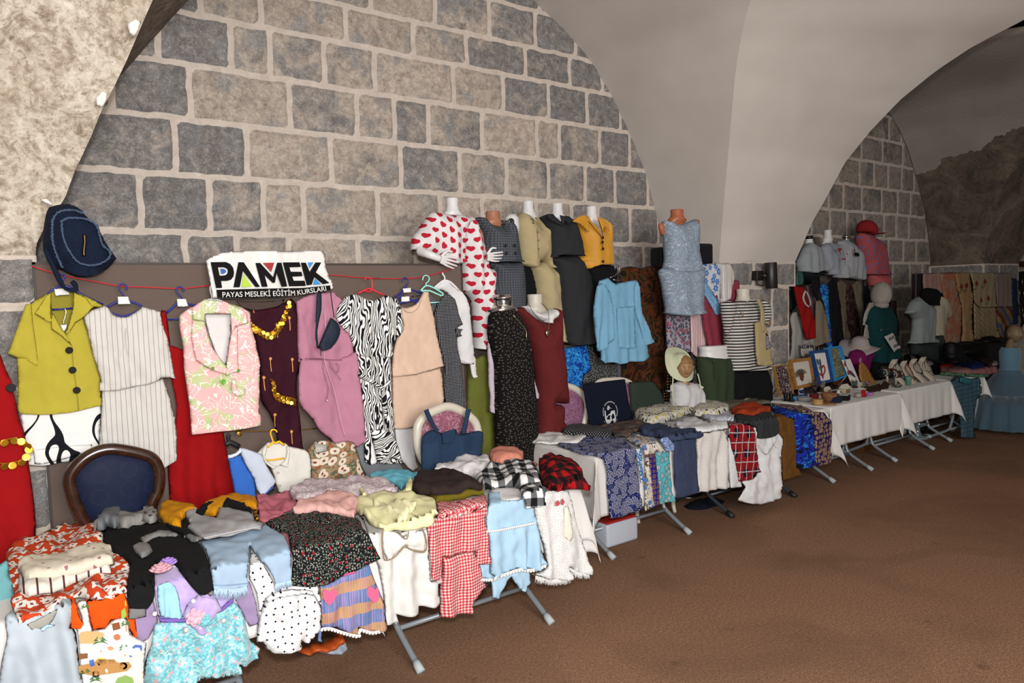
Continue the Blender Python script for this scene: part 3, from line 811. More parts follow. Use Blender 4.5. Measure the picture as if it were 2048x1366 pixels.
hanger('clear plastic hanger with an orange sticker in the pink jacket collar', 'Z2 262,300 262,330 270,360 275,385', 'Z2 180,420 230,395 275,385 330,395 400,430', pla('b9bcc2', .2, 'clear_grey_plastic'), 4.20)
hanger('red plastic hanger holding the zebra dress', 'Z3 290,262 300,247 325,247 338,270 338,315 322,338 295,330 285,318', 'Z3 245,350 300,322 330,320 430,368', pla('c62f3c', .35), 4.20, None, 'Z3 272,425 340,421 418,416', .005)
hanger('blue hanger with white tag behind the beige tunic, upper of its pair', 'Z3 532,275 540,252 560,248 574,268 566,295 545,310', 'Z3 485,368 530,345 545,312 600,325 660,345', NAVYP, 4.235, 'Z3 538,316 590,310 596,340 545,345')
hanger('blue hanger with white tag over the beige tunic, lower of its pair', 'Z3 520,372 530,362 545,360', 'Z3 510,412 570,402 650,388 638,410 642,428 620,400 560,380 520,376 500,390', NAVYP, 4.19, 'Z3 528,368 582,366 585,400 530,403')
hanger('mint green plastic hanger holding the black dotted dress', 'Z3 668,262 672,240 690,230 710,243 706,268 690,282 692,298', 'Z3 655,330 678,305 692,298 722,303 798,345 785,362 715,330 660,332', pla('8fd6cd', .35), 4.215, None, 'Z3 712,408 745,407 775,404')
hanger('white plastic hanger holding the white hooded top', 'Z3 797,212 800,225 810,240 812,262', 'Z3 745,310 790,272 812,264 850,275 905,330', pla('d3d2d2', .35), 4.245, None, None, .006)
hanger('yellow plastic hanger holding the cream blouse', 'X8 762,25 750,5 720,-5 695,10 690,45 705,95 718,135', 'X8 655,195 700,160 718,135 750,150 785,130 845,175', pla('e2ac22', .35), 4.05, None, 'X8 635,345 740,338 848,322', .005)
hanger('dark padded hanger with silver hook holding the blue raglan t-shirt', 'X8 225,45 205,70 208,100 215,130', 'X8 175,175 215,140 255,150 330,190', pla('17181b', .5), 4.04, None, None, .012)
# ---- garments on the panel, left to right
LIME = fab('a59936', name='lime_green_crepe')
g = garment('short_sleeve_blouse', 'lime green short-sleeved blouse with wide collar and black buttons', 'blouse', [
    ('back_panel', 'Z1 325,660 350,625 400,618 445,625 480,665 480,790 430,940 380,900 330,800', fab('857b2c'), Vert(4.255), dict(n=150, thick=.004)),  # inside of the back: lime darkened in the colour for the shade there
    ('body', 'Z1 330,665 270,695 200,735 165,790 140,900 108,1110 118,1250 112,1380 128,1452 250,1460 440,1447 560,1422 655,1400 660,1312 652,1200 600,1000 560,880 545,830 610,765 700,770 660,745 560,690 480,665 480,720 478,790 450,890 425,940 390,890 340,800', LIME, Vert(4.22), dict(n=1500, thick=.035, back=.01, fold=.010, ff=5, R=.06, wr=.006)),
    ('sleeve', 'Z1 165,745 110,900 50,1065 108,1090 170,1105 236,1140 248,1120 235,1000 215,860 205,740', LIME, Vert(4.20), dict(n=500, thick=.035, back=.02, R=.04, fold=.004)),
    ('collar', 'Z1 332,665 300,690 225,805 320,860 335,852 330,800 332,740', LIME, Vert(4.175), dict(n=200, thick=.006, back=.002, R=.01, sm=1)),
    ('collar', 'Z1 480,665 475,760 450,860 425,940 462,910 490,865 545,830 605,765 560,700', LIME, Vert(4.175), dict(n=200, thick=.006, back=.002, R=.01, sm=1)),
    ('lapel', 'Z1 330,850 335,905 400,950 470,1015 440,960 425,935 385,880 345,800', LIME, Vert(4.172), dict(n=120, thick=.005, back=.002, R=.01, sm=1)),
    ('cord', 'Z1 470,1015 478,1150 500,1300 512,1430', fab('8f8424'), Vert(4.18), dict(nm='placket_edge', r=.0018, lift=0)),
    ('disc', 'Z1 450,1042 472,1171 499,1302', pla('15120f', .8), Vert(4.178), dict(r=.017, h=.006, lift=0))])
o = cord('wire_hook', 'Z1 420,770 430,790 425,820 415,850 415,875', Vert(4.21), .0025, met('c8c8c8'), g, 0); 
cloth('hanger_foot', 'Z1 390,878 440,872 432,905 415,925 402,910', Vert(4.2), pla('d3d3d3'), n=40, thick=.01, parent=g, sm=1)
BWAB = pm('black_and_white_abstract_line_print', swirls('dad8d6', '14151b', 4.2, .028, 1.2, None, 0, .5))
garment('printed_shorts', 'white shorts with bold black looping line print below the lime blouse', 'shorts', [
    ('shorts', 'Z1 112,1420 128,1440 180,1450 660,1390 655,1500 648,1670 590,1700 490,1755 400,1768 290,1790 180,1785 150,1600 140,1500', BWAB, Vert(4.25), dict(n=600, thick=.02, fold=.006, ff=5)),
    ('hem_turn', 'Z1 215,1690 340,1675 480,1662 600,1655 595,1700 440,1745 290,1782 225,1782', BWAB, Vert(4.222), dict(n=200, thick=.008, R=.01))])
LINS = pm('off_white_linen_with_fine_grey_stripes', stripes_v('c0bcb7', '8e8a87', 42, .13, .25))
garment('striped_linen_set', 'off-white sleeveless linen top and shorts with fine grey stripes', 'clothing set', [
    ('top', 'Z1 543,830 590,785 680,752 705,765 740,808 790,826 840,820 900,780 925,757 980,770 1040,790 1060,880 1100,990 1135,1200 1140,1225 1060,1222 960,1262 850,1280 760,1302 650,1306 650,1250 655,1230 600,1060 570,930', LINS, Vert(4.17), dict(n=1100, thick=.035, fold=.008, ff=5, R=.05, wr=.007)),
    ('shorts', 'Z1 665,1290 850,1275 1060,1225 1090,1300 1130,1450 1150,1570 1148,1750 1055,1820 1000,1800 870,1770 790,1790 660,1790 645,1660 655,1500', LINS, Vert(4.20), dict(n=900, thick=.03, fold=.014, ff=9, hem=.5, wr=.006)),
    ('cord', 'Z1 820,900 818,1000 838,1100 850,1272', fab('b5b2ae'), Vert(4.13), dict(nm='front_seam', r=.0015, lift=0))])
REDC = fab('8a0a0e', name='red_crepe')
garment('red_dress', 'long plain red dress hanging between the striped set and the pink jacket', 'dress', [
    ('body', 'Z1 1045,800 1058,782 1078,785 1095,880 1110,1010 1180,1035 1240,1080 1300,1300 Z2 180,1240 345,1240 380,1420 420,1560 440,1660 460,1760 340,1900 150,1840 0,1700 Z1 1090,1700 1130,1560 1148,1400 1120,1250 1100,1100 1055,960', REDC, Vert(4.262), dict(n=1100, thick=.03, fold=.022, ff=6, R=.05, wr=.004))])
PINKJ = pm('pink_jacket_cloth_with_pale_green_and_white_leaf_outlines', lambda: (lambda u, v: mixc(absx(nz(vec(u + 3, v), 11, 1, .5, 2.2) - .5) < .022, mixc(nz(vec(u, v), 7, 2, .5, 1.2) > .57, 'dfaaa8', 'b3b98c'), 'e3dfd6'))(*UV()))
garment('sleeveless_jacket', 'pink sleeveless jacket with pale green leaf print and green buttons', 'jacket', [
    ('lining', 'Z2 225,480 400,480 395,600 370,790 350,810 310,760 250,600', fab('cfcccb'), Vert(4.2), dict(n=200, thick=.004)),
    ('body', 'Z2 60,490 130,440 225,410 228,480 235,560 280,700 330,790 366,815 385,700 402,560 400,470 395,415 460,435 520,470 530,560 585,790 580,960 585,1205 450,1228 300,1245 140,1262 125,1060 90,830 85,700 60,560', PINKJ, Vert(4.16), dict(n=1500, thick=.05, back=.02, fold=.006, ff=4, R=.06, wr=.008)),
    ('collar', 'Z2 145,440 225,385 360,400 440,440 500,475 510,540 430,560 400,600 395,480 230,480 225,530 150,520', PINKJ, Vert(4.105), dict(n=300, thick=.007, R=.012, sm=1)),
    ('lapel', 'Z2 150,520 225,530 270,690 366,820 365,870 270,845 170,780 140,640', PINKJ, Vert(4.10), dict(n=260, thick=.008, R=.015)),
    ('lapel', 'Z2 400,590 440,560 440,700 445,850 366,880 368,800', PINKJ, Vert(4.095), dict(n=200, thick=.008, R=.015)),
    ('tie_belt', 'Z2 400,905 425,905 440,975 490,970 488,1005 440,1012 400,990', PINKJ, Vert(4.085), dict(n=120, thick=.008, R=.012)),
    ('disc', 'Z2 345,922', pla('5b9c2c', .2), Vert(4.09), dict(r=.014, h=.008, lift=0)),
    ('disc', 'Z2 278,835 445,850', pla('4b8a2a', .2), Vert(4.085), dict(r=.009, h=.005, lift=0))])
def darkgold():
    u, v = UV(); d, dx, dy, a, b = voro(vec(u * 1.0, v * .32), 9.5, .7)
    line = (absx(dx + dy * .15) < .022) * (absx(dy) < .13); knob = ((dx * dx + (dy - .1) * (dy - .1) * 9) < .006)
    return mixc(mx(line, knob), '2f0a18', 'c08a4a')
MAR = pm('maroon_jersey_with_gold_stitch_motifs', darkgold, rough=.8)
GOLD = met('d9a436', .28, 'gold_coin_trim')
def coins(label, path, sf, parent=None, name='coin_trim', r=.0125, rows=1, step=.02):
    P3 = [on(sf, p, .0) for p in px(path)]; P3 = smoothpts(P3, 6); bm = bmesh.new(); acc = 0; last = P3[0]
    tube(bm, P3, .0035, 6)
    for a, b in zip(P3, P3[1:]):
        acc += (b - a).length
        if acc > step:
            acc = 0
            for k in range(rows):
                c = b + Vector((random.uniform(-.003, .003), -.006 - .004 * k, -.012 - .02 * k)); tl = Matrix.Rotation(random.uniform(1.2, 1.9), 4, 'X') @ Matrix.Rotation(random.uniform(-.3, .3), 4, 'Y')
                lathe(bm, [(r * .5, 0), (r, .0007), (r, .002), (r * .8, .0025)], c, 12, M=tl)
    o = from_bm(name, bm, GOLD, parent, False)
    if parent is None: tag(o, label, 'coin belt')
    return o
t = garment('maroon_dress', 'dark maroon dress with gold stitch motifs and gold coin neckline', 'dress', [
    ('body', 'Z2 430,425 480,440 560,455 700,430 760,395 790,380 830,430 850,560 868,720 870,790 830,880 825,1000 845,1150 862,1366 855,1440 Z2 760,1366 700,1366 690,1240 640,1120 590,1040 585,900 585,790 530,560', MAR, Vert(4.235), dict(n=1200, thick=.03, fold=.008, ff=5, wr=.008)),
    ('neck_yoke', 'Z2 430,392 560,400 720,390 750,380 720,440 640,470 560,462 470,445', fab('4a3d38'), Vert(4.262), dict(n=100, thick=.004))])
coins('', 'Z2 430,420 490,470 530,540 580,575 630,600 670,590 710,540 745,470 775,385', Vert(4.19), t, 'coin_neckline', .0125, 2, .018)
coins('gold coin belt hanging across the maroon dress', 'Z2 650,905 675,920 670,950 685,985 720,1010 770,1022 805,1030', Vert(4.185), None, 'coin_belt', .012, 2, .018)
coins('small gold coin charm hanging from the low gold cord', 'Z2 432,1238 448,1250 462,1240', Vert(4.22), None, 'coin_charm', .01, 1, .01)
MAUVE = fab('a87387', name='mauve_crepe')
t = garment('mauve_jumpsuit', 'mauve jumpsuit with front zip and drawstring waist', 'jumpsuit', [
    ('bodice', 'Z2 820,400 870,370 945,345 1060,335 1110,380 1150,430 1125,470 Z2 1150,560 1200,700 1190,745 1120,790 1060,810 960,790 880,800 835,790 830,600', MAUVE, Vert(4.20), dict(n=800, thick=.035, fold=.014, ff=7, hem=.7, wr=.008)),
    ('trouser_part', 'Z2 850,770 990,775 1110,770 1215,720 1225,850 1250,1100 1265,1290 1215,1340 1160,1330 1110,1352 1060,1310 970,1240 930,1170 850,1080 835,1020 835,900', MAUVE, Vert(4.185), dict(n=1200, thick=.045, fold=.012, ff=4, wr=.007, hem=.4)),
    ('cord', 'Z2 1008,470 1012,600 1005,780 1060,950 1100,1120 1120,1210 1140,1280', fab('c9a0ae'), Vert(4.135), dict(nm='zip', r=.002, lift=0)),
    ('cord', 'Z2 880,772 950,768 1040,778 1120,780', fab('8a5a6c'), Vert(4.135), dict(nm='waist_seam', r=.0025, lift=0)),
    ('cord', 'Z2 1040,778 1050,830 1090,860 1100,820 1080,800', fab('94667a'), Vert(4.13), dict(nm='drawstring', r=.0025, lift=0)),
    ('cord', 'Z2 1000,770 1000,850 1030,960 1020,1040', fab('94667a'), Vert(4.13), dict(nm='drawstring', r=.0022, lift=0)),
    ('cord', 'Z2 1050,800 1070,850 1112,910', fab('94667a'), Vert(4.13), dict(nm='drawstring', r=.0022, lift=0))])
disc('cord_end', p1('Z2 1020,1042'), Vert(4.125), .005, .008, met('c9c4c6', .2), t, 0)
WAIST = fab('1b2431', rough=.6, name='dark_navy_nylon')
t = garment('waist_bag', 'small dark navy belt bag hanging by its strap over the mauve jumpsuit', 'bag', [
    ('pouch', 'Z2 1045,505 1085,530 1110,580 1095,640 1050,700 990,720 965,690 985,640 1020,560', WAIST, Vert(4.11), dict(n=250, thick=.035, R=.04)),
    ('strap', 'Z2 952,350 985,338 985,450 960,590 962,680 975,705 955,700 945,640 948,540', WAIST, Vert(4.11), dict(n=120, thick=.004, R=.006, sm=1)),
    ('cord', 'Z2 1044,335 1055,420 1068,505', WAIST, Vert(4.11), dict(nm='strap', r=.003, lift=0)),
    ('cord', 'Z2 978,700 980,725 980,752', WAIST, Vert(4.11), dict(nm='zip_pull', r=.002, lift=0))])
ZEB = pm('zebra_striped_jersey', zebra(66))
t = garment('zebra_dress', 'long black and white zebra-striped wrap dress on a red hanger', 'dress', [
    ('skirt', 'Z3 235,735 350,745 455,745 465,860 470,1000 480,1200 500,1366 530,1440 540,1445 500,1450 440,1455 390,1440 330,1465 300,1440 290,1300 265,1100 250,900', ZEB, Vert(4.18), dict(n=900, thick=.035, fold=.014, ff=7, wr=.005)),
    ('bodice', 'Z3 160,370 235,352 300,380 350,395 400,370 440,360 500,385 520,450 500,600 460,720 455,760 350,760 235,750 215,680 185,600 160,480', ZEB, Vert(4.17), dict(n=900, thick=.045, fold=.012, ff=6, wr=.008, uvrot=.12)),
    ('sleeve', 'Z3 165,370 120,430 100,500 135,560 180,605 200,560 195,450', ZEB, Vert(4.165), dict(n=200, thick=.03, uvrot=.7)),
    ('sleeve', 'Z3 490,380 525,440 543,590 510,625 490,610 495,500 480,430', ZEB, Vert(4.165), dict(n=200, thick=.03, uvrot=-.4)),
    ('wrap_sash', 'Z3 245,860 330,895 405,955 460,905 465,930 425,965 440,1080 430,1200 405,1100 400,970 320,925 250,890', ZEB, Vert(4.135), dict(n=250, thick=.012, uvrot=1.0)),
    ('hem_ruffle', 'Z3 330,1240 400,1230 470,1250 510,1350 535,1440 470,1420 420,1455 370,1440 350,1340', ZEB, Vert(4.145), dict(n=200, thick=.012, uvrot=1.2, fold=.006, ff=14))])
BEIGE = fab('c5a995', name='beige_crepe')
t = garment('beige_tunic', 'beige sleeveless layered tunic dress', 'dress', [
    ('under_layer', 'Z3 468,880 620,870 780,830 800,900 808,1100 700,1180 560,1225 480,1225 470,1050', BEIGE, Vert(4.215), dict(n=500, thick=.02, fold=.008, ff=4)),
    ('upper_layer', 'Z3 520,430 560,440 620,420 655,370 675,335 710,335 725,420 745,520 770,660 808,815 700,850 600,872 468,888 470,760 500,640 540,580 530,500', BEIGE, Vert(4.19), dict(n=900, thick=.03, fold=.008, ff=4, wr=.005)),
    ('cord', 'Z3 530,432 560,465 600,470 640,440 660,390', fab('a98f7e'), Vert(4.165), dict(nm='neck_seam', r=.002, lift=0))])
garment('white_skirt', 'plain white skirt showing below the beige tunic', 'skirt', [
    ('body', 'Z3 482,1225 640,1220 615,1366 Z3 640,1480 600,1500 520,1420', fab('c9c8c8'), Vert(4.24), dict(n=300, thick=.02, fold=.012, ff=7))])
BDOT = pm('black_cloth_with_fine_white_dots', dots('191a1f', 'a9a9ad', 95, .24))
garment('black_dotted_dress', 'black dress with tiny white dots on a mint hanger', 'dress', [
    ('back_neck', 'Z3 585,375 640,345 720,345 770,400 740,490 700,400 650,360', pm('black_dots_inside', dots('3d3e44', '8a8b90', 95, .24)), Vert(4.262), dict(n=100, thick=.004)),
    ('body', 'Z3 745,475 790,380 830,348 880,385 900,480 932,550 895,565 Z3 890,700 910,780 930,950 938,1085 870,1080 810,1060 805,900 808,815 770,660', BDOT, Vert(4.228), dict(n=900, thick=.03, fold=.01, ff=6)),
    ('sleeve_tie', 'Z3 880,575 930,580 915,605 928,625 895,632 885,600', BDOT, Vert(4.2), dict(n=60, thick=.012))])
WHI = fab('c6c5c6', name='white_jersey')
garment('white_hooded_top', 'white hooded long-sleeved top hanging at the right end of the panel', 'top', [
    ('body', 'Z3 740,320 790,268 830,262 870,300 930,340 965,420 985,560 1005,780 1000,805 950,800 905,780 890,650 885,500 850,370 800,330', WHI, Vert(4.255), dict(n=600, thick=.035, fold=.008, ff=5, wr=.007)),
    ('sleeve', 'Z3 975,800 1010,760 1015,820 1024,890 1000,898 985,870', WHI, Vert(4.24), dict(n=100, thick=.02)),
    ('hem_band', 'Z3 895,770 950,795 1003,800 1000,808 940,805 900,795', fab('b3b2b3'), Vert(4.22), dict(n=60, thick=.004))])
# denim backpack hanging over the panel corner
DEN = pm('dark_denim', lambda: (lambda u, v: mixc(nz(vec(u, v), 60, 4, .7) , '0a1222', '131e33'))(*UV()))
FRAY = pm('frayed_pale_denim_edge', lambda: (lambda u, v: mixc(nz(vec(u, v), 200, 3, .8), '1a2740', '5d7089'))(*UV()))
bp = Vert(4.2)
t = garment('denim_backpack', 'dark denim backpack with frayed edges hung over the panel corner', 'backpack', [
    ('body', 'Z1 298,160 320,110 405,90 480,100 530,130 580,190 640,250 680,330 725,395 760,445 700,510 600,560 500,562 400,520 330,500 285,400 278,300', DEN, bp, dict(n=1200, thick=.14, back=.04, R=.16, wr=.012)),
    ('front_pocket', 'Z1 400,200 450,178 560,185 640,230 665,310 690,380 720,400 700,455 620,492 520,480 450,400 410,300', DEN, Vert(4.12), dict(n=500, thick=.065, R=.09, wr=.01)),
    ('strap', 'Z1 285,400 330,500 370,590 420,650 470,665 510,655 505,610 480,585 455,600 485,640 430,635 395,560 340,440 300,360', DEN, Vert(4.14), dict(n=300, thick=.015, R=.02))])
rng = random.Random(3)
def fray(path, sf, parent, nm='frayed_trim', r=.007):
    P3 = smoothpts([on(sf, p, .0) for p in px(path)], 16); bm = bmesh.new(); tube(bm, P3, .003, 5)
    for a in P3:
        for k in range(4):
            d = Vector((rng.uniform(-1, 1), -abs(rng.gauss(0, .4)), rng.uniform(-1, 1))).normalized() * r * rng.uniform(.5, 1.3); tube(bm, [a, a + d], [.002, .0008], 4)
    return from_bm(nm, bm, FRAY, parent)
fray('Z1 400,205 450,182 560,190 625,228 650,300 670,360 718,402 700,450 620,488 520,475 455,405 412,310 400,205', Vert(4.055), t)
fray('Z1 540,150 470,130 390,140 345,190 340,260 345,350 380,450 405,500', Vert(4.075), t)
cord('zip', 'Z1 548,285 552,340 545,400 548,430', Vert(4.045), .008, met('4a3a28', .35), t, 0)
# embroidered red kaftan at the far left with coin belt
t = garment('red_kaftan', 'long red kaftan with gold coin belt at the left edge', 'dress', [
    ('body', 'P -60,680 Z1 0,1060 40,1170 75,1240 82,1290 100,1360 130,1500 160,1580 190,1800 225,2050 232,2250 P 60,1120 -60,1130', REDC, Vert(4.02), dict(n=900, thick=.05, fold=.02, ff=4, wr=.004))])
disc('cuff_button', p1('Z1 72,1287'), Vert(3.98), .02, .012, pla('1c1a1c', .8), t, 0)
coins('', 'Z1 -40,1640 40,1625 110,1612 165,1635 185,1680', Vert(3.955), t, 'coin_belt', .017, 1, .03)
coins('', 'Z1 -40,1775 40,1780 100,1770 145,1750 180,1700 185,1650', Vert(3.955), t, 'coin_belt', .017, 1, .03)
# banner
BS = Vert(4.175)
bt = thing('printed_banner', base_of(BS, 'W1 185,785 950,690'), 'white banner with bold black letters above a black caption strip', 'banner')
BW = mat('white_vinyl_banner', plain('cfccc8', .04), .45, spec=.5)
cloth('vinyl_sheet', 'W1 88,225 150,180 300,115 520,90 760,85 1010,80 1300,88 1560,80 1790,82 1830,130 1835,210 1850,320 1885,450 1930,540 1958,620 1930,650 1700,690 1450,740 1150,770 900,780 600,785 400,790 180,785 170,700 150,540', BS, BW, thick=.002, back=.002, wr=.004, sm=1, n=700, parent=bt)
BSL = Vert(4.155)
BLK = mat('black_print', '0b0a0b', .75, spec=.12)
def patch(name, ol, m, sf=BSL, parent=bt, holes=(), h=.0012, sm=1):
    """a flat printed shape with optional holes, following the plane"""
    outer = [(v.x, v.y) for v in smoothpts([(a, b, 0) for a, b in px(ol)], sm, True)] if sm > 1 else px(ol)
    loops = [outer] + [px(hh) for hh in holes]; vv = []; ee = []
    for l in loops:
        b = len(vv); vv += [Vector(p) for p in l]; ee += [(b + i, b + (i + 1) % len(l)) for i in range(len(l))]
    r = delaunay_2d_cdt(vv, ee, [], 1, 1e-6); P2 = [(v.x, v.y) for v in r[0]]; Fc = []
    for f in r[2]:
        cx_ = sum(P2[i][0] for i in f) / len(f); cy_ = sum(P2[i][1] for i in f) / len(f)
        if any(inside(np.array([cx_]), np.array([cy_]), l)[0] for l in loops[1:]): continue
        Fc.append(tuple(f))
    V = [on(sf, p) for p in P2]; o = mesh_obj(name, V, Fc, m, parent, False); solidify(o, h, 0); return o
patch('letter', 'W1 155,250 380,248 440,275 485,330 500,400 490,460 455,505 400,522 308,525 325,627 235,628', BLK, holes=['W1 262,325 350,325 395,345 408,380 400,415 375,440 330,447 288,447'])
patch('letter_counter', 'W1 297,348 345,348 375,365 385,385 372,408 345,420 312,420', mat('blue_print', '1f4fa0', .5), sm=1)
patch('letter', 'W1 562,250 640,252 880,612 812,614 628,380 582,618 490,618', BLK)
patch('letter_counter', 'W1 635,420 765,612 607,615', mat('lime_print', '9fbf35', .5))
patch('letter', 'W1 812,262 880,262 1070,470 1130,258 1192,258 1278,606 1195,610 1120,410 1098,550 1065,555 945,440 990,610 905,612', BLK)
patch('letter_counter', 'W1 918,262 1088,258 1042,395', mat('red_print', '8f1a1e', .5))
patch('letter', 'W1 1212,255 1455,252 1475,320 1308,325 1328,390 1485,392 1500,455 1350,462 1372,522 1530,522 1548,598 1305,604', BLK)
patch('letter', 'W1 1475,258 1548,258 1605,390 1690,255 1775,255 1695,400 1895,555 1800,572 1672,470 1635,580 1562,590', BLK)
patch('letter_counter', 'W1 1578,255 1660,253 1605,340', mat('sky_print', '2a7fc0', .5))
patch('letter_counter', 'W1 1680,490 1770,575 1655,580', mat('sky_print', '2a7fc0', .5))
patch('caption_strip', 'W1 240,655 600,645 1150,633 1500,628 1905,590 1912,655 1700,690 1450,735 1150,765 900,775 600,780 255,775', BLK)
def text(s, a, b, h, m, sf, parent, name='lettering', bold=0.0, depth=.0015, font_sc=1.0, squeeze=True):
    """text between two photo points a (left baseline) and b (right baseline) with cap height h in pixels"""
    A_, B_ = on(sf, a), on(sf, b); U = (B_ - A_); L = U.length; U.normalize(); N = Vector(sf(a)[1]); Wd = N.cross(U) * 1
    if Wd.z < 0: Wd = -Wd
    hm = (on(sf, (a[0], a[1] - h)) - A_).length
    cu = bpy.data.curves.new('t', 'FONT'); cu.body = s; cu.size = 1; cu.extrude = .01; cu.offset = bold
    ob = bpy.data.objects.new('t', cu); C.objects.link(ob); bpy.context.view_layer.update()
    me = bpy.data.meshes.new_from_object(ob.evaluated_get(bpy.context.evaluated_depsgraph_get())); bpy.data.objects.remove(ob); bpy.data.curves.remove(cu)
    xsv = [v.co.x for v in me.vertices]; x0, x1 = min(xsv), max(xsv)
    for v in me.vertices:
        v.co = A_ + U * ((v.co.x - x0) / (x1 - x0) * L) + Wd * (v.co.y / .7 * hm) + N * (depth * (v.co.z / .01 * .5 + .5))
    me.materials.clear(); me.update(); return link(name, me, m, parent, False)
WPR = mat('white_print', 'cfcdca', .5)
SB = Vert(4.15)
text('PAYAS MESLEKİ EĞİTİM', p1('W1 330,765'), p1('W1 1390,738'), 10.5, WPR, SB, bt, 'caption', .004)
text('KURSLARI', p1('W1 1430,732'), p1('W1 1848,668'), 9.5, WPR, SB, bt, 'caption', .004)
# low row on and under the gold cord
RAG = pm('pale_blue_t_shirt_cloth', plain('b3bbca'))
garment('raglan_t_shirt', 'blue t-shirt with pale raglan sleeves on a dark hanger', 't-shirt', [
    ('front', 'X8 195,310 350,285 420,420 510,560 525,760 400,800 290,760 250,560 220,400', fab('2f5fae'), Vert(4.04), dict(n=300, thick=.03)),
    ('sleeve', 'X8 345,200 400,210 560,265 600,300 640,400 755,580 720,640 600,750 535,680 505,560 420,420 355,290', RAG, Vert(4.02), dict(n=350, thick=.035)),
    ('collar', 'X8 200,285 290,262 345,200 372,240 300,300 205,325', fab('c4cad6'), Vert(4.0), dict(n=80, thick=.01)),
    ('cuff_stripe', 'X8 600,748 720,640 728,655 610,758', fab('2f4f9a'), Vert(3.985), dict(n=30, thick=.004, sm=1))])
CREAM = fab('c8c5bd', name='cream_cotton')
t = garment('cream_blouse', 'cream round-collared blouse on a yellow hanger', 'blouse', [
    ('body', 'X8 535,262 640,160 700,140 860,150 900,185 1080,225 1130,290 1145,400 1145,620 1060,690 900,720 780,700 745,600 700,440 620,350', CREAM, Vert(4.08), dict(n=600, thick=.035, fold=.008, ff=8)),
    ('collar', 'X8 600,230 640,170 650,230 625,300 640,350 700,395 760,420 850,350 880,250 870,180 910,230 900,330 880,420 800,400 720,440 640,390 600,300', CREAM, Vert(4.035), dict(n=200, thick=.008, R=.012)),
    ('disc', 'X8 778,485 798,632', fab('a9a59b'), Vert(4.035), dict(r=.006, h=.004, lift=0))])
FLB = pm('tan_floral_blouse_cloth', flowers('8e7a5e', 'cbbfae', '7a3a26', 16, .42, 2, leaf=['4b5b47', '8a4d33'], rnd=1))
garment('floral_blouse', 'tan blouse with green, rust and white flowers under the mauve jumpsuit', 'blouse', [
    ('body', 'X8 1108,235 1190,140 1330,120 1450,150 1560,120 1650,150 1690,300 1770,550 1660,570 1500,600 1200,620 1150,610 1145,350', FLB, Vert(4.1), dict(n=500, thick=.035, fold=.006)),
    ('collar', 'X8 1190,150 1330,170 1340,240 1200,270', pm('pale_floral', flowers('97958f', 'b9b4ab', '7b4a55', 25)), Vert(4.06), dict(n=60, thick=.008, sm=1))])
garment('grey_skirt', 'plain grey skirt hanging behind the zebra dress hem', 'skirt', [
    ('body', 'X8 1660,200 1760,130 Z3 300,1400 350,1380 440,1400 Z3 480,1400 560,1500 560,1550 430,1600 330,1560 300,1560 P 740,975 X8 1800,540 1720,400', fab('6f7378'), Vert(4.225), dict(n=250, thick=.02, fold=.01, ff=7))])

PWH = mat('white_patching_plaster', 'd8d5cf', .8)
for q, nm_ in (('A1 645,120 685,97 715,110 700,150 680,188 655,165', 'trim_1'), ('A1 485,495 515,462 540,470 540,500 520,542 490,530', 'trim_2'), ('A1 205,1008 235,1005 265,1030 262,1040 225,1025', 'trim_3')):
    o = cloth(nm_, q, OnWeb(), PWH, thick=.006, back=.02, n=40); tag(o, kind='structure')
# ============================================================ DRESS FORMS AND WHAT STANDS BEHIND THE TABLES
SKW = pla('c9c7c6', .35, 'white_mannequin_gloss'); SKT = pla('9a6850', .4, 'tan_mannequin_plastic'); SKO = pla('9c5a3e', .35, 'orange_mannequin_plastic')
SKC = pla('b9b2a6', .4, 'ivory_mannequin'); CHR = met('c8c6c2', .12, 'chrome'); BLKP = pla('141416', .4, 'black_plastic')
def torso(t, top, y, m, sh=.2, hh=.34, neck=.045, name='torso', cap=None, tilt=0.0, nl=.11):
    """neck and trunk of a headless form as one mesh, neck top at the photo point `top`"""
    c = Py(p1(top) if isinstance(top, str) else top, y); bm = bmesh.new(); n = 28
    prof = [(neck * .5, neck * .5, 0.0), (neck * .96, neck * .96, -.001), (neck, neck, -.008), (neck * .96, neck * .96, -nl * .5), (neck * 1.1, neck * 1.1, -nl * .8), (neck * 1.7, neck * 1.3, -nl - .01), (sh * .62, .07, -nl - .03), (sh * .88, .085, -nl - .055),
            (sh * .92, .095, -nl - .09), (sh * .86, .105, -nl - .16), (sh * .78, .10, -nl - .24), (sh * .66, .08, -nl - .34), (sh * .74, .09, -nl - .42), (sh * .85, .1, -hh)]
    prof = prof[:6] + [(a * .72, b * .55, z) for a, b, z in prof[6:] if z > -hh] + [(sh * .45, .04, -hh)]
    rings = []
    for rx, ry, z in prof: rings.append([bm.verts.new(c + Vector((rx * math.cos(2 * PI * j / n) + tilt * z, ry * math.sin(2 * PI * j / n), z))) for j in range(n)])
    for A, B in zip(rings, rings[1:]):
        for j in range(n): bm.faces.new((A[j], B[j], B[(j + 1) % n], A[(j + 1) % n]))
    bm.faces.new(rings[0]); bm.faces.new(rings[-1][::-1])
    o = from_bm(name, bm, m, t)
    if cap:
        bm = bmesh.new(); lathe(bm, [(neck * 1.05, -.03), (neck * 1.05, .004), (neck * .9, .008)], c, 24); from_bm('neck_cap', bm, cap, t)
    return c
def pole(t, x, y, z1, m=None, base=True):
    bm = bmesh.new(); tube(bm, [(x, y, .02), (x, y, z1)], .012, 10)
    if base: lathe(bm, [(.14, 0), (.145, .008), (.13, .016), (.02, .03)], (x, y, 0), 28)
    return from_bm('stand_pole', bm, m or met('8c8c8c', .3), t)
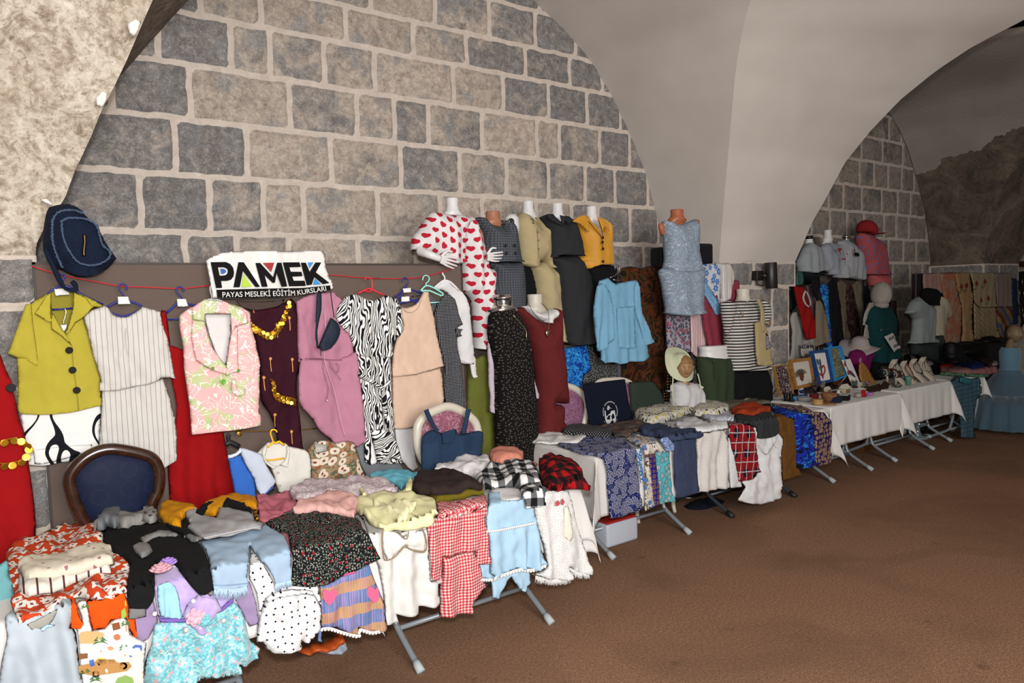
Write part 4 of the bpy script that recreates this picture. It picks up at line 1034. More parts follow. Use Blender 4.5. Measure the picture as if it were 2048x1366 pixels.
def hand(t, w, d, up, m, L=.17, name='hand', curl=.3, arm=None):
    """palm, four fingers and a thumb; w wrist, d finger direction, up the thumb side"""
    w = Vector(w); d = Vector(d).normalized(); up = (Vector(up) - d * Vector(up).dot(d)).normalized(); nrm = d.cross(up)
    bm = bmesh.new(); s = L / .17
    if arm: tube(bm, smoothpts([Vector(a) for a in arm] + [w + d * .015], 4), [.036 * s * (1 - .42 * i / ((len(arm)) * 4)) for i in range(len(arm) * 4 + 1)], 14)
    for k, (o_, ln, r) in enumerate(((.032, .068, .0085), (.011, .076, .009), (-.011, .071, .0088), (-.031, .056, .0078))):
        a = w + d * .02 * s + up * o_ * .55 * s; b = w + d * .078 * s + up * o_ * s; sp = (d + up * (o_ * 2.6)).normalized()
        q = [a, (a + b) / 2, b]; p = b; dd = sp.copy()
        for j in range(3):
            dd = (dd - nrm * curl * (.3 + .2 * k)).normalized(); p = p + dd * ln * s / 3 * 1.05; q.append(p)
        tube(bm, smoothpts(q, 3), [r * s * (1.5 - .5 * min(1, i / 6)) * (1 - .25 * max(0, i - 6) / 9) for i in range((len(q) - 1) * 3 + 1)], 8)
    a = w + d * .018 * s + up * .018 * s; q = [a, a + (d * .5 + up * .9).normalized() * .035 * s, a + (d * .6 + up * .9).normalized() * .062 * s, a + (d * .95 + up * .7).normalized() * .085 * s]
    tube(bm, smoothpts(q, 3), [.0125 * s * (1 - .45 * i / 9) for i in range(10)], 8)
    return from_bm(name, bm, m, t)
def dressed(name, label, y, top, skin, parts, sh=.2, neck=.045, cap=None, cat='mannequin', group=None, nl=.11, polez=None):
    sf = Vert(y); c0 = Py(p1(top), y); t = thing(name, (c0.x, y, 0), label, cat, group)
    c = torso(t, top, y + .03, skin, sh, .36, neck, cap=cap, nl=nl)
    for pn, ol, m, dy, kw in parts:
        if pn == 'cord': kw = dict(kw); cord(kw.pop('nm', 'necklace'), ol, Vert(y - dy), kw.pop('r', .0025), m, t, 0, **kw)
        elif pn == 'disc':
            for p in px(ol): disc(kw.get('nm', 'button'), p, Vert(y - dy), kw.get('r', .011), .006, m, t, 0)
        else:
            k = dict(thick=.12, back=.10, R=.14, wr=.006, n=700); k.update(kw); cloth(pn, ol, Vert(y - dy), m, parent=t, **k)
    pole(t, c.x, min(y + .15, 4.25) if 5.5 < c.x < 7 else y + .15, c.z - .3); return t, c
HEARTS = pm('white_cloth_with_red_hearts', hearts('c9c6c6', 'a81c30', 14, 16))
t, c = dressed('dress_form', 'headless white mannequin in a white dress printed with red hearts', 4.40, 'Z4 338,85', SKW, [
    ('dress', 'Z4 290,190 380,195 450,205 485,240 510,310 545,420 560,540 600,545 612,600 600,700 597,800 585,920 575,1040 500,1065 488,950 480,800 455,730 410,690 400,500 395,400 380,260', HEARTS, 0.0, dict(fold=.022, ff=9, hem=.6, n=1300, thick=.13)),
    ('cape_sleeve', 'Z4 205,172 290,188 380,195 450,207 470,240 420,300 405,500 345,512 250,500 165,450 110,432 68,425 75,350 130,270 180,190', HEARTS, .05, dict(fold=.014, ff=9, n=900, thick=.12, back=.03, uvrot=.5))], sh=.2)
sk = Vert(4.2)
w = on(Vert(4.22), p1('Z4 250,478')); hand(t, w, Vector((1, -.1, -.28)), (.25, -.2, 1), SKW, .17, curl=.12, arm=[on(Vert(4.33), p1('Z4 130,430')), on(Vert(4.24), p1('Z4 190,452'))], name='arm')
CHK = pm('dark_grey_checked_suiting', lambda: (lambda u, v: mixc(mx(fract(u * 52) < .2, fract(v * 52) < .2), '36393f', '54575e'))(*UV()))
t, c = dressed('dress_form', 'tan headless mannequin in a dark grey checked double-breasted waistcoat and skirt', 4.50, 'Z4 602,172', SKT, [
    ('skirt', 'Z4 565,505 778,500 800,600 805,700 805,790 740,815 600,810 590,740 605,640 600,545', CHK, .0, dict(fold=.01, ff=5, n=500)),
    ('waistcoat', 'Z4 482,218 510,208 545,212 575,250 610,262 640,268 668,285 665,262 640,228 700,230 735,255 752,300 770,440 780,502 660,500 555,508 548,430 545,330 510,270', CHK, .02, dict(n=600)),
    ('disc', 'Z4 686,395 745,395 690,445 750,445', pla('17181b', .3), .155, dict(r=.012))], sh=.19, neck=.055, nl=.08)
cloth('shoulder', 'Z4 490,235 520,250 545,330 548,372 530,370 510,320', Vert(4.49), SKT, parent=t, thick=.03, back=.03, n=60)
w = on(Vert(4.28), p1('Z4 553,468')); hand(t, w, Vector((1, -.2, -.02)), (.1, -.3, 1), SKW, .16, curl=.25, name='hand_on_hip')
KHA = fab('a0926f', name='khaki_beige_suiting')
t, c = dressed('dress_form', 'white headless mannequin in a pale khaki waistcoat and trousers', 4.58, 'Z4 832,105', SKW, [
    ('trousers', 'Z4 855,535 920,495 985,535 1022,535 1032,640 1038,800 1055,900 1070,1015 1055,1025 960,1000 900,800 870,620', KHA, -.02, dict(n=500, fold=.012, ff=6)),
    ('waistcoat', 'Z4 758,215 785,178 820,190 862,222 880,250 897,278 893,235 880,212 935,218 962,238 968,330 975,440 985,540 920,488 850,535 780,510 770,430 755,300 748,260', KHA, .02, dict(n=700)),
    ('cord', 'Z4 895,280 898,380 905,470', fab('857853'), .15, dict(nm='front_opening', r=.002)),
    ('disc', 'Z4 897,305 900,360 903,415', fab('7c704e'), .15, dict(r=.008))], sh=.19)
bm = bmesh.new(); lathe(bm, [(.05, -.09), (.06, -.03), (.055, .04), (.03, .07)], on(Vert(4.5), p1('Z4 728,250')), 18); from_bm('arm_stump', bm, SKW, t)
disc('arm_fitting', p1('Z4 718,240'), Vert(4.44), .028, .02, met('6c7074', .3), t, 0)
cord('necklace', 'Z4 850,215 870,235 862,245 875,250', Vert(4.44), .003, met('6a6a68', .3), t, 0)
BLACKF = fab('0e0e10', name='black_crepe')
garment('black_skirt', 'black skirt between the checked skirt and the khaki trousers', 'skirt', [('body', 'Z4 780,512 830,520 860,560 880,640 887,725 850,775 808,790 806,650', BLACKF, Vert(4.6), dict(n=200, thick=.05))])
DGR = fab('27282b', name='charcoal_suiting')
t, c = dressed('dress_form', 'white headless mannequin in a charcoal collared cropped blouse and long charcoal skirt', 4.52, 'Z4 1022,120', SKW, [
    ('skirt', 'Z4 985,475 1110,455 1185,480 1225,600 1250,760 1268,950 1260,1015 1180,1035 1100,1040 1065,1010 1050,860 1030,640 1008,535', DGR, 0.0, dict(n=700, fold=.01, ff=5)),
    ('blouse', 'Z4 915,208 960,188 985,195 1020,232 1058,248 1062,225 1075,200 1112,228 1135,265 1152,300 1172,400 1184,465 1110,460 1020,455 975,470 966,380 960,300', DGR, .03, dict(n=600)),
    ('collar', 'Z4 960,188 985,195 1020,232 1058,248 1052,270 1000,240 965,215', DGR, .15, dict(thick=.008, back=.004, R=.01, n=100)),
    ('collar', 'Z4 1040,195 1080,205 1115,235 1105,255 1075,232 1060,262 1050,240', DGR, .15, dict(thick=.008, back=.004, R=.01, n=100))], sh=.19)
MUS = mat('mustard_satin', plain('b6801b', .08), .55, bump=.2, bscale=300, sheen=.2, spec=.3)
t, c = dressed('dress_form', 'white headless mannequin in a mustard satin blouse and black skirt', 4.50, 'Z4 1245,140', SKW, [
    ('skirt', 'Z4 1205,545 1240,525 1340,515 1386,530 1390,640 1380,800 1385,1100 1310,1120 1270,1060 1268,900 1250,760 1240,680', BLACKF, 0.0, dict(n=500)),
    ('blouse', 'Z4 1112,238 1160,205 1205,195 1225,235 1255,265 1285,300 1308,305 1303,255 1285,205 1330,228 1362,265 1366,370 1376,520 1330,520 1250,520 1200,545 1155,485 1185,440 1170,380 1140,290', MUS, .02, dict(n=800, fold=.006, ff=6)),
    ('collar', 'Z4 1160,205 1200,195 1240,250 1225,305 1170,255 1115,240', MUS, .145, dict(thick=.008, back=.004, R=.01, n=120)),
    ('collar', 'Z4 1282,205 1320,225 1355,250 1362,300 1330,270 1310,300 1295,240', MUS, .145, dict(thick=.008, back=.004, R=.01, n=120)),
    ('cord', 'Z4 1225,235 1270,290 1315,345 1318,420', met('3b2f25', .4), .16, dict(nm='necklace', r=.0025)),
    ('cord', 'Z4 1290,225 1310,280 1320,345', met('3b2f25', .4), .16, dict(nm='necklace', r=.0025)),
    ('disc', 'Z4 1318,342 1316,372 1320,415 1320,497', pla('2a160e', .3), .165, dict(r=.012, nm='bead'))], sh=.19)
OLIVE = fab('5d6029', name='olive_cotton')
garment('olive_trousers', 'olive green trousers standing between the white hooded top and black floral dress', 'trousers', [('legs', 'Z3 1015,770 1060,745 1095,765 1110,900 1130,1100 1148,1366 1145,1430 960,1490 955,1300 958,1000 962,810', OLIVE, Vert(4.36), dict(n=500, thick=.04, fold=.008, ff=7))])
TINY = pm('black_cloth_with_tiny_tan_sprigs', dots('100e0e', '5b544d', 46, .17, rnd=.9))
LAV = fab('b2a5b0', name='pale_lilac_cotton')
t, c = dressed('dress_form', 'mannequin with chrome neck cap in a long black dress with tiny sprigs', 4.22, 'Z4 665,745', CHR, [
    ('dress', 'Z3 1180,440 1130,462 1103,510 1098,600 1110,700 1130,800 1140,950 1140,1150 1150,1400 Z5 0,1130 150,1190 215,1200 232,1010 225,850 205,640 190,480 170,330 130,250 80,190 30,170', TINY, 0.0, dict(n=1400, fold=.012, ff=5)),
    ('undersleeve', 'Z3 1095,600 1112,700 1130,800 1138,960 1130,1128 1108,1118 1098,900 1090,720', LAV, -.03, dict(n=150, thick=.04, back=.03, R=.04)),
    ('undersleeve', 'Z5 180,330 200,450 215,600 240,700 245,770 215,770 200,600 185,480', LAV, -.03, dict(n=150, thick=.04, back=.03, R=.04)),
    ('cord', 'Z4 735,845 790,910 820,950 822,1000', met('b5a58a', .4), .13, dict(nm='bag_chain', r=.003)),
    ('disc', 'Z4 850,1215 852,1300', met('a8895a', .4), .1, dict(r=.009, nm='button'))], sh=.19, neck=.075, nl=.07)
bm = bmesh.new(); cc = Py(p1('Z4 668,745'), 4.22); lathe(bm, [(.045, 0), (.078, .002), (.078, .02), (.07, .022), (.07, .035), (.03, .036)], cc, 28); from_bm('neck_cap', bm, CHR, t)
MRN = fab('571d1e', name='brick_maroon_crepe')
t, c = dressed('dress_form', 'ivory mannequin in a long brick-maroon pinafore with white round collar and leaf pendant', 4.34, 'Z5 226,92', SKC, [
    ('blouse_collar', 'Z5 140,172 180,165 215,200 260,215 310,200 345,185 362,215 345,250 300,280 240,262 180,220', WHI, .04, dict(n=200, thick=.09)),
    ('dress', 'Z5 90,190 138,175 175,215 240,258 300,280 340,255 360,215 345,182 385,190 390,280 395,400 410,550 425,700 432,805 345,800 402,814 403,975 395,1000 235,1015 240,900 245,760 235,620 215,480 195,400 170,320 120,250', MRN, .03, dict(n=1200, fold=.006, ff=4)),
    ('cord', 'Z5 185,150 210,200 250,250 290,275 298,330', met('6b5a4a', .4), .14, dict(nm='necklace', r=.002)),
    ('cord', 'Z5 265,150 300,180 318,230 318,290 312,335', met('6b5a4a', .4), .14, dict(nm='necklace', r=.002)),
    ('undersleeve', 'Z5 378,230 390,300 400,330 410,395 398,400 385,330', WHI, -.02, dict(n=60, thick=.03, back=.02)),
    ('cord', 'Z5 380,320 392,380 385,440', fab('6d2526'), .10, dict(nm='side_tie', r=.004))], sh=.19, neck=.06, nl=.12)
cloth('pendant', 'Z5 296,332 325,332 322,355 308,376 298,352', Vert(4.19), met('bcae93', .3), n=40, thick=.01, parent=t, sm=1)
LBL = fab('6c99b4', name='light_blue_crinkled_cotton')
t = garment('blue_tunic', 'light blue crinkled long-sleeved tunic with folded trousers on a wire hanger', 'tunic', [
    ('body', 'Z6 60,525 120,505 160,545 235,530 300,518 320,545 322,650 335,740 360,860 380,960 382,1020 330,1050 250,1050 190,1068 150,1055 95,1062 70,1040 68,960 50,800 40,700 45,600', LBL, Vert(4.33), dict(n=900, thick=.05, fold=.012, ff=9, wr=.006)),
    ('sleeve', 'Z6 45,560 80,540 130,600 150,760 155,900 95,965 60,985 38,950 30,800 25,700', LBL, Vert(4.30), dict(n=350, thick=.04, fold=.012, ff=12)),
    ('sleeve', 'Z6 300,530 322,560 330,680 360,780 400,890 410,925 355,945 320,820 290,700 285,600', LBL, Vert(4.30), dict(n=350, thick=.04, fold=.01, ff=12)),
    ('folded_trousers', 'Z6 175,700 290,690 300,960 240,965 190,960 180,870', LBL, Vert(4.295), dict(n=250, thick=.02, fold=.008, ff=16))])
hanger('wire hanger holding the light blue crinkled tunic', 'Z6 165,455 162,430 175,422 190,440 185,470 165,490', 'Z6 130,505 165,490 180,475 215,515', met('a9a9a9', .25), 4.29, None, 'Z6 150,518 180,524 210,520', .003)
BRO = pm('brown_cloth_with_rust_and_olive_swirls', blobs(['241409', '3a2311', '5a2410', '2f2a12', '1b1008'], 6, 2.5, [0, .42, .5, .56, .64], det=1))
garment('patterned_cloth', 'large dark brown cloth with rust and olive swirls behind the light blue tunic', 'cloth', [('sheet', 'Z6 200,445 260,432 330,445 400,428 455,440 470,600 500,900 530,1240 400,1290 210,1200 200,900', BRO, Vert(4.53), dict(n=700, thick=.02, fold=.02, ff=5))])
BLUP = pm('bright_blue_leaf_print', blobs(['0d2f7a', '1858a8', '2b86c4', '143f90', '3aa3d2'], 22, 1.5, [0, .42, .5, .56, .63]))
garment('blue_print_shorts', 'bright blue leaf-print shorts hanging below the charcoal skirt', 'shorts', [('body', 'Z5 412,445 570,420 592,580 545,630 520,695 420,682', BLUP, Vert(4.5), dict(n=250, thick=.03, fold=.01))])
SPK = pm('dark_grey_speckled_cloth', dots('2c2d2d', '8c8b86', 75, .25, rnd=1))
garment('speckled_skirt', 'dark grey skirt with fine pale speckles beside the blue print shorts', 'skirt', [('body', 'Z5 560,415 620,440 650,545 755,545 765,625 700,650 540,672 535,630 592,585', SPK, Vert(4.545), dict(n=250, thick=.02, fold=.008))])
garment('grey_lilac_skirt', 'small patch of grey-lilac skirt showing below the light blue tunic hem', 'skirt', [('body', 'Z5 740,520 808,540 800,622 780,650 760,630', fab('55525c'), Vert(4.57), dict(n=80, thick=.01))])
BPAI = pm('grey_blue_feather_leaf_print', blobs(['6a7d8e', '8393a4', '5a6b7a', '98a4b1', '6c7584', 'a6b0bb'], 24, 3.2, [0, .40, .45, .5, .55, .6], sx=1, sy=1.5))
t, c = dressed('dress_form', 'orange headless mannequin in a sleeveless grey-blue leaf-print set', 4.30, 'Z6 565,62', SKO, [
    ('skirt', 'Z6 455,455 500,440 700,430 735,470 722,560 725,735 600,752 500,735 492,650 475,540', BPAI, .06, dict(n=500, fold=.012, ff=7, thick=.1)),
    ('top', 'Z6 482,135 520,138 550,155 590,162 640,140 680,125 690,260 688,330 700,400 715,450 600,470 490,460 500,400 497,300 490,220', BPAI, .03, dict(n=600, fold=.006, ff=7))], sh=.19, neck=.058, nl=.085)
for ol in ('Z6 448,155 490,138 488,232 465,222 450,190', 'Z6 678,125 705,128 705,180 690,206 684,200'): cloth('shoulder', ol, Vert(4.30), SKO, parent=t, thick=.05, back=.05, R=.05, n=80)
def case(name, label, ol, y, d=.2):
    q = [on(Vert(y), p) for p in px(ol)]; x0, x1 = min(v.x for v in q), max(v.x for v in q); z0, z1 = min(v.z for v in q), max(v.z for v in q)
    t = thing(name, ((x0 + x1) / 2, y, z0), label, 'speaker')
    bm = bmesh.new(); box(bm, (x0, y, z0), (x1, y + d, z1), bev=.02); from_bm('cabinet', bm, pla('17171a', .6, 'black_box'), t, False)
    bm = bmesh.new(); box(bm, (x0 + .02, y - .006, z0 + .02), (x1 - .02, y + .004, z1 - .02), bev=.008); from_bm('grille', bm, pla('0c0c0e', .9), t, False)
    bm = bmesh.new(); tube(bm, [((x0 + x1) / 2, y + .1, 0), ((x0 + x1) / 2, y + .1, z0 + .01)], .017, 10); lathe(bm, [(.15, 0), (.15, .02), (.03, .04)], ((x0 + x1) / 2, y + .1, 0), 24); from_bm('stand', bm, BLKP, t)
case('loudspeaker', 'black loudspeaker behind the right shoulder of the orange mannequin', 'Z6 700,280 803,415', 4.44, .12)
case('loudspeaker', 'black loudspeaker half hidden left of the orange mannequin', 'Z6 463,305 520,440', 4.5, .14)
LVF = pm('pale_lilac_cloth_with_small_navy_and_red_florets', flowers('8c8994', '262a44', '8f8f97', 30, .42, 3, second='7b2d3d', rnd=1))
garment('floral_trousers', 'pale lilac trousers with small navy florets below the leaf-print skirt', 'trousers', [('body', 'Z6 492,730 650,745 652,985 600,995 570,1005 505,985', LVF, Vert(4.42), dict(n=250, thick=.03, fold=.01, ff=8))])
garment('pink_striped_shirt', 'pink and white striped shirt beside the lilac floral trousers', 'shirt', [('body', 'Z6 650,742 730,742 765,940 712,960 700,1028 655,988', pm('pink_and_white_fine_stripes', stripes_v('bfb0ae', 'b57f86', 38, .4, .2)), Vert(4.40), dict(n=250, thick=.03, fold=.01, ff=8))])
ROSE = fab('7c2f3e', name='raspberry_cotton')
garment('raspberry_trousers', 'raspberry pink trousers hanging above the white hip form', 'trousers', [
    ('legs', 'Z6 722,610 850,560 930,520 972,530 968,620 905,700 880,800 885,900 890,948 765,950 745,850 730,720', ROSE, Vert(4.34), dict(n=400, thick=.035, fold=.012, ff=8))])
t = garment('printed_scarf', 'white headscarf with blue roses and pale blue border over the raspberry trousers', 'scarf', [
    ('centre', 'Z6 685,428 760,415 850,412 850,740 815,735 760,640 700,560', pm('white_cloth_with_blue_roses', flowers('b7bac0', '4a6fa5', '8ea4c6', 13, .36, 6)), Vert(4.33), dict(n=250, thick=.012)),
    ('border', 'Z6 685,455 715,455 745,520 800,600 845,680 850,738 820,748 760,640 700,560', pm('pale_blue_lace_border', swirls('5f87ad', '8fb0cc', 30, .04)), Vert(4.31), dict(n=150, thick=.01))])
garment('ribbed_scarf', 'white ribbed scarf draped beside the blue rose headscarf', 'scarf', [('body', 'Z6 845,415 900,410 935,470 930,560 905,640 850,668', pm('white_ribbed_knit', stripes_v('c2bdb9', 'a8a3a0', 45, .5)), Vert(4.32), dict(n=200, thick=.05, R=.05, fold=.01, ff=14))])
# hip form with green trousers
HB = Vert(4.3); t = thing('hip_form', base_of(HB, 'Z6 800,1320'), 'white hip mannequin in dark green trousers', 'mannequin')
a, b = on(HB, p1('Z6 722,985')), on(HB, p1('Z6 885,985')); cx = (a + b) / 2; bm = bmesh.new(); hw = (b - a).length / 2
lathe(bm, [(hw * .93, .055), (hw * .97, .045), (hw * .92, .02), (hw * .95, -.02), (hw * 1.05, -.07), (hw * 1.0, -.2)], cx, 30, sy=.62); from_bm('hips', bm, SKW, t)
GRT = fab('2e3826', name='dark_green_cotton')
cloth('trousers', 'Z6 702,1018 800,1022 888,1015 912,1110 908,1250 900,1330 790,1340 735,1320 712,1150', Vert(4.24), GRT, parent=t, thick=.1, back=.08, R=.1, n=500, fold=.008, ff=6)
cord('fly_seam', 'Z6 805,1030 808,1110 812,1180', Vert(4.13), .002, fab('1d2419'), t, 0); disc('button', p1('Z6 808,1048'), Vert(4.13), .009, .005, met('8c8a80', .3), t, 0)
STR = pm('white_jersey_with_black_stripes', stripes_h('b9b5b0', '17171a', 36, .42))
t, c = dressed('dress_form', 'ivory mannequin in a black and white striped t-shirt and black skirt', 4.22, 'Z6 995,578', SKC, [
    ('skirt', 'Z6 905,1105 1130,1095 1155,1200 1158,1330 905,1330', BLACKF, .0, dict(n=300)),
    ('t_shirt', 'Z6 930,665 975,650 1000,662 1040,640 1080,645 1110,690 1100,760 1085,800 1090,900 1095,1000 1135,1100 1010,1105 902,1110 893,960 890,860 905,760', STR, .02, dict(n=800)),
    ('sleeve', 'Z6 855,672 900,655 945,665 925,760 895,850 888,915 872,800', STR, .04, dict(n=200, thick=.06, back=.04, R=.05)),
    ('sleeve', 'Z6 1090,648 1132,655 1160,690 1152,780 1120,800 1085,780 1100,700', STR, .04, dict(n=200, thick=.06, back=.04, R=.05)),
    ('cord', 'Z6 960,660 975,720 988,760 988,825', met('8b7442', .3), .16, dict(nm='necklace', r=.002)),
    ('cord', 'Z6 1015,660 1000,720 990,760', met('8b7442', .3), .16, dict(nm='necklace', r=.002)),
    ('disc', 'Z6 983,735 990,742 993,752 986,762', met('d9b860', .2), .165, dict(r=.006, nm='charm'))], sh=.19, neck=.062, nl=.12)
TOTE = fab('9c8c66', name='beige_canvas')
t = garment('tote_bag', 'beige canvas tote bag with lavender picture over the striped shoulder', 'bag', [
    ('strap', 'Z6 1083,648 1105,638 1130,700 1138,800 1128,860 1108,800 1110,720', TOTE, Vert(4.02), dict(n=120, thick=.008, R=.01)),
    ('bag', 'Z6 1072,800 1110,785 1135,790 1160,880 1188,1070 1140,1078 1095,1075 1080,1000', TOTE, Vert(4.04), dict(n=200, thick=.03)),
    ('lavender_picture', 'Z6 1145,860 1165,900 1178,960 1150,975', pm('lavender_print', swirls('a29573', '4b4a80', 60, .08)), Vert(4.015), dict(n=40, thick=.003))])
cloth('handle_charm', 'Z6 1150,740 1168,765 1172,800 1155,812 1145,790', Vert(4.16), fab('a0754a'), n=60, thick=.03, parent=t)
# wall lamp on the pier
lp = Py(p1('P 1542,551'), PIERY - .12); t = thing('wall_lamp', lp, 'black cylindrical up-down wall lamp on the stone pier', 'lamp')
LB = mat('dark_bronze_metal', plain('15100f', .2), .45, spec=.5)
bm = bmesh.new(); M = Matrix.Rotation(-.05, 4, 'Y'); lathe(bm, [(.05, -.125), (.058, -.13), (.06, -.127), (.06, .127), (.058, .13), (.05, .125)], lp, 28, M=M); from_bm('cylinder', bm, LB, t)
bm = bmesh.new(); box(bm, (lp.x - .155, PIERY - .07, lp.z - .045), (lp.x - .045, PIERY, lp.z + .05), bev=.006); tube(bm, [(lp.x - .08, PIERY - .06, lp.z), (lp.x, lp.y, lp.z)], .022, 10); from_bm('wall_box', bm, LB, t)
bm = bmesh.new(); tube(bm, smoothpts([(lp.x - .11, PIERY - .03, lp.z - .04), (lp.x - .1, PIERY - .04, lp.z - .085), (lp.x - .06, PIERY - .06, lp.z - .1), (lp.x - .03, PIERY - .09, lp.z - .09)], 4), .006, 6); from_bm('cable', bm, BLKP, t)
# ---- chairs
def chair(label, ring, y, pad, frame, fr=.028, m_in=None, zs=.46, depth=.46, width=.5, name='upholstered_chair'):
    q = px(ring); S0 = Vert(y); P3 = [on(S0, p) for p in q]; c = sum(P3, Vector()) / len(P3)
    t = thing(name, (c.x, y - depth / 2, 0), label, 'chair')
    ring3 = smoothpts(P3, 6, True); bm = bmesh.new(); tube(bm, ring3, fr, 14, closed=True); o = from_bm('back_frame', bm, frame, t)
    inner = [(c.x + (v.x - c.x) * .93, c.z + (v.z - c.z) * .93) for v in ring3]
    V = []; Fc = []; n = len(inner); K = 7
    for s, off in ((-1, .0), (1, .0)):
        for k in range(K + 1):
            f = 1 - k / K; bul = .035 * math.sqrt(1 - f * f)
            for (x, z) in inner: V.append(Vector((c.x + (x - c.x) * f, y + s * (bul + .002), c.z + (z - c.z) * f)))
    for h in range(2):
        b = h * (K + 1) * n
        for k in range(K):
            for i in range(n):
                a = b + k * n + i; d = b + k * n + (i + 1) % n; f = (a, d, d + n, a + n); Fc.append(f if h else f[::-1])
    uv = [(v.x, v.z) for v in V]; mesh_obj('back_pad', V, Fc, pad, t, True, uv)
    zb = min(v.z for v in P3)
    bm = bmesh.new(); box(bm, (c.x - width / 2, y - depth, zs - .09), (c.x + width / 2, y + .0, zs - .03), bev=.012); from_bm('seat_rail', bm, frame, t, False)
    bm = bmesh.new(); box(bm, (c.x - width / 2 + .02, y - depth + .02, zs - .03), (c.x + width / 2 - .02, y - .03, zs + .04), bev=.03); from_bm('seat', bm, pad, t)
    for sx in (-1, 1):
        bm = bmesh.new(); xx = c.x + sx * (width / 2 - .04); tube(bm, smoothpts([(xx, y - depth + .04, zs - .06), (xx + sx * .015, y - depth + .02, .3), (xx, y - depth + .03, .1), (xx, y - depth + .01, 0)], 4), [.026 - .001 * i for i in range(13)], 12); from_bm('leg', bm, frame, t)
        bm = bmesh.new(); tube(bm, smoothpts([(c.x + sx * .13, y, zb + .03), (c.x + sx * .17, y - .01, zs), (c.x + sx * .2, y + .02, .2), (c.x + sx * .2, y + .06, 0)], 4), .022, 12); from_bm('leg', bm, frame, t)
    return t
WD = mat('dark_polished_walnut', lambda: ramp(nz(vec(*OBJ()), 18, 4, .6, 2), [(.3, '1c0d05'), (.6, '33190b'), (.8, '40220f')]), .25, coat=.5, spec=.5)
NVP = pm('navy_brocade', lambda: (lambda u, v: mixc((absx(voro(vec(u, v), 9, .2)[0] - .33) < .025), '0f1730', '151d38'))(*UV()), rough=.6)
chair('dark walnut armless chair with navy brocade oval back behind the near table', 'Y1 455,570 495,500 560,440 640,400 720,385 800,392 900,412 980,440 1020,490 1035,560 1025,650 985,740 960,850 900,960 760,1000 640,970 560,870 500,760 465,660', 3.98, NVP, WD, .03)
IVW = mat('ivory_lacquered_wood', plain('bdb6a8', .05), .35, spec=.5)
PKD = pm('rose_damask', lambda: (lambda u, v: mixc(absx(nz(vec(u, v), 26, 1, .5, 1.5) - .5) < .03, '7c4a5a', 'a27886'))(*UV()), rough=.55)
LLD = pm('lilac_damask', lambda: (lambda u, v: mixc(nz(vec(u, v), 60, 2, .5, 1.5) > .5, '6f4560', '886279'))(*UV()), rough=.6)
chair('ivory framed chair with rose damask back, denim pinafore hung over it', 'Z3 632,1290 640,1200 690,1140 770,1100 830,1085 890,1100 960,1140 1012,1195 1025,1280 1010,1380 960,1460 830,1500 700,1460 650,1380', 3.98, PKD, IVW, .03)
chair('ivory framed chair with lilac damask back beside the maroon dress', 'Z5 330,720 400,690 470,700 530,740 558,800 555,880 535,960 480,1040 400,1060 320,1030 270,960 255,860 280,770', 4.34, LLD, IVW, .028)
chair('ivory framed chair mostly hidden behind the navy tote bag', 'Z5 600,740 640,665 720,650 800,650 860,680 900,740 900,830 870,920 740,1000 620,930 595,830', 4.36, LLD, IVW, .022)
DENB = pm('patchwork_mid_blue_denim', lambda: (lambda u, v: mixc((vor(vec(u, v), 9, .1).outputs['Distance'] if False else nz(vec(floor_(u * 11), floor_(v * 11)), 3.7, 0)), mixc(nz(vec(u, v), 80, 3), '131f2f', '1c2c42'), '283b54'))(*UV()))
DS = Vert(3.9)
t = garment('denim_pinafore', 'blue patchwork denim pinafore with straps hanging on the rose damask chair', 'pinafore', [
    ('body', 'Z3 660,1290 700,1245 745,1235 800,1262 880,1228 900,1262 980,1252 1030,1240 1058,1250 1062,1300 1050,1380 1030,1460 960,1500 800,1520 660,1510 655,1400', DENB, DS, dict(n=500, thick=.05, R=.06, fold=.006)),
    ('strap', 'Z3 675,1110 705,1098 740,1180 775,1238 745,1245 700,1165', DENB, Vert(3.88), dict(n=80, thick=.008, R=.01)),
    ('strap', 'Z3 950,1100 982,1100 965,1180 948,1258 918,1258 935,1180', DENB, Vert(3.88), dict(n=80, thick=.008, R=.01)),
    ('bib_pocket', 'Z3 795,1255 880,1228 885,1270 860,1320 800,1325', DENB, Vert(3.86), dict(n=80, thick=.008, R=.01))])
# navy tote bag with emblem
NS = Vert(4.24); NVY = fab('0b1120', name='navy_nonwoven_bag')
t = garment('navy_bag', 'flat navy tote bag with a round-topped white city emblem', 'bag', [('bag', 'Z5 535,680 640,665 800,645 815,648 838,790 872,925 720,950 585,968 560,820', NVY, NS, dict(n=400, thick=.012, R=.02, wr=.004, sm=1))])
NE = Vert(4.222); EW = mat('white_ink', 'b9b8b8', .6)
def ebit(ol, holes=()): patch('emblem', ol, EW, NE, t, holes, .001)
ebit('W6 325,528 355,530 385,750 455,680 475,650 515,640 545,560 585,530 640,535 668,512 690,640 715,760 718,880 690,980 640,1045 615,1040 650,900 610,870 580,862 470,1025 420,980 370,900 345,790', holes=['W6 398,790 470,690 520,690 560,720 600,630 640,640 680,770 600,840 410,840'])
ebit('W6 520,700 560,740 580,830 510,830'); ebit('W6 420,360 450,390 495,350 480,410 580,470 470,440 490,490 430,525 425,450 390,490 430,420')
import itertools
for k in range(27):
    th = math.radians(200 - k * 8.6 if False else 205 - k * 8.9); rr = (262, 330)
    cxp, cyp = 500 + 40 * (k / 27), 560; x = cxp + rr[0] * math.cos(th) * .86; y = cyp - rr[1] * math.sin(th)
    if k in (6, 18): continue
    s = 15; ebit('W6 %d,%d %d,%d %d,%d %d,%d' % (x - s, y - s * 1.4, x + s * .6, y - s, x + s, y + s * 1.3, x - s * .4, y + s))
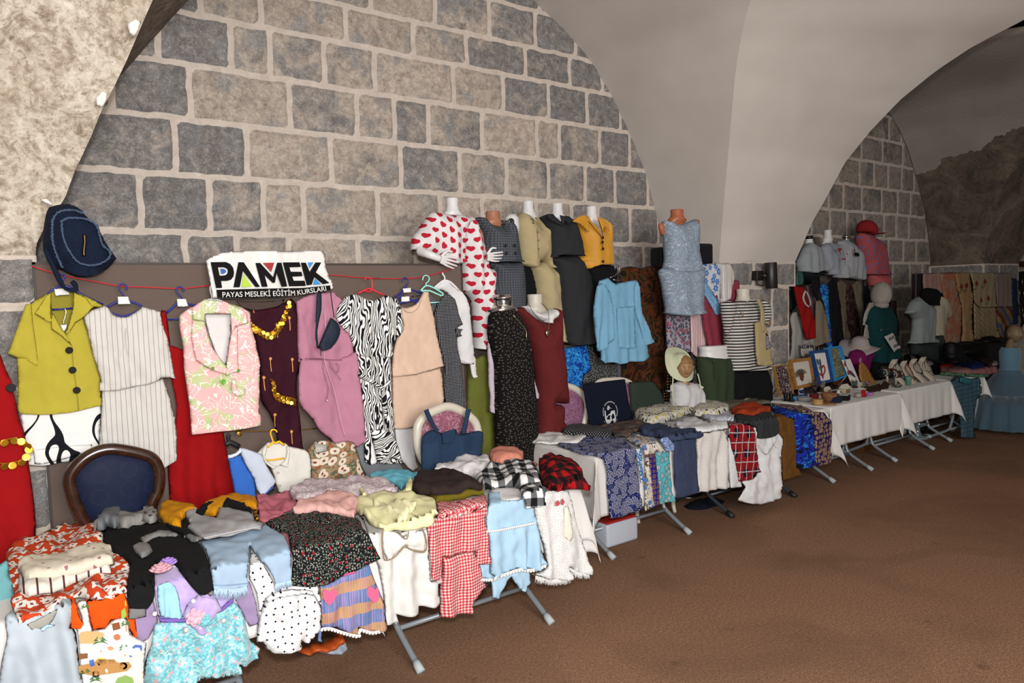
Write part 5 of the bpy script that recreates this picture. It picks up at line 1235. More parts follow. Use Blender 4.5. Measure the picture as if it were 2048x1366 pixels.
for q in ((325, 915), (368, 985), (415, 1045), (755, 850), (750, 922), (730, 990)): ebit('W6 %d,%d %d,%d %d,%d %d,%d' % (q[0] - 14, q[1], q[0], q[1] - 16, q[0] + 14, q[1], q[0], q[1] + 16))
garment('dark_green_skirt', 'dark green skirt laid over the chair beside the navy tote bag', 'skirt', [('body', 'Z6 255,1185 330,1180 420,1180 450,1230 480,1290 500,1380 440,1400 270,1400 262,1280', fab('2a332b'), Vert(4.3), dict(n=200, thick=.03))])
garment('polka_dot_cloth', 'black cloth with tan polka dots behind the golden child mannequin', 'cloth', [('sheet', 'Z6 505,1000 570,1003 600,1100 560,1200 540,1330 480,1320 470,1245 500,1235', pm('black_with_tan_dots', dots('0f0d0c', '9b7a4e', 38, .24)), Vert(4.4), dict(n=150, thick=.02))])
# golden child bust in a cream sun hat
def head(t, c, H, m, hair=None, yaw=0.0, name='head', lip='7d3f35'):
    """a head with face: H crown-to-chin height, c centre; looks toward -Y turned by yaw"""
    R = Matrix.Rotation(yaw, 3, 'Z'); bm = bmesh.new(); bmesh.ops.create_uvsphere(bm, u_segments=40, v_segments=30, radius=1)
    for v in bm.verts:
        x, y, z = v.co; s = 1
        ww = .39 * (1 - .22 * max(0, -z) ** 1.5); yy = .44
        fx, fy, fz = x * ww, y * yy * (1 - .12 * max(0, -z)), z * .5
        if y < 0:
            f = -y
            fy -= .10 * math.exp(-((x / .13) ** 2 + ((z + .16) / .12) ** 2)) * f                # nose tip
            fy -= .05 * math.exp(-((x / .09) ** 2 + ((z - .02) / .2) ** 2)) * f                 # bridge
            for sx in (-1, 1): fy += .055 * math.exp(-(((x - sx * .36) / .17) ** 2 + ((z - .03) / .12) ** 2)) * f
            fy -= .035 * math.exp(-((x / .22) ** 2 + ((z + .46) / .07) ** 2)) * f; fy += .025 * math.exp(-((x / .3) ** 2 + ((z + .6) / .06) ** 2)) * f
            fy -= .04 * math.exp(-((x / .25) ** 2 + ((z + .82) / .14) ** 2)) * f
            for sx in (-1, 1): fy -= .03 * math.exp(-(((x - sx * .5) / .2) ** 2 + ((z + .25) / .2) ** 2)) * f
        v.co = c + R @ Vector((fx, fy, fz)) * H
    o = from_bm(name, bm, m, t)
    def q(x, y, z): return c + R @ Vector((x, y, z)) * H
    for sx in (-1, 1):
        bm = bmesh.new(); bmesh.ops.create_uvsphere(bm, u_segments=12, v_segments=8, radius=.042 * H, matrix=Matrix.Translation(q(sx * .145, -.345, .02)) @ Matrix.Diagonal((1.3, .5, .7, 1))); from_bm('eye', bm, pla('cfc9c0', .2), t)
        bm = bmesh.new(); bmesh.ops.create_uvsphere(bm, u_segments=10, v_segments=8, radius=.024 * H, matrix=Matrix.Translation(q(sx * .145, -.372, .02)) @ Matrix.Diagonal((1, .5, 1, 1))); from_bm('iris', bm, pla('2b241f', .2), t)
        bm = bmesh.new(); tube(bm, smoothpts([q(sx * .07, -.40, .085), q(sx * .14, -.385, .115), q(sx * .23, -.33, .09)], 4), .009 * H, 6); from_bm('eyebrow', bm, pla('4a3222', .6), t)
        bm = bmesh.new(); bmesh.ops.create_uvsphere(bm, u_segments=12, v_segments=10, radius=.1 * H, matrix=Matrix.Translation(q(sx * .39, .02, -.02)) @ Matrix.Diagonal((.35, .6, 1, 1))); from_bm('ear', bm, m, t)
    bm = bmesh.new(); tube(bm, smoothpts([q(-.09, -.385, -.235), q(0, -.43, -.228), q(.09, -.385, -.235)], 4), [.005 * H, .012 * H, .018 * H, .02 * H, .02 * H, .02 * H, .018 * H, .012 * H, .005 * H], 8); from_bm('lips', bm, pla(lip, .4), t)
    return q
GS = mat('bronze_gold_mannequin_paint', plain('93704f', .1), .5, spec=.4, metal=.08)
GY = 4.2; hc = Py(p1('Z6 614,1088'), GY); Hh = .2
t = thing('child_bust', (hc.x, GY, 0), 'golden child mannequin in a cream sun hat and white dress', 'mannequin')
q = head(t, hc, Hh, GS, yaw=-.62)
bm = bmesh.new(); bot = on(Vert(GY), p1('Z6 612,1190')); tube(bm, [hc + Vector((.005, .015, -.06)), hc + Vector((0, .01, -.1)), bot + Vector((0, 0, .02)), bot + Vector((0, 0, -.03))], [.032, .03, .034, .06], 16)
lathe(bm, [(.1, -.3), (.1, -.15), (.105, -.07), (.085, -.04), (.04, -.015)], bot, 24, sy=.7); from_bm('torso', bm, GS, t)
hair = bmesh.new(); bmesh.ops.create_uvsphere(hair, u_segments=30, v_segments=20, radius=1)
for v in hair.verts:
    x, y, z = v.co; zz = max(z, -.1 if y > -.2 else .42); v.co = hc + Vector((x * .415, y * .46 + .015, zz * .53 + .015 * math.sin(x * 18))) * Hh
from_bm('short_hair', hair, mat('painted_blond_hair', plain('86603c', .2), .5), t)
HATM = fab('b5b89c', name='cream_cotton_hat'); A_, B_ = hc + Vector((0, .02, .045)), None
bm = bmesh.new(); n = 48; tl = Matrix.Rotation(math.radians(62), 3, 'X')
for pr, flip in (([(.001, .085), (.05, .08), (.082, .055), (.092, .01), (.12, -.003), (.16, -.008), (.175, -.012)], 0), ([(.175, -.015), (.12, -.006), (.088, .005), (.078, .05), (.045, .074), (.001, .078)], 0)):
    rings = [[bm.verts.new(hc + Vector((0.0, .045, .03)) + tl @ Vector((r * math.cos(2 * PI * j / n), r * math.sin(2 * PI * j / n), z + .012 * math.sin(2 * PI * j / n * 3) * max(0, r - .1) / .07))) for j in range(n)] for r, z in pr]
    for A2, B2 in zip(rings, rings[1:]):
        for j in range(n): bm.faces.new((A2[j], B2[j], B2[(j + 1) % n], A2[(j + 1) % n]))
from_bm('sun_hat', bm, HATM, t)
for ol in ('Z6 540,1150 537,1220 540,1290 560,1330', 'Z6 700,1130 715,1190 718,1250 700,1300'): cord('hat_ribbon', ol, Vert(4.1), .006, HATM, t, 0)
cloth('dress', 'Z6 540,1200 575,1180 610,1192 655,1185 690,1200 712,1250 718,1370 620,1390 535,1350 538,1260', Vert(GY), pm('sheer_white_cotton', plain('b7b6b6', .05)), parent=t, thick=.11, back=.08, R=.1, n=300, fold=.008, ff=12)
for ol in ('Z6 525,1205 545,1195 545,1250 490,1245 520,1235', 'Z6 690,1190 738,1215 715,1248 695,1240'): cloth('frill_sleeve', ol, Vert(4.16), fab('b7b6b6'), parent=t, thick=.02, n=60, fold=.01, ff=25)
bm = bmesh.new(); lathe(bm, [(.09, 0), (.09, .012), (.03, .02), (.02, .04), (.02, bot.z - .25 - .78)], (hc.x, GY, .78) if False else (hc.x, GY, 0), 20); 
bm.free(); pole(t, hc.x, GY, bot.z - .2)
# ============================================================ NEAR TABLE: CHILDREN'S CLOTHES
def lay(name, label, cat, ol, m, tab, lift=.004, **k):
    kw = dict(thick=.012, back=.002, R=.03, wr=.008, n=700, puff=False); kw.update(k)
    o = cloth(name, ol, tab.at(lift), m, **kw); return tag(o, label, cat)
def layg(name, label, cat, parts, tab):
    q = parts[0]; t = thing(name, base_of(tab, q[1]), label, cat)
    for pn, ol, m, lf, kw in parts:
        sf = tab.at(lf)
        if pn == 'cord': kw = dict(kw); cord(kw.pop('nm', 'trim'), ol, sf, kw.pop('r', .002), m, t, kw.pop('lift', .008), **kw)
        elif pn == 'patch': kw = dict(kw); patch(kw.get('nm', 'print'), ol, m, sf.at(kw.get('lift', .012)), t, h=.002, sm=kw.get('sm', 1))
        else:
            k = dict(thick=.012, back=.002, R=.03, wr=.008, n=600, puff=False); k.update(kw); cloth(pn, ol, sf, m, parent=t, **k)
    return t
T1 = Tab(3.0 - .045, .738)
TEAL = fab('5f8f94', name='dusty_teal_cotton')
garment('teal_dress', 'dusty teal dress just showing at the left edge below the red kaftan', 'dress', [('body', 'Y2 -200,500 0,480 60,430 70,560 110,700 60,850 30,890 0,1050 -200,1100', TEAL, Vert(3.25), dict(n=150))])
ORF = pm('orange_red_cloth_with_white_flowers', flowers('ae3b1b', 'cfc8c0', '5a3038', 21, .44, 4, rnd=.9))
lay('flowered_cloth', 'orange-red cloth with white flowers spread over the near left table end', 'cloth', 'Y2 35,430 60,370 120,320 195,255 250,280 350,240 480,190 600,150 750,112 770,130 745,240 700,250 775,260 770,350 840,410 910,440 975,500 945,690 880,705 760,745 640,740 540,735 430,805 230,895 140,930 95,810 78,770 100,690 50,670 40,600', ORF, T1, .012, wr=.018, n=1400, fold=.006)
lay('folded_cloth', 'folded white cloth with dark stripes, lower of the two on the orange flowered cloth', 'cloth', 'Y2 135,600 180,560 300,590 500,540 830,480 828,545 640,580 480,640 220,715 140,690', pm('white_with_dark_double_stripes', stripes_v('c5bfb4', '4a2a30', 24, .16)), T1, .03, thick=.035, R=.03)
lay('folded_cloth', 'folded cream cloth with tiny sprigs on top of the orange flowered cloth', 'cloth', 'Y2 150,480 250,440 450,420 700,360 815,355 840,400 855,480 700,520 500,570 230,605 170,590 130,520', pm('cream_with_tiny_sprigs', dots('c4bcaa', '94636a', 16, .10, rnd=1)), T1, .055, thick=.035, R=.04)
KW = pm('pale_blue_white_tulle', lambda: (lambda u, v: mixc(nz(vec(u, v), 8, 3), '8f9ba6', 'abb3b9'))(*UV()))
layg('child_dress', 'pale blue-white child dress with beaded bow hanging at the near left corner', 'dress', [
    ('body', 'Y2 35,880 90,820 140,900 230,865 430,775 450,750 530,750 560,800 530,950 570,1000 590,1200 620,1400 -20,1420 10,1200 50,1030 40,950', KW, .0, dict(n=700, fold=.014, ff=9, thick=.02)),
    ('neck_lining', 'Y2 200,930 300,880 430,810 400,900 330,960 240,975', fab('8d8c84'), .022, dict(n=100, thick=.004)),
    ('bow', 'Y2 300,965 330,945 350,930 380,935 415,940 380,955 360,950 320,990', fab('9fc3dc'), .03, dict(n=60, thick=.006))], T1)
OR = fab('c8480c', name='bright_orange_cotton')
SAF = pm('white_cotton', plain('c7c6c2', .04))
gG, gT, gB, gN, gR, gY = fab('3d6b33'), fab('a67c4a'), fab('4b66a8'), fab('2b2526'), fab('b0472c'), fab('caa23a')
t = layg('printed_overalls', 'white child overalls with safari jeep print over a bright orange shirt', 'overalls', [
    ('shirt', 'Y2 640,745 760,745 890,700 930,690 1010,890 1020,1030 985,1000 900,890 830,900 780,960 690,975 655,850', OR, .004, dict(n=200)),
    ('sleeve', 'Y2 530,730 560,735 600,880 625,920 600,960 545,960 520,920', OR, .006, dict(n=80)),
    ('overalls', 'Y2 565,750 640,745 690,975 780,960 830,905 900,880 950,880 970,1000 1020,1030 1090,1060 1080,1200 1060,1400 620,1400 600,1250 580,1000 560,960 620,930', SAF, .012, dict(n=500, fold=.006))], T1)
PT = T1.at(.026)
def pt(ol, m, nm='print', t_=None, sf=None): patch(nm, ol, m, sf or PT, t_ or t, h=.0015)
def palm(x, y, s, trunk=1):
    for a in range(7):
        th = math.radians(-200 + a * 36); ex, ey = x + s * 60 * math.cos(th), y + s * 38 * math.sin(th) + s * 8; mx_, my_ = x + s * 32 * math.cos(th), y + s * 32 * math.sin(th) - s * 10
        pt('Y2 %.1f,%.1f %.1f,%.1f %.1f,%.1f %.1f,%.1f' % (x, y, mx_ - 5 * s, my_ - 6 * s, ex, ey, mx_ + 4 * s, my_ + 8 * s), gG)
    if trunk: pt('Y2 %.1f,%.1f %.1f,%.1f %.1f,%.1f %.1f,%.1f' % (x - 3, y, x + 3, y, x + 8 * s, y + 75 * s, x, y + 75 * s), gT)
palm(750, 1060, 1); palm(930, 1110, .75); palm(640, 1290, .8, 0); palm(940, 930, .7); palm(715, 1345, .8, 0); palm(640, 800, .6, 0)
pt('Y2 585,1240 700,1215 730,1190 850,1190 880,1215 960,1210 985,1240 950,1275 800,1300 690,1310 590,1290', gT)
pt('Y2 715,1195 735,1180 790,1185 800,1225 735,1235', gY); pt('Y2 665,1200 700,1190 710,1235 675,1245', gB); pt('Y2 805,1195 850,1190 862,1215 815,1225', gR)
for cx0, cy0, r0 in ((715, 1300, 30), (920, 1238, 32)):
    for r_, m_ in ((r0, gN), (r0 * .45, gT)): pt('Y2 ' + ' '.join('%.1f,%.1f' % (cx0 + r_ * math.cos(k * .524), cy0 + r_ * .85 * math.sin(k * .524)) for k in range(12)), m_, sf=PT.at(.001 if r_ < r0 else 0))
pt('Y2 600,990 650,980 770,990 780,1010 700,1070 600,1070 590,1040', fab('c59a6a')); pt('Y2 835,925 890,912 900,960 845,975', fab('7d4a2c'))
pt('Y2 985,1100 1010,1080 1060,1085 1062,1120 1030,1135 985,1130', gB); pt('Y2 960,1150 985,1142 995,1165 970,1175', gB)
pt('Y2 850,1010 880,1000 900,1015 895,1040 870,1048 850,1035', fab('b06a48')); pt('Y2 800,1100 830,1092 850,1105 840,1122 812,1120', fab('c48a66'))
pt('Y2 585,1150 655,1145 655,1180 590,1190', fab('7a5236')); pt('Y2 1045,1290 1065,1280 1066,1330 1048,1330', gY); pt('Y2 860,1366 880,1330 940,1310 990,1330 1000,1366', fab('7c9a55')); pt('Y2 930,760 940,745 945,790 932,795', gY)
pt('Y2 905,830 930,800 945,860 925,885 905,880', fab('83a548'))
BLJ = fab('101012', name='black_sweatshirt_fleece'); GRC = fab('6e6d6c', name='grey_marl_cuff')
layg('black_tracksuit', 'black child sweatshirt with grey marl cuffs lying over the table edge', 'sweatshirt', [
    ('body', 'Y2 800,190 830,195 900,235 1050,190 1120,170 1210,175 1290,210 1366,240 Y3 330,300 400,320 470,370 510,440 540,650 470,690 430,690 360,620 290,530 250,470 170,445 120,470 105,520 110,640 90,740 50,800 Y2 1090,800 960,800 945,690 960,560 975,490 920,445 860,430 770,340 780,250', BLJ, .02, dict(n=900, thick=.02)),
    ('cuff', 'Y2 958,800 1000,782 1092,785 1092,870 1000,888 956,888', GRC, .024, dict(n=60)),
    ('cuff', 'Y3 470,660 505,635 558,690 520,712', GRC, .024, dict(n=40)),
    ('cuff', 'Y2 990,370 1040,335 1120,340 1140,380 1100,415 1060,430 1010,400', GRC, .045, dict(n=80, thick=.02)),
    ('cuff', 'Y3 330,270 400,265 472,295 430,322 380,310', GRC, .045, dict(n=50, thick=.014)),
    ('grey_waistband', 'Y2 1040,292 1190,240 1290,240 1335,265 1310,285 1190,280 1075,318', GRC, .042, dict(n=80))], T1)
t = layg('grey_bear_hoodie', 'small grey fleece hoodie with cat face bunched at the back of the near table', 'hoodie', [
    ('body', 'Y2 690,240 740,160 790,110 850,110 905,130 960,140 1030,140 1070,110 1140,100 1180,130 1170,165 1110,175 980,215 920,235 850,205 800,190 770,225', fab('7f7d7a'), .03, dict(n=250, thick=.05)),
    ('hood', 'Y2 715,230 745,150 790,85 830,50 890,58 906,95 895,190 860,215 800,195 770,225', fab('64676a', rough=.6), .05, dict(n=120, thick=.05)),
    ('cat_head', 'Y2 1055,150 1065,85 1085,70 1105,85 1135,60 1150,60 1170,110 1165,150 1120,165', fab('85827f'), .055, dict(n=90, thick=.03))], T1)
mt = T1.at(.09)
for a in ('Y2 1075,90 1085,98 1092,90', 'Y2 1140,85 1150,92 1157,84', 'Y2 1112,112 1122,116 1130,110'): cord('whisker', a, mt, .003, fab('3a2a2c'), t, .0, 2)
MUSK = fab('b57a0e', name='mustard_knit')
layg('mustard_sweater', 'mustard yellow and black child outfit at the back of the near table', 'sweater', [
    ('sleeve', 'Y3 135,130 150,75 200,42 290,50 380,60 420,75 440,120 350,130 310,150 310,205 240,205 170,165', MUSK, .04, dict(n=250, thick=.04)),
    ('body', 'Y3 430,90 500,45 600,10 700,-10 790,-10 860,5 888,40 870,85 800,80 650,60 560,110', MUSK, .045, dict(n=250, thick=.035)),
    ('black_trim', 'Y3 170,150 240,190 310,205 330,150 345,110 372,170 350,205 430,265 330,260 230,215', BLJ, .045, dict(n=100, thick=.012)),
    ('black_trim', 'X8 140,855 170,800 220,790 330,830 430,880 475,915 480,950 330,900 220,862 170,870', BLJ, .075, dict(n=100, thick=.012)),
    ('black_trim', 'Y3 415,95 450,50 520,20 620,0 560,30 500,60 470,105', BLJ, .07, dict(n=60, thick=.01)),
    ('striped_cuff', 'X8 478,930 530,945 562,1035 505,1015', pm('black_yellow_band', stripes_h('121212', 'b57a0e', 40, .35)), .03, dict(n=40))], T1)
layg('denim_shorts', 'pale blue denim child shorts with frayed hems hanging over the edge', 'shorts', [
    ('body', 'Y3 430,320 600,275 760,235 920,170 1000,210 1090,290 1120,380 1130,480 1125,600 1070,615 1010,630 990,560 900,440 820,345 810,480 795,640 700,660 560,660 535,640 510,430 470,360', fab('90a5ba', name='bleached_denim'), .02, dict(n=700, thick=.014)),
    ('cord', 'Y3 545,630 620,632 700,628 795,618', fab('738da8'), .03, dict(nm='hem_seam', r=.002))], T1)
def fringe(t, path, sf, m, ln=.03, nm='fringe', k=6, lift=.0, down=True, r=.0015):
    P3 = smoothpts([on(sf, p, lift) for p in px(path)], 8); bm = bmesh.new()
    for a, b in zip(P3, P3[1:]):
        for j in range(k):
            c = a.lerp(b, j / k); d = Vector((rng.uniform(-.3, .3), -.12 * rng.random(), -1)).normalized(); tube(bm, [c, c + d * ln * rng.uniform(.5, 1.1)], [r, r * .6], 4)
    return from_bm(nm, bm, m, t)
shorts = [o for o in C.objects if o.name.startswith('denim_shorts')][0]
fringe(shorts, 'Y3 555,655 640,662 720,660 795,640', T1.at(.035), fab('9fb6cc'), .045)
fringe(shorts, 'Y3 1010,625 1060,612 1125,595', T1.at(.035), fab('9fb6cc'), .03)
layg('grey_vest', 'pale grey sleeveless child top lying on the pale denim shorts', 'vest', [
    ('body', 'Y3 330,105 400,60 430,65 470,95 520,115 570,130 590,60 650,35 720,70 840,90 860,150 930,170 900,210 760,235 600,270 480,300 430,265 350,205 370,170', fab('8f8e90', name='pale_grey_marl'), .055, dict(n=400, thick=.016)),
    ('cord', 'Y3 480,300 600,272 760,238 900,212', fab('a5a4a6'), .06, dict(nm='hem', r=.003))], T1)
LIL = pm('lilac_tulle', lambda: (lambda u, v: mixc(nz(vec(u, v), 30, 3), '8f7bb0', 'b7a6cf'))(*UV()), sheen=.3)
def sequins():
    u, v = UV(); d, dx, dy, a, b = voro(vec(u, v), 120, 1)
    c = ramp(a, [(.0, '5a9fac'), (.25, '70b2bc'), (.45, '83bec4'), (.65, '9ac8c8'), (.80, 'b4c4c0'), (.90, 'b598a2'), (.95, '7aa6bf')], 'CONSTANT')
    k = mixc((nz(vec(u, v), 9, 2) - .4) * 1.5, c, '5fb0c0'); d2, x2, y2, a2, b2 = voro(vec(u, v), 20, 1)
    return mixc((d2 < .13) * (a2 > .45), k, 'd59aa0')
SEQ = mat('turquoise_sequin_tulle', sequins, .35, bump=1.0, bscale=140, spec=.6, sheen=.3)
VEIL = mat('sheer_lilac_veil', '9b86b0', .9, alpha=.55)
t = layg('sequin_dress', 'turquoise sequin princess dress with lilac tulle bodice and bow', 'dress', [
    ('veil', 'Y3 0,830 100,740 135,900 60,1030 0,1060 -70,1000 -60,900', VEIL, -.004, dict(n=100, thick=.005)),
    ('veil', 'Y3 700,720 760,600 820,610 865,760 892,920 820,955 740,800', VEIL, -.004, dict(n=120, thick=.005)),
    ('bodice', 'Y3 105,560 115,500 180,445 260,480 330,570 430,680 540,690 700,700 700,765 640,790 440,880 380,905 150,910 130,860 110,700', LIL, .004, dict(n=500)),
    ('lining', 'Y3 112,500 140,450 180,440 250,470 270,510 200,515 150,530', fab('c5c3c6'), .014, dict(n=60, thick=.004)),
    ('sash', 'Y3 130,640 210,600 262,640 300,760 322,870 240,880 150,870 130,750', fab('8bb7c6'), .016, dict(n=200, fold=.008, ff=40)),
    ('skirt', 'Y3 100,930 160,900 380,895 560,820 700,760 760,820 800,930 830,1050 895,1110 885,1185 790,1235 740,1220 745,1275 600,1290 450,1310 350,1390 20,1420 40,1230 80,1050', SEQ, .008, dict(n=1400, fold=.03, ff=8, thick=.02, wr=.014)),
    ('waistband', 'Y3 130,850 160,880 300,885 420,870 600,800 690,725 700,765 600,835 430,905 300,915 150,912', fab('6e56a0'), .03, dict(n=150, thick=.01)),
    ('bow', 'Y3 320,860 360,770 430,700 560,720 600,800 520,900 480,990 420,980 350,930', LIL, .03, dict(n=200, thick=.02, wr=.02))], T1)
def rosette(t, p, sf, r, m, lift=.03, nm='fabric_flower'):
    w, nn, u, v = sf(p1(p)); nn = Vector(nn); bm = bmesh.new(); M = nn.to_track_quat('Z', 'Y').to_matrix()
    for L in range(3):
        for k in range(7 - L):
            a = k * 2 * PI / (7 - L) + L; q = Vector(w) + nn * (lift + .006 * L) + M @ Vector((math.cos(a), math.sin(a), 0)) * r * (.62 - .2 * L)
            bmesh.ops.create_uvsphere(bm, u_segments=8, v_segments=6, radius=1, matrix=Matrix.Translation(q) @ (M.to_4x4() @ Matrix.Rotation(a, 4, 'Z') @ Matrix.Rotation(-.5, 4, 'Y')) @ Matrix.Diagonal((r * .45, r * .35, r * .14, 1)))
    return from_bm(nm, bm, m, t)
rosette(t, 'Y3 160,575', T1.at(.02), .042, fab('c5959f')); rosette(t, 'Y3 212,528', T1.at(.02), .036, fab('9a7cc4')); rosette(t, 'Y3 400,850', T1.at(.03), .038, fab('c9a0b0')); rosette(t, 'Y3 470,870', T1.at(.03), .03, fab('6faeb5'))
for p in ('398,755', '505,750', '447,955', '345,970', '625,900', '110,850'):
    w = on(T1.at(.05), p1('Y3 ' + p)); bm = bmesh.new(); bmesh.ops.create_uvsphere(bm, u_segments=10, v_segments=8, radius=.009, matrix=Matrix.Translation(w)); from_bm('pearl', bm, pla('cfc8c0', .3), t)
fringe(t, 'Y3 30,1380 200,1390 350,1380 450,1305 600,1288 745,1270', T1.at(.012), fab('9fd0d6'), .02, 'tulle_hem', 8)
PDOT = pm('white_cotton_with_black_dots', dots('c9c9ca', '14151c', 30, .125, rnd=.35))
layg('polka_dot_romper', 'white child romper with small black dots between the lilac veil and striped skirt', 'romper', [
    ('bodice', 'Y3 825,345 850,370 900,440 960,540 1010,640 1125,640 1330,640 1345,780 1300,730 1120,700 940,740 890,860 870,700 830,610 810,560', PDOT, .002, dict(n=400)),
    ('bloomers', 'Y3 940,725 1120,690 1300,700 1348,800 1348,960 1250,1058 1200,1052 1190,1100 1060,1132 945,1122 920,1065 870,1060 880,950 900,850', PDOT, .01, dict(n=600, thick=.03, fold=.012, ff=9, wr=.014)),
    ('waist_frill', 'Y3 935,740 1000,690 1130,668 1290,680 1300,710 1150,710 1010,735 950,770', PDOT, .035, dict(n=150, thick=.012, fold=.01, ff=30))], T1)
BFL = pm('black_cloth_with_dense_small_flowers', lambda: (lambda u, v: (lambda A, B, Cc: mixc((B[0] < .22) * (B[3] > .72), mixc((A[0] < .26) * (A[3] > .3), mixc((Cc[0] < .25), '0e0f14', '3f4a3a'), '85837c'), '8d1a22'))(voro(vec(u, v), 95, 1), voro(vec(u + 3, v), 42, 1), voro(vec(u + 7, v + 2), 80, 1)))(*UV()))
layg('floral_blouse', 'black child top covered in small white and red flowers', 'top', [
    ('body', 'Y4 -96,465 0,430 90,400 200,405 320,412 400,420 500,435 560,530 620,640 645,700 580,735 490,770 420,800 350,850 200,885 75,880 80,700 60,600 55,545 0,520 -50,510', BFL, .02, dict(n=900, thick=.016, fold=.008, ff=6)),
    ('collar', 'Y4 60,410 150,400 250,405 390,415 400,450 280,470 150,445', BFL, .035, dict(n=120, thick=.008))], T1)
MAD = pm('madras_stripe_cotton', lambda: (lambda u, v: (lambda a, r: mixc(fract(r * 1.0) < .45, mixc(fract(a * 1.0) < .5, '486a92', '8a7ba6'), mixc(fract(a * 1.0 + .3) < .5, 'a88a60', 'a37672')))(u * 95 + nz(vec(u * 60, 0.0 * v), 3, 1) * 3, v * 9))(*UV()))
t = layg('madras_skirt', 'multicoloured striped child skirt with two pink heart pockets', 'skirt', [
    ('body', 'Y4 490,765 575,735 620,850 680,1040 684,1160 600,1180 520,1160 512,1200 420,1182 330,1155 272,1160 262,1100 255,880 350,845', MAD, .004, dict(n=500, fold=.014, ff=12, thick=.018)),
    ('waistband', 'Y4 400,810 490,765 500,795 410,825', fab('b8547a'), .016, dict(n=30)),
    ('tie', 'Y4 250,1090 275,1160 268,1245 245,1238', fab('5c7194'), .002, dict(n=30)),
    ('patch', 'Y4 278,935 285,915 303,908 325,925 345,905 368,918 370,940 352,975 322,1010 288,978', fab('c45a7c'), .01, dict(nm='heart_pocket', lift=.022, sm=2)),
    ('patch', 'Y4 565,915 578,893 600,892 618,908 632,890 640,900 641,975 615,992 600,985 572,950', fab('c45a7c'), .01, dict(nm='heart_pocket', lift=.022, sm=2))], T1)
def lace(t, path, sf, m, r=.008, step=.018, nm='lace_trim', lift=.0):
    P3 = smoothpts([on(sf, p, lift) for p in px(path)], 8); bm = bmesh.new(); tube(bm, P3, .0035, 5); acc = 0
    for a, b in zip(P3, P3[1:]):
        L = (b - a).length; k = 0
        while acc < L:
            c = a.lerp(b, acc / L if L else 0) + Vector((0, -.001, -r * .8)); bmesh.ops.create_uvsphere(bm, u_segments=8, v_segments=5, radius=1, matrix=Matrix.Translation(c) @ Matrix.Diagonal((r, .003, r, 1))); acc += step
        acc -= L
    return from_bm(nm, bm, m, t)
LACE = fab('cfcdca', name='white_cotton_lace')
lace(t, 'Y4 272,1160 330,1158 420,1186 512,1205 520,1165 600,1184 684,1165', T1.at(.02), LACE, .008, .016)
lay('rose_cloth', 'dusty rose garment spread at the back of the near table', 'garment', 'X8 520,760 640,740 700,722 760,692 830,700 900,700 960,830 1040,855 940,900 850,940 790,1000 640,1045 560,1030 550,900 490,940 470,910 555,850', fab('a85f6c', name='dusty_rose_crepe'), T1, .015, wr=.016)
garment('rose_strap', 'narrow dusty rose trouser leg showing beside the black flowered top', 'trousers', [('leg', 'Y4 0,530 62,540 70,600 75,700 65,740 40,650', fab('a85f6c', name='dusty_rose_crepe'), T1.at(.006), dict(n=60, thick=.01))])
lay('lace_dress', 'white lace child dress with faint pink sprigs folded at the back', 'dress', 'Y4 60,285 100,240 200,215 380,205 500,190 620,190 700,215 770,265 760,290 640,300 500,290 420,310 250,320 150,345 90,330', pm('white_pink_lace', swirls('c4bdbd', '9c8390', 45, .05)), T1, .03, thick=.03, wr=.016)
lay('pink_dress', 'pale pink child dress with pleats folded between lace and black flowered top', 'dress', 'Y4 80,385 150,340 300,305 500,300 505,330 525,365 480,425 410,415 200,402 100,402', fab('cb9f98', name='pale_pink_cotton'), T1, .04, thick=.03, wr=.014, fold=.006, ff=22)
layg('yellow_blouse', 'pale yellow ruffled child sundress spread on the near table', 'dress', [
    ('body', 'Y4 490,360 500,320 535,295 560,290 640,305 760,295 810,275 850,260 880,290 980,310 1015,350 1020,430 960,480 900,505 780,522 650,510 570,460 500,400', fab('cfcc9f', name='pale_yellow_cotton'), .045, dict(n=700, thick=.03, wr=.016, fold=.01, ff=10)),
    ('strap', 'Y4 535,300 515,258 530,248 548,262 570,292', fab('c8c594'), .06, dict(n=50, thick=.02)),
    ('strap', 'Y4 805,280 835,190 860,186 866,230 855,270', fab('c8c594'), .06, dict(n=50, thick=.02)),
    ('ruffle', 'Y4 600,330 700,350 800,340 880,330 890,360 850,400 800,450 770,460 700,420 620,380', fab('d3d0a8'), .07, dict(n=200, thick=.02, wr=.02, fold=.012, ff=26))], T1)
lay('sky_blue_blouse', 'folded sky blue garment at the back beside the dark brown folded one', 'top', 'Y4 582,175 640,155 780,145 880,160 975,165 850,215 790,258 740,228 650,205 600,195', fab('5fa5b8', name='sky_blue_jersey'), T1, .02, thick=.035, R=.04, wr=.012)
lay('olive_blouse', 'olive green folded top, under the dark brown folded one', 'top', 'Y4 960,280 1100,285 1240,262 1325,250 1328,290 1200,318 1015,345 980,320', fab('5f5312', name='olive_jersey'), T1, .015, thick=.03)
lay('brown_blouse', 'dark brown folded top lying on the olive green one', 'top', 'Y4 858,272 870,205 930,162 1100,145 1180,165 1240,195 1310,230 1318,258 1240,272 1100,292 1000,297 900,287', fab('2b211f', name='dark_brown_jersey'), T1, .045, thick=.045, R=.05, wr=.014, fold=.006)
lay('white_blouse', 'crumpled white blouse folded behind the black and white checked shirt', 'blouse', 'Y5 30,235 60,170 120,145 200,150 420,125 440,180 480,190 400,225 360,262 250,242 150,235', WHI, T1, .02, thick=.035, wr=.02)
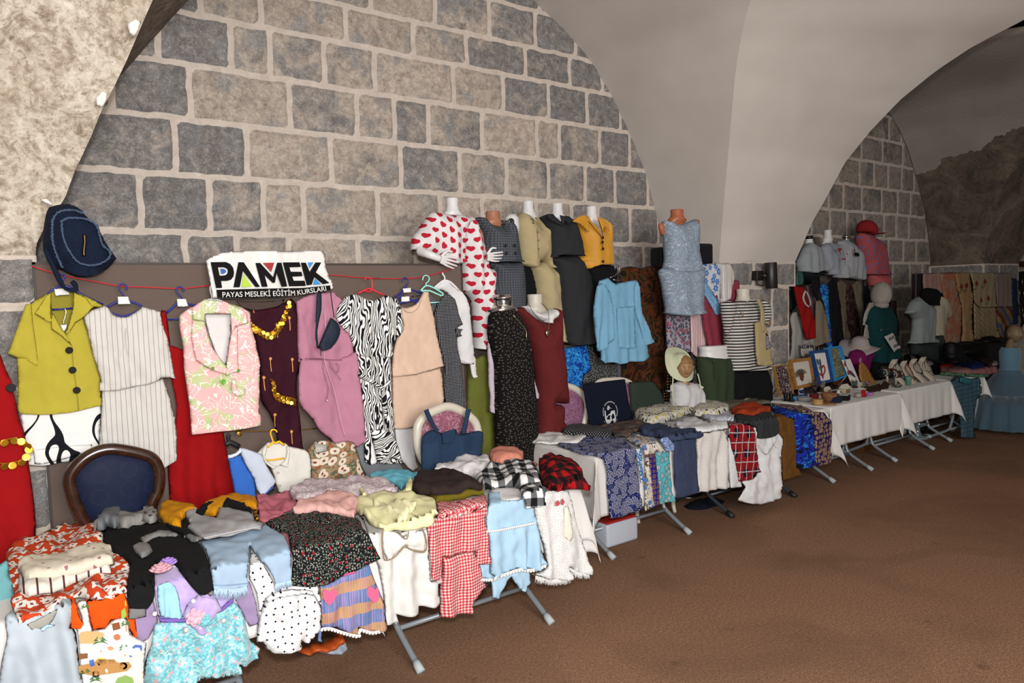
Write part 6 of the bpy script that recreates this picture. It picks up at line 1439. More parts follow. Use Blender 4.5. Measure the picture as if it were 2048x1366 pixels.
layg('salmon_towel', 'rolled salmon pink fleece at the back of the near table', 'fleece', [
    ('roll', 'Y5 425,120 470,100 560,95 640,98 672,120 672,160 560,180 500,188 440,168', fab('c4806e', name='salmon_fleece'), .03, dict(n=200, thick=.06, R=.06)),
    ('flap', 'Y5 600,165 700,155 782,175 760,200 640,185', fab('c4806e'), .02, dict(n=60, thick=.02))], T1)
t = layg('white_bow_dress', 'white child dress with a large bow edged in tan cord', 'dress', [
    ('body', 'Y4 525,435 600,480 700,515 800,520 960,480 975,560 965,700 980,850 1045,850 1045,1000 1000,1020 900,1015 900,1065 800,1075 760,1070 775,1125 690,1132 680,1050 640,760 570,600 560,500', SAF, .006, dict(n=800, fold=.018, ff=8, thick=.016)),
    ('bow', 'Y4 668,515 760,530 800,560 880,530 945,510 950,600 940,655 880,652 810,618 750,680 690,712 668,660 660,590', SAF, .03, dict(n=300, thick=.02, wr=.012)),
    ('cord', 'Y4 668,515 660,600 668,690 690,714 740,692 780,650 808,625 850,645 910,660 942,652 948,600 935,545 920,508', fab('85735c'), .045, dict(nm='bow_edging', r=.0035)),
    ('cord', 'Y4 765,525 795,568 822,572 832,525', fab('85735c'), .045, dict(nm='bow_edging', r=.003))], T1)
RG = pm('red_gingham_cotton', gingham('c6b9b6', 'a0222c', 66, 'b86a6c'))
layg('gingham_outfit', 'red and white gingham child blouse and shorts hanging from the table', 'clothing set', [
    ('shorts', 'Y5 85,840 200,825 300,785 345,850 360,900 412,1060 330,1120 295,1190 290,1240 200,1255 80,1275', RG, .008, dict(n=500, fold=.012, ff=10, thick=.02)),
    ('blouse', 'Y5 45,460 150,455 250,440 390,400 415,440 416,550 400,560 420,700 428,890 345,890 320,800 200,830 90,845 75,1012 20,1005 0,950 -20,700 -45,580 45,560 50,500', RG, .018, dict(n=900, fold=.008, ff=10, thick=.016, uvrot=.06)),
    ('yoke_frill', 'Y5 45,462 150,458 250,442 390,402 415,440 400,480 280,530 140,560 60,545', RG, .036, dict(n=200, thick=.01, fold=.01, ff=30))], T1)
SKY = fab('98b6cb', name='pale_sky_blue_cotton')
t = layg('sky_blue_dress', 'pale sky blue child dress with white lace hem and matching shorts', 'dress', [
    ('shorts', 'Y5 445,980 540,950 580,965 610,930 715,925 728,1030 680,1088 640,1070 585,985 540,1050 500,1138 445,1138', SKY, .002, dict(n=250, thick=.014)),
    ('under_layer', 'Y5 358,895 440,885 470,1000 370,1000', SKY, .0, dict(n=60)),
    ('blouse_inside', 'Y5 430,375 500,345 660,335 665,430 600,440 510,440', WHI, .008, dict(n=100)),
    ('bodice', 'Y5 415,382 500,375 515,432 600,432 655,422 662,372 720,460 745,490 762,592 600,625 410,660 405,560 420,500', SKY, .016, dict(n=300)),
    ('skirt', 'Y5 410,650 600,620 762,590 800,720 832,895 735,928 650,922 540,958 470,985 435,960 425,800', SKY, .018, dict(n=500, fold=.02, ff=11, thick=.016))], T1)
lace(t, 'Y5 410,655 500,645 600,625 700,605 762,592', T1.at(.035), LACE, .006, .013); lace(t, 'Y5 470,985 540,960 650,925 735,930 832,897', T1.at(.035), LACE, .010, .019); lace(t, 'Y5 370,998 420,1000 468,998', T1.at(.014), LACE, .008, .016)
BWG = pm('black_and_white_gingham', gingham('c8c7c7', '101113', 13, '5a5b5d'))
layg('checked_shirt', 'black and white buffalo-checked child shirt bunched on the near table', 'shirt', [
    ('body', 'Y5 300,275 360,255 420,215 480,190 530,155 600,175 690,170 790,230 805,280 800,335 700,350 640,345 540,330 400,345 380,365 370,320', BWG, .03, dict(n=500, thick=.045, wr=.022, uvrot=.5, R=.05)),
    ('sleeve', 'Y5 640,345 700,330 800,325 822,400 815,462 690,490 680,420', BWG, .045, dict(n=150, thick=.02, uvrot=.1))], T1)
RPL = pm('red_and_black_buffalo_plaid', gingham('8f0f14', '0d0a0b', 14, '3f0a0e'))
lay('plaid_shirt', 'folded red and black buffalo plaid flannel shirt at the table corner', 'shirt', 'Y5 780,185 830,150 870,125 940,160 1040,190 1095,240 1110,300 1132,330 1100,350 960,355 860,368 820,335 800,290', RPL, T1, .04, thick=.07, R=.08, wr=.016, uvrot=.15, n=600)
EYL = pm('white_eyelet_cotton', lambda: (lambda u, v: mixc(voro(vec(u, v), 70, .6)[0] < .16, 'c9c8c6', 'a3a2a0'))(*UV()))
t = layg('eyelet_dress', 'white eyelet lace child dress with pink embroidered bow and tulle hem', 'dress', [
    ('body', 'Y5 745,480 820,400 830,340 870,365 1000,358 1020,420 1040,500 1090,700 1150,960 1060,948 985,905 1000,985 920,1000 760,980 832,900 800,720 762,600', EYL, .006, dict(n=900, fold=.018, ff=8, thick=.018)),
    ('bow_tail', 'Y5 960,490 990,470 1020,560 1028,690 1000,725 960,700', fab('c9c7ba'), .03, dict(n=80)),
    ('patch', 'Y5 905,450 920,432 938,455 925,472 905,475', fab('a8484f'), .02, dict(nm='embroidered_bow', lift=.02)),
    ('patch', 'Y5 942,440 955,420 968,445 955,470 945,460', fab('a8484f'), .02, dict(nm='embroidered_bow', lift=.02))], T1)
fringe(t, 'Y5 760,975 840,995 920,998 1000,985', T1.at(.02), fab('c9c9c9'), .035, 'tulle_hem', 8, r=.003)
fringe(t, 'Y5 985,905 1060,945 1140,955', T1.at(.02), fab('c9c9c9'), .035, 'tulle_hem', 8, r=.003)
# under the near table
FB = Vert(3.42)
garment('plastic_bag', 'orange and grey plastic bag on the carpet under the near table', 'bag', [
    ('orange_side', 'X6 420,540 520,518 600,500 640,465 668,500 600,535 480,558', pla('a8481c', .4), FB, dict(n=150, thick=.06, R=.06, wr=.02)),
    ('grey_side', 'X6 500,552 600,535 660,485 680,560 600,562', pla('8f97a5', .4), Vert(3.45), dict(n=100, thick=.05, wr=.02))])
# ============================================================ SECOND TABLE PAIR
T2 = Tab(3.46 - .03, .738, 3.10)
lay('lace_blouse', 'white lace blouse spread at the left end of the second table', 'blouse', 'Y6 5,372 60,350 200,330 260,340 330,350 420,345 430,370 380,400 300,412 60,402 0,400', EYL, T2, .01, thick=.02, wr=.012)
lay('dotted_scarf', 'black folded scarf with small white dots at the back of the second table', 'scarf', 'Y6 240,322 270,290 380,280 480,290 590,300 625,320 622,352 500,354 350,347 250,342', pm('black_with_white_dots', dots('0c0c0e', 'a5a5a5', 75, .22)), T2, .02, thick=.035, R=.04)
lay('brown_scarf', 'grey-brown gauzy scarf lying at the back of the second table', 'scarf', 'Y6 500,290 620,260 700,250 860,245 960,280 860,300 790,320 740,350 640,357 622,320', pm('grey_brown_gauze', lambda: (lambda u, v: ramp(nz(vec(u, v), 14, 3, .5, 1), [(.35, '34302f'), (.5, '4c4543'), (.62, '6a4a35')]))(*UV())), T2, .03, thick=.02, wr=.012)
NPA = pm('navy_cloth_with_white_paisley_outline', paisley('151e50', 'a9a8b2', 19, .06))
layg('navy_paisley_dress', 'navy dress with white paisley outlines hanging over the second table front', 'dress', [
    ('body', 'Y6 195,400 250,370 340,365 480,345 600,360 700,370 740,400 805,440 818,600 838,900 750,930 700,955 600,968 590,800 585,640 560,530 480,490 380,490 300,450 220,420', NPA, .008, dict(n=1100, fold=.008, ff=6, thick=.014))], T2)
lay('blue_floral_scarf', 'narrow white scarf with blue flowers beside the navy paisley dress', 'scarf', 'Y6 800,445 848,440 862,600 862,702 838,702 822,560', pm('white_blue_floral', flowers('b5bcc4', '3a5f9c', '7fae8e', 24, .5, 5)), T2, .006, thick=.006)
BRW = pm('white_cloth_with_brown_leaf_outlines', lambda: (lambda u, v: mixc(voro(vec(u, v), 12, .9)[0] < .22, mixc(absx(nz(vec(u, v), 16, 1, .5, 1.8) - .5) < .045, 'bdb5aa', '54463e'), '4a6796'))(*UV()))
lay('brown_leaf_scarf', 'white scarf with brown leaf outlines and blue touches', 'scarf', 'Y6 775,342 900,345 960,370 980,420 1062,460 1000,485 900,485 925,600 940,880 870,915 865,720 880,560 855,440 780,400 720,372', BRW, T2, .014, thick=.012, n=600)
lay('purple_scarf', 'narrow violet scarf with bronze motifs hanging beside the turquoise paisley one', 'scarf', 'Y6 875,482 948,480 970,650 992,860 942,888 920,680', pm('violet_bronze', flowers('221a6a', '6b4a35', '221a6a', 26, .4, 4, rnd=.1)), T2, .02, thick=.008)
lay('turquoise_scarf', 'turquoise scarf with brown paisley motifs', 'scarf', 'Y6 945,470 1000,468 1058,465 1068,650 1092,840 985,866 962,620', pm('turquoise_paisley', paisley('4ba3ae', '5c4340', 20, .07, 'a5b3b0')), T2, .022, thick=.008)
lay('blue_headscarf', 'bunched blue patterned headscarf at the top of the turquoise scarf', 'scarf', 'Y6 980,385 1040,368 1085,400 1082,450 1020,458', pm('blue_mottled', swirls('44598c', '8393b5', 40, .08)), T2, .04, thick=.03)
SHN = pm('sheer_navy_chiffon', lambda: (lambda u, v: mixc(nz(vec(u * 6, v), 20, 3, .6, .6), '262d40', '3c4560'))(*UV()))
layg('navy_scarf', 'sheer dusty navy scarf folded over the second table front', 'scarf', [
    ('folded_top', 'Y6 820,300 960,265 1100,300 1250,310 1322,330 1290,362 1180,372 1070,392 980,355 850,332', SHN, .035, dict(n=300, thick=.03, wr=.014)),
    ('hanging_part', 'Y6 1082,385 1180,370 1268,362 1275,780 1200,800 1110,820 1092,650 1087,500', SHN, .014, dict(n=300, thick=.01))], T2)
WSK = pm('white_cotton_with_pin_dots', dots('c0bbb7', 'a49f9c', 40, .09))
layg('white_skirt', 'white gathered skirt with pin dots hanging over the second table front', 'skirt', [
    ('waist', 'Y6 1055,275 1150,240 1210,205 1250,208 1300,240 1366,262 Y7 200,400 380,438 386,470 345,485 150,500 0,475 -60,430', WHI, .03, dict(n=300, thick=.02, wr=.012)),
    ('hanging_part', 'Y7 135,545 190,505 350,480 392,600 392,945 260,962 140,985', WSK, .01, dict(n=400, fold=.016, ff=10, thick=.012)),
    ('side_panel', 'Y7 385,480 420,620 485,900 490,940 400,945 388,700', WHI, .006, dict(n=100, thick=.008))], T2)
HBL = pm('white_muslin_with_grey_and_yellow_hearts', lambda: (lambda u, v: (lambda A: mixc((A[0] < .3) * (A[3] < .33), mixc((A[0] < .3) * (A[3] > .33) * (A[3] < .62), mixc((A[0] < .3) * (A[3] > .62), 'b9b4a5', '8f8d90'), 'a8954a'), '3b3940'))(voro(vec(u, v), 28, .3)))(*UV()))
layg('muslin_blanket', 'white muslin blanket with grey and yellow hearts in clear wrap, left of two', 'blanket', [
    ('folded_blanket', 'Y6 790,130 800,85 860,88 900,100 1100,90 1240,95 1288,130 1240,170 1100,220 960,258 870,262 800,230 785,190', HBL, .03, dict(n=500, thick=.06, R=.06, wr=.014)),
    ('yellow_edge', 'Y6 880,100 1000,92 1150,88 1240,96 1100,102 950,108', fab('b3a14f'), .075, dict(n=60, thick=.012))], T2)
layg('muslin_blanket', 'white muslin blanket with grey and yellow hearts, right of two behind the rust scarf', 'blanket', [
    ('folded_blanket', 'Y7 100,340 165,280 230,268 300,275 395,310 398,345 300,365 200,368 120,365', HBL, .035, dict(n=250, thick=.05, R=.05)),
    ('lower_fold', 'Y7 150,375 300,362 395,345 442,382 432,412 250,408', pm('blue_white_lines', stripes_h('b9b9ba', '4a5a7c', 50, .3)), .02, dict(n=100, thick=.025))], T2)
TRT = pm('red_tartan', lambda: (lambda u, v: mixc(mx(absx(fract(u * 13) - .5) < .05, absx(fract(v * 13) - .5) < .05), mixc((fract(u * 6.5) < .4) * (fract(v * 6.5) < .4), '7c0f16', '14131f'), 'a8a2a5'))(*UV()))
lay('tartan_skirt', 'red tartan skirt with white and navy lines hanging over the table', 'skirt', 'Y7 380,425 470,430 580,450 602,500 622,640 647,820 580,835 580,875 475,892 440,720 400,560 392,480', TRT, T2, .018, thick=.014, uvrot=.12, n=500)
lay('rust_scarf', 'crumpled rust orange scarf lying at the back of the second table', 'scarf', 'Y7 405,342 470,310 560,290 640,310 735,318 700,342 560,372 450,372', fab('8a2f14', name='rust_gauze'), T2, .04, thick=.04, wr=.02)
lay('grey_blouse', 'dark grey folded top under the rust scarf, hanging over the white t-shirt', 'top', 'Y7 440,378 560,375 700,345 750,368 788,430 785,505 720,542 622,548 612,470 580,448 460,425', fab('2b2d2f', name='charcoal_jersey'), T2, .03, thick=.02)
lay('black_blouse', 'small black folded garment behind the rust scarf', 'top', 'Y7 600,312 650,293 730,288 745,318 660,322', BLACKF, T2, .03, thick=.025)
garment('white_t_shirt', 'white short-sleeved t-shirt hanging low from the second table front', 't-shirt', [
    ('body', 'Y7 590,452 615,455 628,548 700,548 740,508 775,520 800,640 805,700 820,830 815,1020 650,1078 475,1055 520,940 490,890 580,875 645,820', WHI, T2.at(.018), dict(n=500, thick=.02, wr=.014, fold=.012, ff=5)),
    ('sleeve', 'Y7 735,500 790,505 825,560 815,640 805,700 780,640 740,580', WHI, T2.at(.03), dict(n=100, thick=.02)),
    ('cord', 'Y7 628,600 690,680 750,600 775,540', fab('a9a8a8'), T2.at(.035), dict(nm='neck_seam', r=.003, lift=.006))])
lay('brown_skirt', 'plain tan-brown skirt hanging over the table beside the blue print', 'skirt', 'Y7 745,350 820,360 900,380 925,450 935,750 970,842 830,882 822,700 825,560 800,520 785,430', fab('5a3a16', name='tan_brown_cloth'), T2, .012, thick=.012)
BBK = pm('royal_blue_print_with_turquoise_and_black', blobs(['07090f', '101f78', '142a94', '122588', '2d93c4', '0f1f80'], 9, 2.2, [0, .42, .47, .55, .60, .64], sx=.7, sy=1.6))
lay('blue_print_skirt', 'royal blue skirt with black and turquoise brush print', 'skirt', 'Y7 710,290 800,300 960,345 1050,362 1070,500 1087,740 1040,787 935,787 930,600 920,400 850,370 760,340', BBK, T2, .02, thick=.014, fold=.006)
PTN = pm('purple_cloth_with_tan_blossoms', flowers('221848', '8c7052', '3a2547', 24, .42, 6, rnd=.6))
lay('purple_print_skirt', 'purple cloth with tan blossoms at the right end of the second table', 'skirt', 'Y7 735,270 860,275 1040,310 1060,328 1150,340 1192,390 1222,440 1216,740 1090,777 1077,560 1062,430 1040,348 900,322 760,292', PTN, T2, .028, thick=.012)
layg('grey_knit', 'taupe knitted garment with tied bow at the back of the second table', 'top', [
    ('body', 'Y7 290,272 420,250 490,238 565,235 700,260 742,275 620,292 500,292 400,312', fab('5f5a4c', name='taupe_knit'), .02, dict(n=200, thick=.03)),
    ('bow', 'Y7 488,240 488,215 508,203 528,215 552,207 566,235 530,245', fab('6b6657'), .04, dict(n=60, thick=.02))], T2)
# floor things
q = Pz(p1('P 1236,1080'), 0); q.y = 3.75; q.x = Py(p1('P 1228,1062'), 3.75).x
t = thing('storage_box', (q.x, q.y, 0), 'white plastic storage box with red inside on the carpet under the second table', 'box')
bm = bmesh.new(); box(bm, (q.x - .16, q.y - .1, 0), (q.x + .15, q.y + .15, .17), bev=.02); from_bm('tub', bm, pla('a9adb8', .35), t)
bm = bmesh.new(); box(bm, (q.x - .15, q.y - .09, .165), (q.x + .14, q.y + .14, .185), bev=.008); from_bm('lid', bm, pla('8f1f1c', .4), t)
garment('black_bag', 'dark navy bag slumped on the carpet under the second table', 'bag', [('body', 'X7 735,450 770,410 860,370 960,360 1040,400 1055,440 1020,475 930,492 840,480', fab('0d101a', name='dark_bag_nylon'), Vert(3.9), dict(n=200, thick=.12, back=.1, R=.1, wr=.01))])
# ============================================================ FAR TABLES: PICTURES, TRINKETS, JEWELLERY
ZS = ZC + .006
table(8.62, 9.45, 3.62, 3.92, 8.75, 9.35, 'folding table under the clothes pile beside the pale blue tulle gown')
tablecloth(8.6, 9.47, 3.6, 3.93, ZC, .25, .03, .2, .2, 'white tablecloth under the far pile of folded clothes', seed=7)
def top_pt(p, dz=0.0): return Pz(p1(p) if isinstance(p, str) else p, ZS + dz)
def picture(label, quad, y, k, fm, art, fw=.022, dp=.02, name='framed_picture', deco=()):
    """a rectangular picture leaning back: quad = the four outer corners in the photo"""
    sf = Lean(y, ZS, k); q = [on(sf, p) for p in px(quad)]; c = sum(q, Vector()) / 4; n = (q[1] - q[0]).cross(q[3] - q[0]).normalized()
    if n.y > 0: n = -n
    lo = min(v.z for v in q); shift = Vector((0, 0, 0)); t = thing(name, (c.x, y, ZS), label, 'picture')
    def ins(d):
        out = []
        for i in range(4):
            a = (q[i - 1] - q[i]).normalized(); b = (q[(i + 1) % 4] - q[i]).normalized(); out.append(q[i] + (a + b) * d)
        return out
    if fm is not None:
        I = ins(fw); V = []; Fc = []
        for s in (0, 1): V += [v + n * (dp * (.5 - s)) for v in q] + [v + n * (dp * (.5 - s)) for v in I]
        for i in range(4):
            j = (i + 1) % 4; Fc += [(i, j, 4 + j, 4 + i), (8 + i, 12 + i, 12 + j, 8 + j), (i, 8 + i, 8 + j, j), (4 + i, 4 + j, 12 + j, 12 + i)]
        mesh_obj('frame', V, Fc, fm, t, False); J = ins(fw * .8)
    else: J = q
    V = [v for v in J] + [v - n * .006 for v in J]; Fc = [(0, 1, 2, 3), (7, 6, 5, 4)] + [(i, 4 + i, 4 + (i + 1) % 4, (i + 1) % 4) for i in range(4)]
    uv = [(0, 1), (1, 1), (1, 0), (0, 0)] * 2; mesh_obj('picture_panel', V, Fc, art, t, False, uv)
    bm = bmesh.new(); tube(bm, [c - n * .01, c - n * .03 + Vector((0, .12, -(c.z - ZS)))], .005, 6); from_bm('easel_strut', bm, fm or art, t)
    fs = Lean(y - .012, ZS, k)
    for nm, kind, ol, m, kw in deco:
        if kind == 'c': cord(nm, ol, fs, kw.get('r', .004), m, t, 0.0, 3)
        else: patch(nm, ol, m, fs, t, h=.003, sm=2)
    return t
WOODM = mat('honey_pine_wood', lambda: ramp(nz(vec(*OBJ()), 20, 4, .6, 2), [(.3, '6e4a22'), (.6, '8f6633'), (.8, 'a37a42')]), .5)
BFR = fab('1f3a6b', rough=.5, name='dark_blue_painted_wood'); LBF = fab('2d74a8', rough=.5, name='bright_blue_painted_wood')
MOS = mat('dark_mosaic', lambda: (lambda u, v: (lambda A: ramp(A[3], [(0, '171012'), (.35, '2c2224'), (.55, '564c52'), (.7, '8c5540'), (.82, '3f4760'), (.92, 'a59a90')], 'CONSTANT'))(voro(vec(u, v), 26, 1)))(*UV()), .5)
PAPER = mat('cream_picture_paper', plain('aca79d', .03), .8); PAPW = mat('white_picture_paper', plain('c2bcb6', .03), .8)
dk = fab('3a3230'); tg = fab('35565c'); rd = fab('8c2a2a'); bl = fab('2f3f55'); gr = fab('5d6a55')
fe = [('feather', 'p', 'W2 %d,%d %d,%d %d,%d' % (500 + 20 * math.cos(a), 740 + 20 * math.sin(a), 500 + 95 * math.cos(a - .07), 740 + 105 * math.sin(a - .07), 500 + 100 * math.cos(a + .07), 740 + 110 * math.sin(a + .07)), dk, {}) for a in [math.radians(170 + 17 * k) for k in range(10)]]
picture('mosaic panel with a reddish dancer on a dark speckled ground, left of the pine frame', 'W2 55,580 265,550 370,1030 150,1060', 4.0, 14, WOODM, MOS, .01, .03)
picture('pine framed picture of a dark feathered bird on cream paper', 'W2 305,485 635,440 715,890 400,960', 4.06, 14, WOODM, PAPER, .032, .03, deco=fe + [('signature', 'p', 'W2 612,855 650,850 652,868 614,874', dk, {}), ('bird_body', 'p', 'W2 485,700 520,690 545,740 530,820 490,800', fab('5b2f22'), {})])
picture('dark blue framed quilled picture of a red and black ornament on white', 'W2 645,340 900,318 1000,830 780,880', 4.08, 14, BFR, PAPW, .028, .04, deco=[
    ('black_stem', 'p', 'W2 795,480 805,465 820,520 840,680 850,730 830,700 805,570', bl, {}), ('red_curl', 'c', 'W2 800,690 830,730 870,700 885,640 870,580 850,570 842,610', rd, dict(r=.006)),
    ('teal_leaf', 'p', 'W2 750,470 775,475 790,560 775,555 755,510', tg, {}), ('green_leaf', 'p', 'W2 790,580 830,600 825,640 795,620', gr, {}), ('red_tail', 'p', 'W2 825,720 862,700 858,790 840,740', rd, {})])
MOSB = mat('olive_shell_mosaic', lambda: (lambda u, v: (lambda A, n: mixc((A[0] < .28) * (A[3] > .5), mixc(n, '4b402e', '5f6a52'), 'a39a85'))(voro(vec(u, v), 14, 1), nz(vec(u, v), 6, 3)))(*UV()), .5)
picture('bright blue framed shell mosaic, tallest of the leaning pictures', 'W2 905,285 1105,258 1225,730 1010,830', 4.1, 13, LBF, MOSB, .018, .07)
picture('unframed white panel with red blossom and a blue bird on a branch', 'W2 1155,482 1288,462 1450,855 1320,880', 4.05, 16, None, PAPW, deco=[
    ('blossom', 'p', 'W2 1195,530 1215,525 1228,570 1205,580', rd, {}), ('branch', 'c', 'W2 1200,500 1240,600 1290,700 1380,760', dk, dict(r=.003)), ('bird', 'p', 'W2 1285,650 1320,675 1380,760 1330,730 1290,690', bl, {}), ('flower', 'p', 'W2 1250,660 1285,650 1295,700 1265,720', rd, {})])
# oval wood slice standing
sf = Lean(4.02, ZS, 16)
o = cloth('wood_slice', 'W2 1430,560 1455,520 1490,520 1560,600 1620,700 1700,860 1640,880 1500,880 1440,760', sf, WOODM, thick=.012, back=.012, R=.01, n=200, wr=.002)
tag(o, 'oval pine wood slice ornament with a twine loop behind the trinkets', 'ornament')
cord('twine_loop', 'W2 1450,530 1440,490 1450,450 1465,480 1460,520', sf, .003, fab('a59a80'), o, 0)
def prof_obj(name, label, cat, p, prof, m, dy=0.0, sc=1.0, n=20, z=ZS, sy=1):
    w = Pz(p1(p), z); t_ = bmesh.new(); lathe(t_, [(r * sc, h * sc) for r, h in prof], (w.x, w.y + dy, z), n, sy=sy); o = from_bm(name, t_, m); return tag(o, label, cat), w
def px_r(p, d): """radius in metres of d crop pixels (W2) at table point p"""; w = top_pt(p); return d * .12443 * (w - O).length / FPX
def lathe_px(name, label, cat, base, half, hgt, shape, m, **k):
    """shape: (r, h) in 0..1 scaled by half width and height given in W2 crop pixels"""
    u = px_r(base, 1.0); return prof_obj(name, label, cat, base, [(r * half * u, h * hgt * u) for r, h in shape], m, **k)
BAS = mat('woven_wicker', lambda: (lambda x, y, z: ramp(nz(vec(x * 30, y * 30, z * 160), 1, 3, .6), [(.3, '4a2c14'), (.55, '7a5330'), (.75, '946a40')]))(*OBJ()), .7, bump=1, bscale=200)
lathe_px('wicker_basket', 'round brown wicker basket on the trinket table edge', 'basket', 'W2 950,1150', 112, 120, [(.6, 0), (.8, .1), (1, .75), (1.02, 1), (.95, 1), (.8, .3), (.1, .15)], BAS, n=30)
lathe_px('wooden_disc', 'pale wooden coaster ring in front of the wicker basket', 'ornament', 'W2 945,1190', 105, 14, [(.95, 0), (1, .3), (1, .9), (.9, 1)], WOODM, n=30)
lathe_px('wooden_box', 'small round pale wooden box at the table edge', 'box', 'W2 765,1195', 75, 75, [(.98, 0), (1, .05), (1, .62), (.97, .66), (1.03, .68), (1.03, .97), (.95, 1)], mat('pale_birch', plain('9a7a4c'), .6), n=28)
lathe_px('red_pot', 'small dark red pot holding a beaded wire tree', 'pot', 'W2 712,1135', 66, 95, [(.7, 0), (.8, .1), (1, .85), (1.08, .9), (1.05, 1), (.8, .95)], fab('5e1712', rough=.5), n=24)
lathe_px('tea_light_holder', 'clear ribbed glass dish beside the red pot', 'dish', 'W2 560,1140', 110, 60, [(.8, 0), (.9, .2), (1, .9), (1.0, 1), (.85, .95)], mat('frosted_glass_dish', '8d8a86', .3, alpha=.55), n=28)
lathe_px('brown_disc', 'round brown fuzzy disc ornament propped among the trinkets', 'ornament', 'W2 1255,880', 62, 130, [(.3, 0), (.8, .15), (1, .5), (.8, .85), (.3, 1)], fab('4a2410'), n=22, sy=.4)
lathe_px('pink_candle', 'small grey-pink candle tin right of the navy gift boxes', 'candle', 'W2 1415,1080', 50, 60, [(.98, 0), (1, .1), (1, .9), (.9, 1)], pla('81736d', .4))
lathe_px('ribbon_roll', 'small lilac ribbon roll at the table edge', 'ribbon', 'W2 1605,1048', 48, 40, [(.95, 0), (1, .1), (1, .9), (.6, 1)], fab('8a5f8e', rough=.5))
lathe_px('red_candle', 'red candle with white flowers on a red base', 'candle', 'W2 1500,1070', 52, 95, [(.75, 0), (.8, .35), (.55, .38), (.55, .9), (.35, 1)], fab('8c1016', rough=.4))
lathe_px('blue_dish', 'small pale blue dish beside the black boots', 'dish', 'W2 410,1130', 45, 60, [(.8, 0), (1, .7), (1, 1), (.8, .9)], fab('3f6f96', rough=.4))
def figure(name, label, cat, p, parts, m_=None):
    w = top_pt(p); u = px_r(p, 1.0); t = thing(name, (w.x, w.y, ZS), label, cat)
    for nm, m, pts, rs in parts:
        bm = bmesh.new(); tube(bm, smoothpts([Vector((w.x + a * u, w.y + d * u, ZS + h * u)) for a, d, h in pts], 4), [r * u for r in np.interp(np.linspace(0, 1, (len(pts) - 1) * 4 + 1), np.linspace(0, 1, len(rs)), rs)], 14); from_bm(nm, bm, m, t)
    return t
figure('goose_figurine', 'white goose figurine with blue bow on the trinket table', 'figurine', 'W2 500,1045', [('body', pla('a3a2a3', .4), [(0, 0, 0), (0, 0, 60), (-10, 0, 130), (-30, 0, 190), (-15, 0, 225), (20, 0, 222)], [40, 46, 34, 18, 20, 5]), ('bow', fab('20244a'), [(-45, -10, 45), (0, -20, 60), (45, -10, 50)], [24, 40, 24])])
figure('blue_brush', 'blue wrapped gift stick with red tag beside the goose figurine', 'gift', 'W2 540,1085', [('roll', fab('1f4478', rough=.4), [(-70, 0, 25), (60, 0, 25)], [28, 26]), ('tag', fab('9a3a34'), [(60, 0, 25), (110, 0, 20)], [12, 5])])
def boots():
    t = None
    for k, (a, lab) in enumerate((('W2 260,1140', 'black ornamental ankle boot, left of the pair below the mosaic panel'), ('W2 345,1150', 'black ornamental ankle boot, right of the pair below the mosaic panel'))):
        w = top_pt(a); u = px_r(a, 1.0); bm = bmesh.new()
        tube(bm, smoothpts([Vector((w.x, w.y + 10 * u, ZS + 120 * u)), Vector((w.x, w.y + 8 * u, ZS + 60 * u)), Vector((w.x, w.y, ZS + 26 * u)), Vector((w.x + 8 * u, w.y - 50 * u, ZS + 16 * u))], 4), [30 * u] * 5 + [28 * u, 27 * u, 27 * u, 26 * u, 25 * u, 22 * u, 19 * u, 14 * u], 12)
        box(bm, (w.x - 22 * u, w.y - 5 * u, ZS), (w.x + 22 * u, w.y + 30 * u, ZS + 24 * u)); o = from_bm('ankle_boot', bm, mat('black_leather', '0c0b0c', .35)); tag(o, lab, 'boot', 'black ornamental boots')
boots()
rg2 = random.Random(11)
def bead_tree(label, base, h, w, mb, pot=None, n=60, group='beaded wire trees'):
    c = top_pt(base); u = px_r(base, 1.0); t = thing('beaded_tree', (c.x, c.y, ZS), label, 'ornament', group)
    bm = bmesh.new(); tips = []
    tube(bm, [(c.x, c.y, ZS), (c.x, c.y, ZS + h * u * .5)], .005, 6)
    for k in range(22):
        a = rg2.uniform(0, 2 * PI); z0 = ZS + h * u * rg2.uniform(.25, .6); r = w * u * rg2.uniform(.5, 1); e = Vector((c.x + r * math.cos(a), c.y + r * math.sin(a) * .7, z0 + h * u * rg2.uniform(.1, .42))); tube(bm, [(c.x, c.y, z0), (Vector((c.x, c.y, z0)) + e) / 2 + Vector((0, 0, .01)), e], .0018, 4); tips.append(((c.x, c.y, z0), e))
    from_bm('wire_branches', bm, met('5a4638', .4), t)
    bm = bmesh.new()
    for k in range(n):
        a, e = tips[k % len(tips)]; q = Vector(a).lerp(e, rg2.uniform(.35, 1.0)) + Vector((rg2.uniform(-.008, .008),) * 3); bmesh.ops.create_icosphere(bm, subdivisions=1, radius=rg2.uniform(.004, .008), matrix=Matrix.Translation(q))
    from_bm('beads', bm, mb, t)['kind'] = 'stuff'
    bm = bmesh.new(); lathe(bm, [(.025, 0), (.03, .01), (.02, .02)], (c.x, c.y, ZS), 14); from_bm('base', bm, pot or fab('3a2a20'), t)
    return t
bead_tree('dark grey-brown beaded wire tree in front of the pine framed bird', 'W2 730,1040', 260, 75, pla('4a3a38', .2), n=110)
bead_tree('grey pebbly beaded tree in front of the dark blue frame', 'W2 840,990', 170, 55, pla('6c655c', .2), n=110)
bead_tree('amber and red beaded tree below the bright blue frame', 'W2 1090,930', 130, 110, pla('63301f', .15), n=130)
bead_tree('grey-green beaded tree below the white bird panel', 'W2 1370,930', 130, 70, pla('4f5a55', .2), n=90)
bead_tree('pale pink beaded tree on the brown wooden plank', 'W2 1560,930', 110, 80, pla('7c6663', .2), n=70)
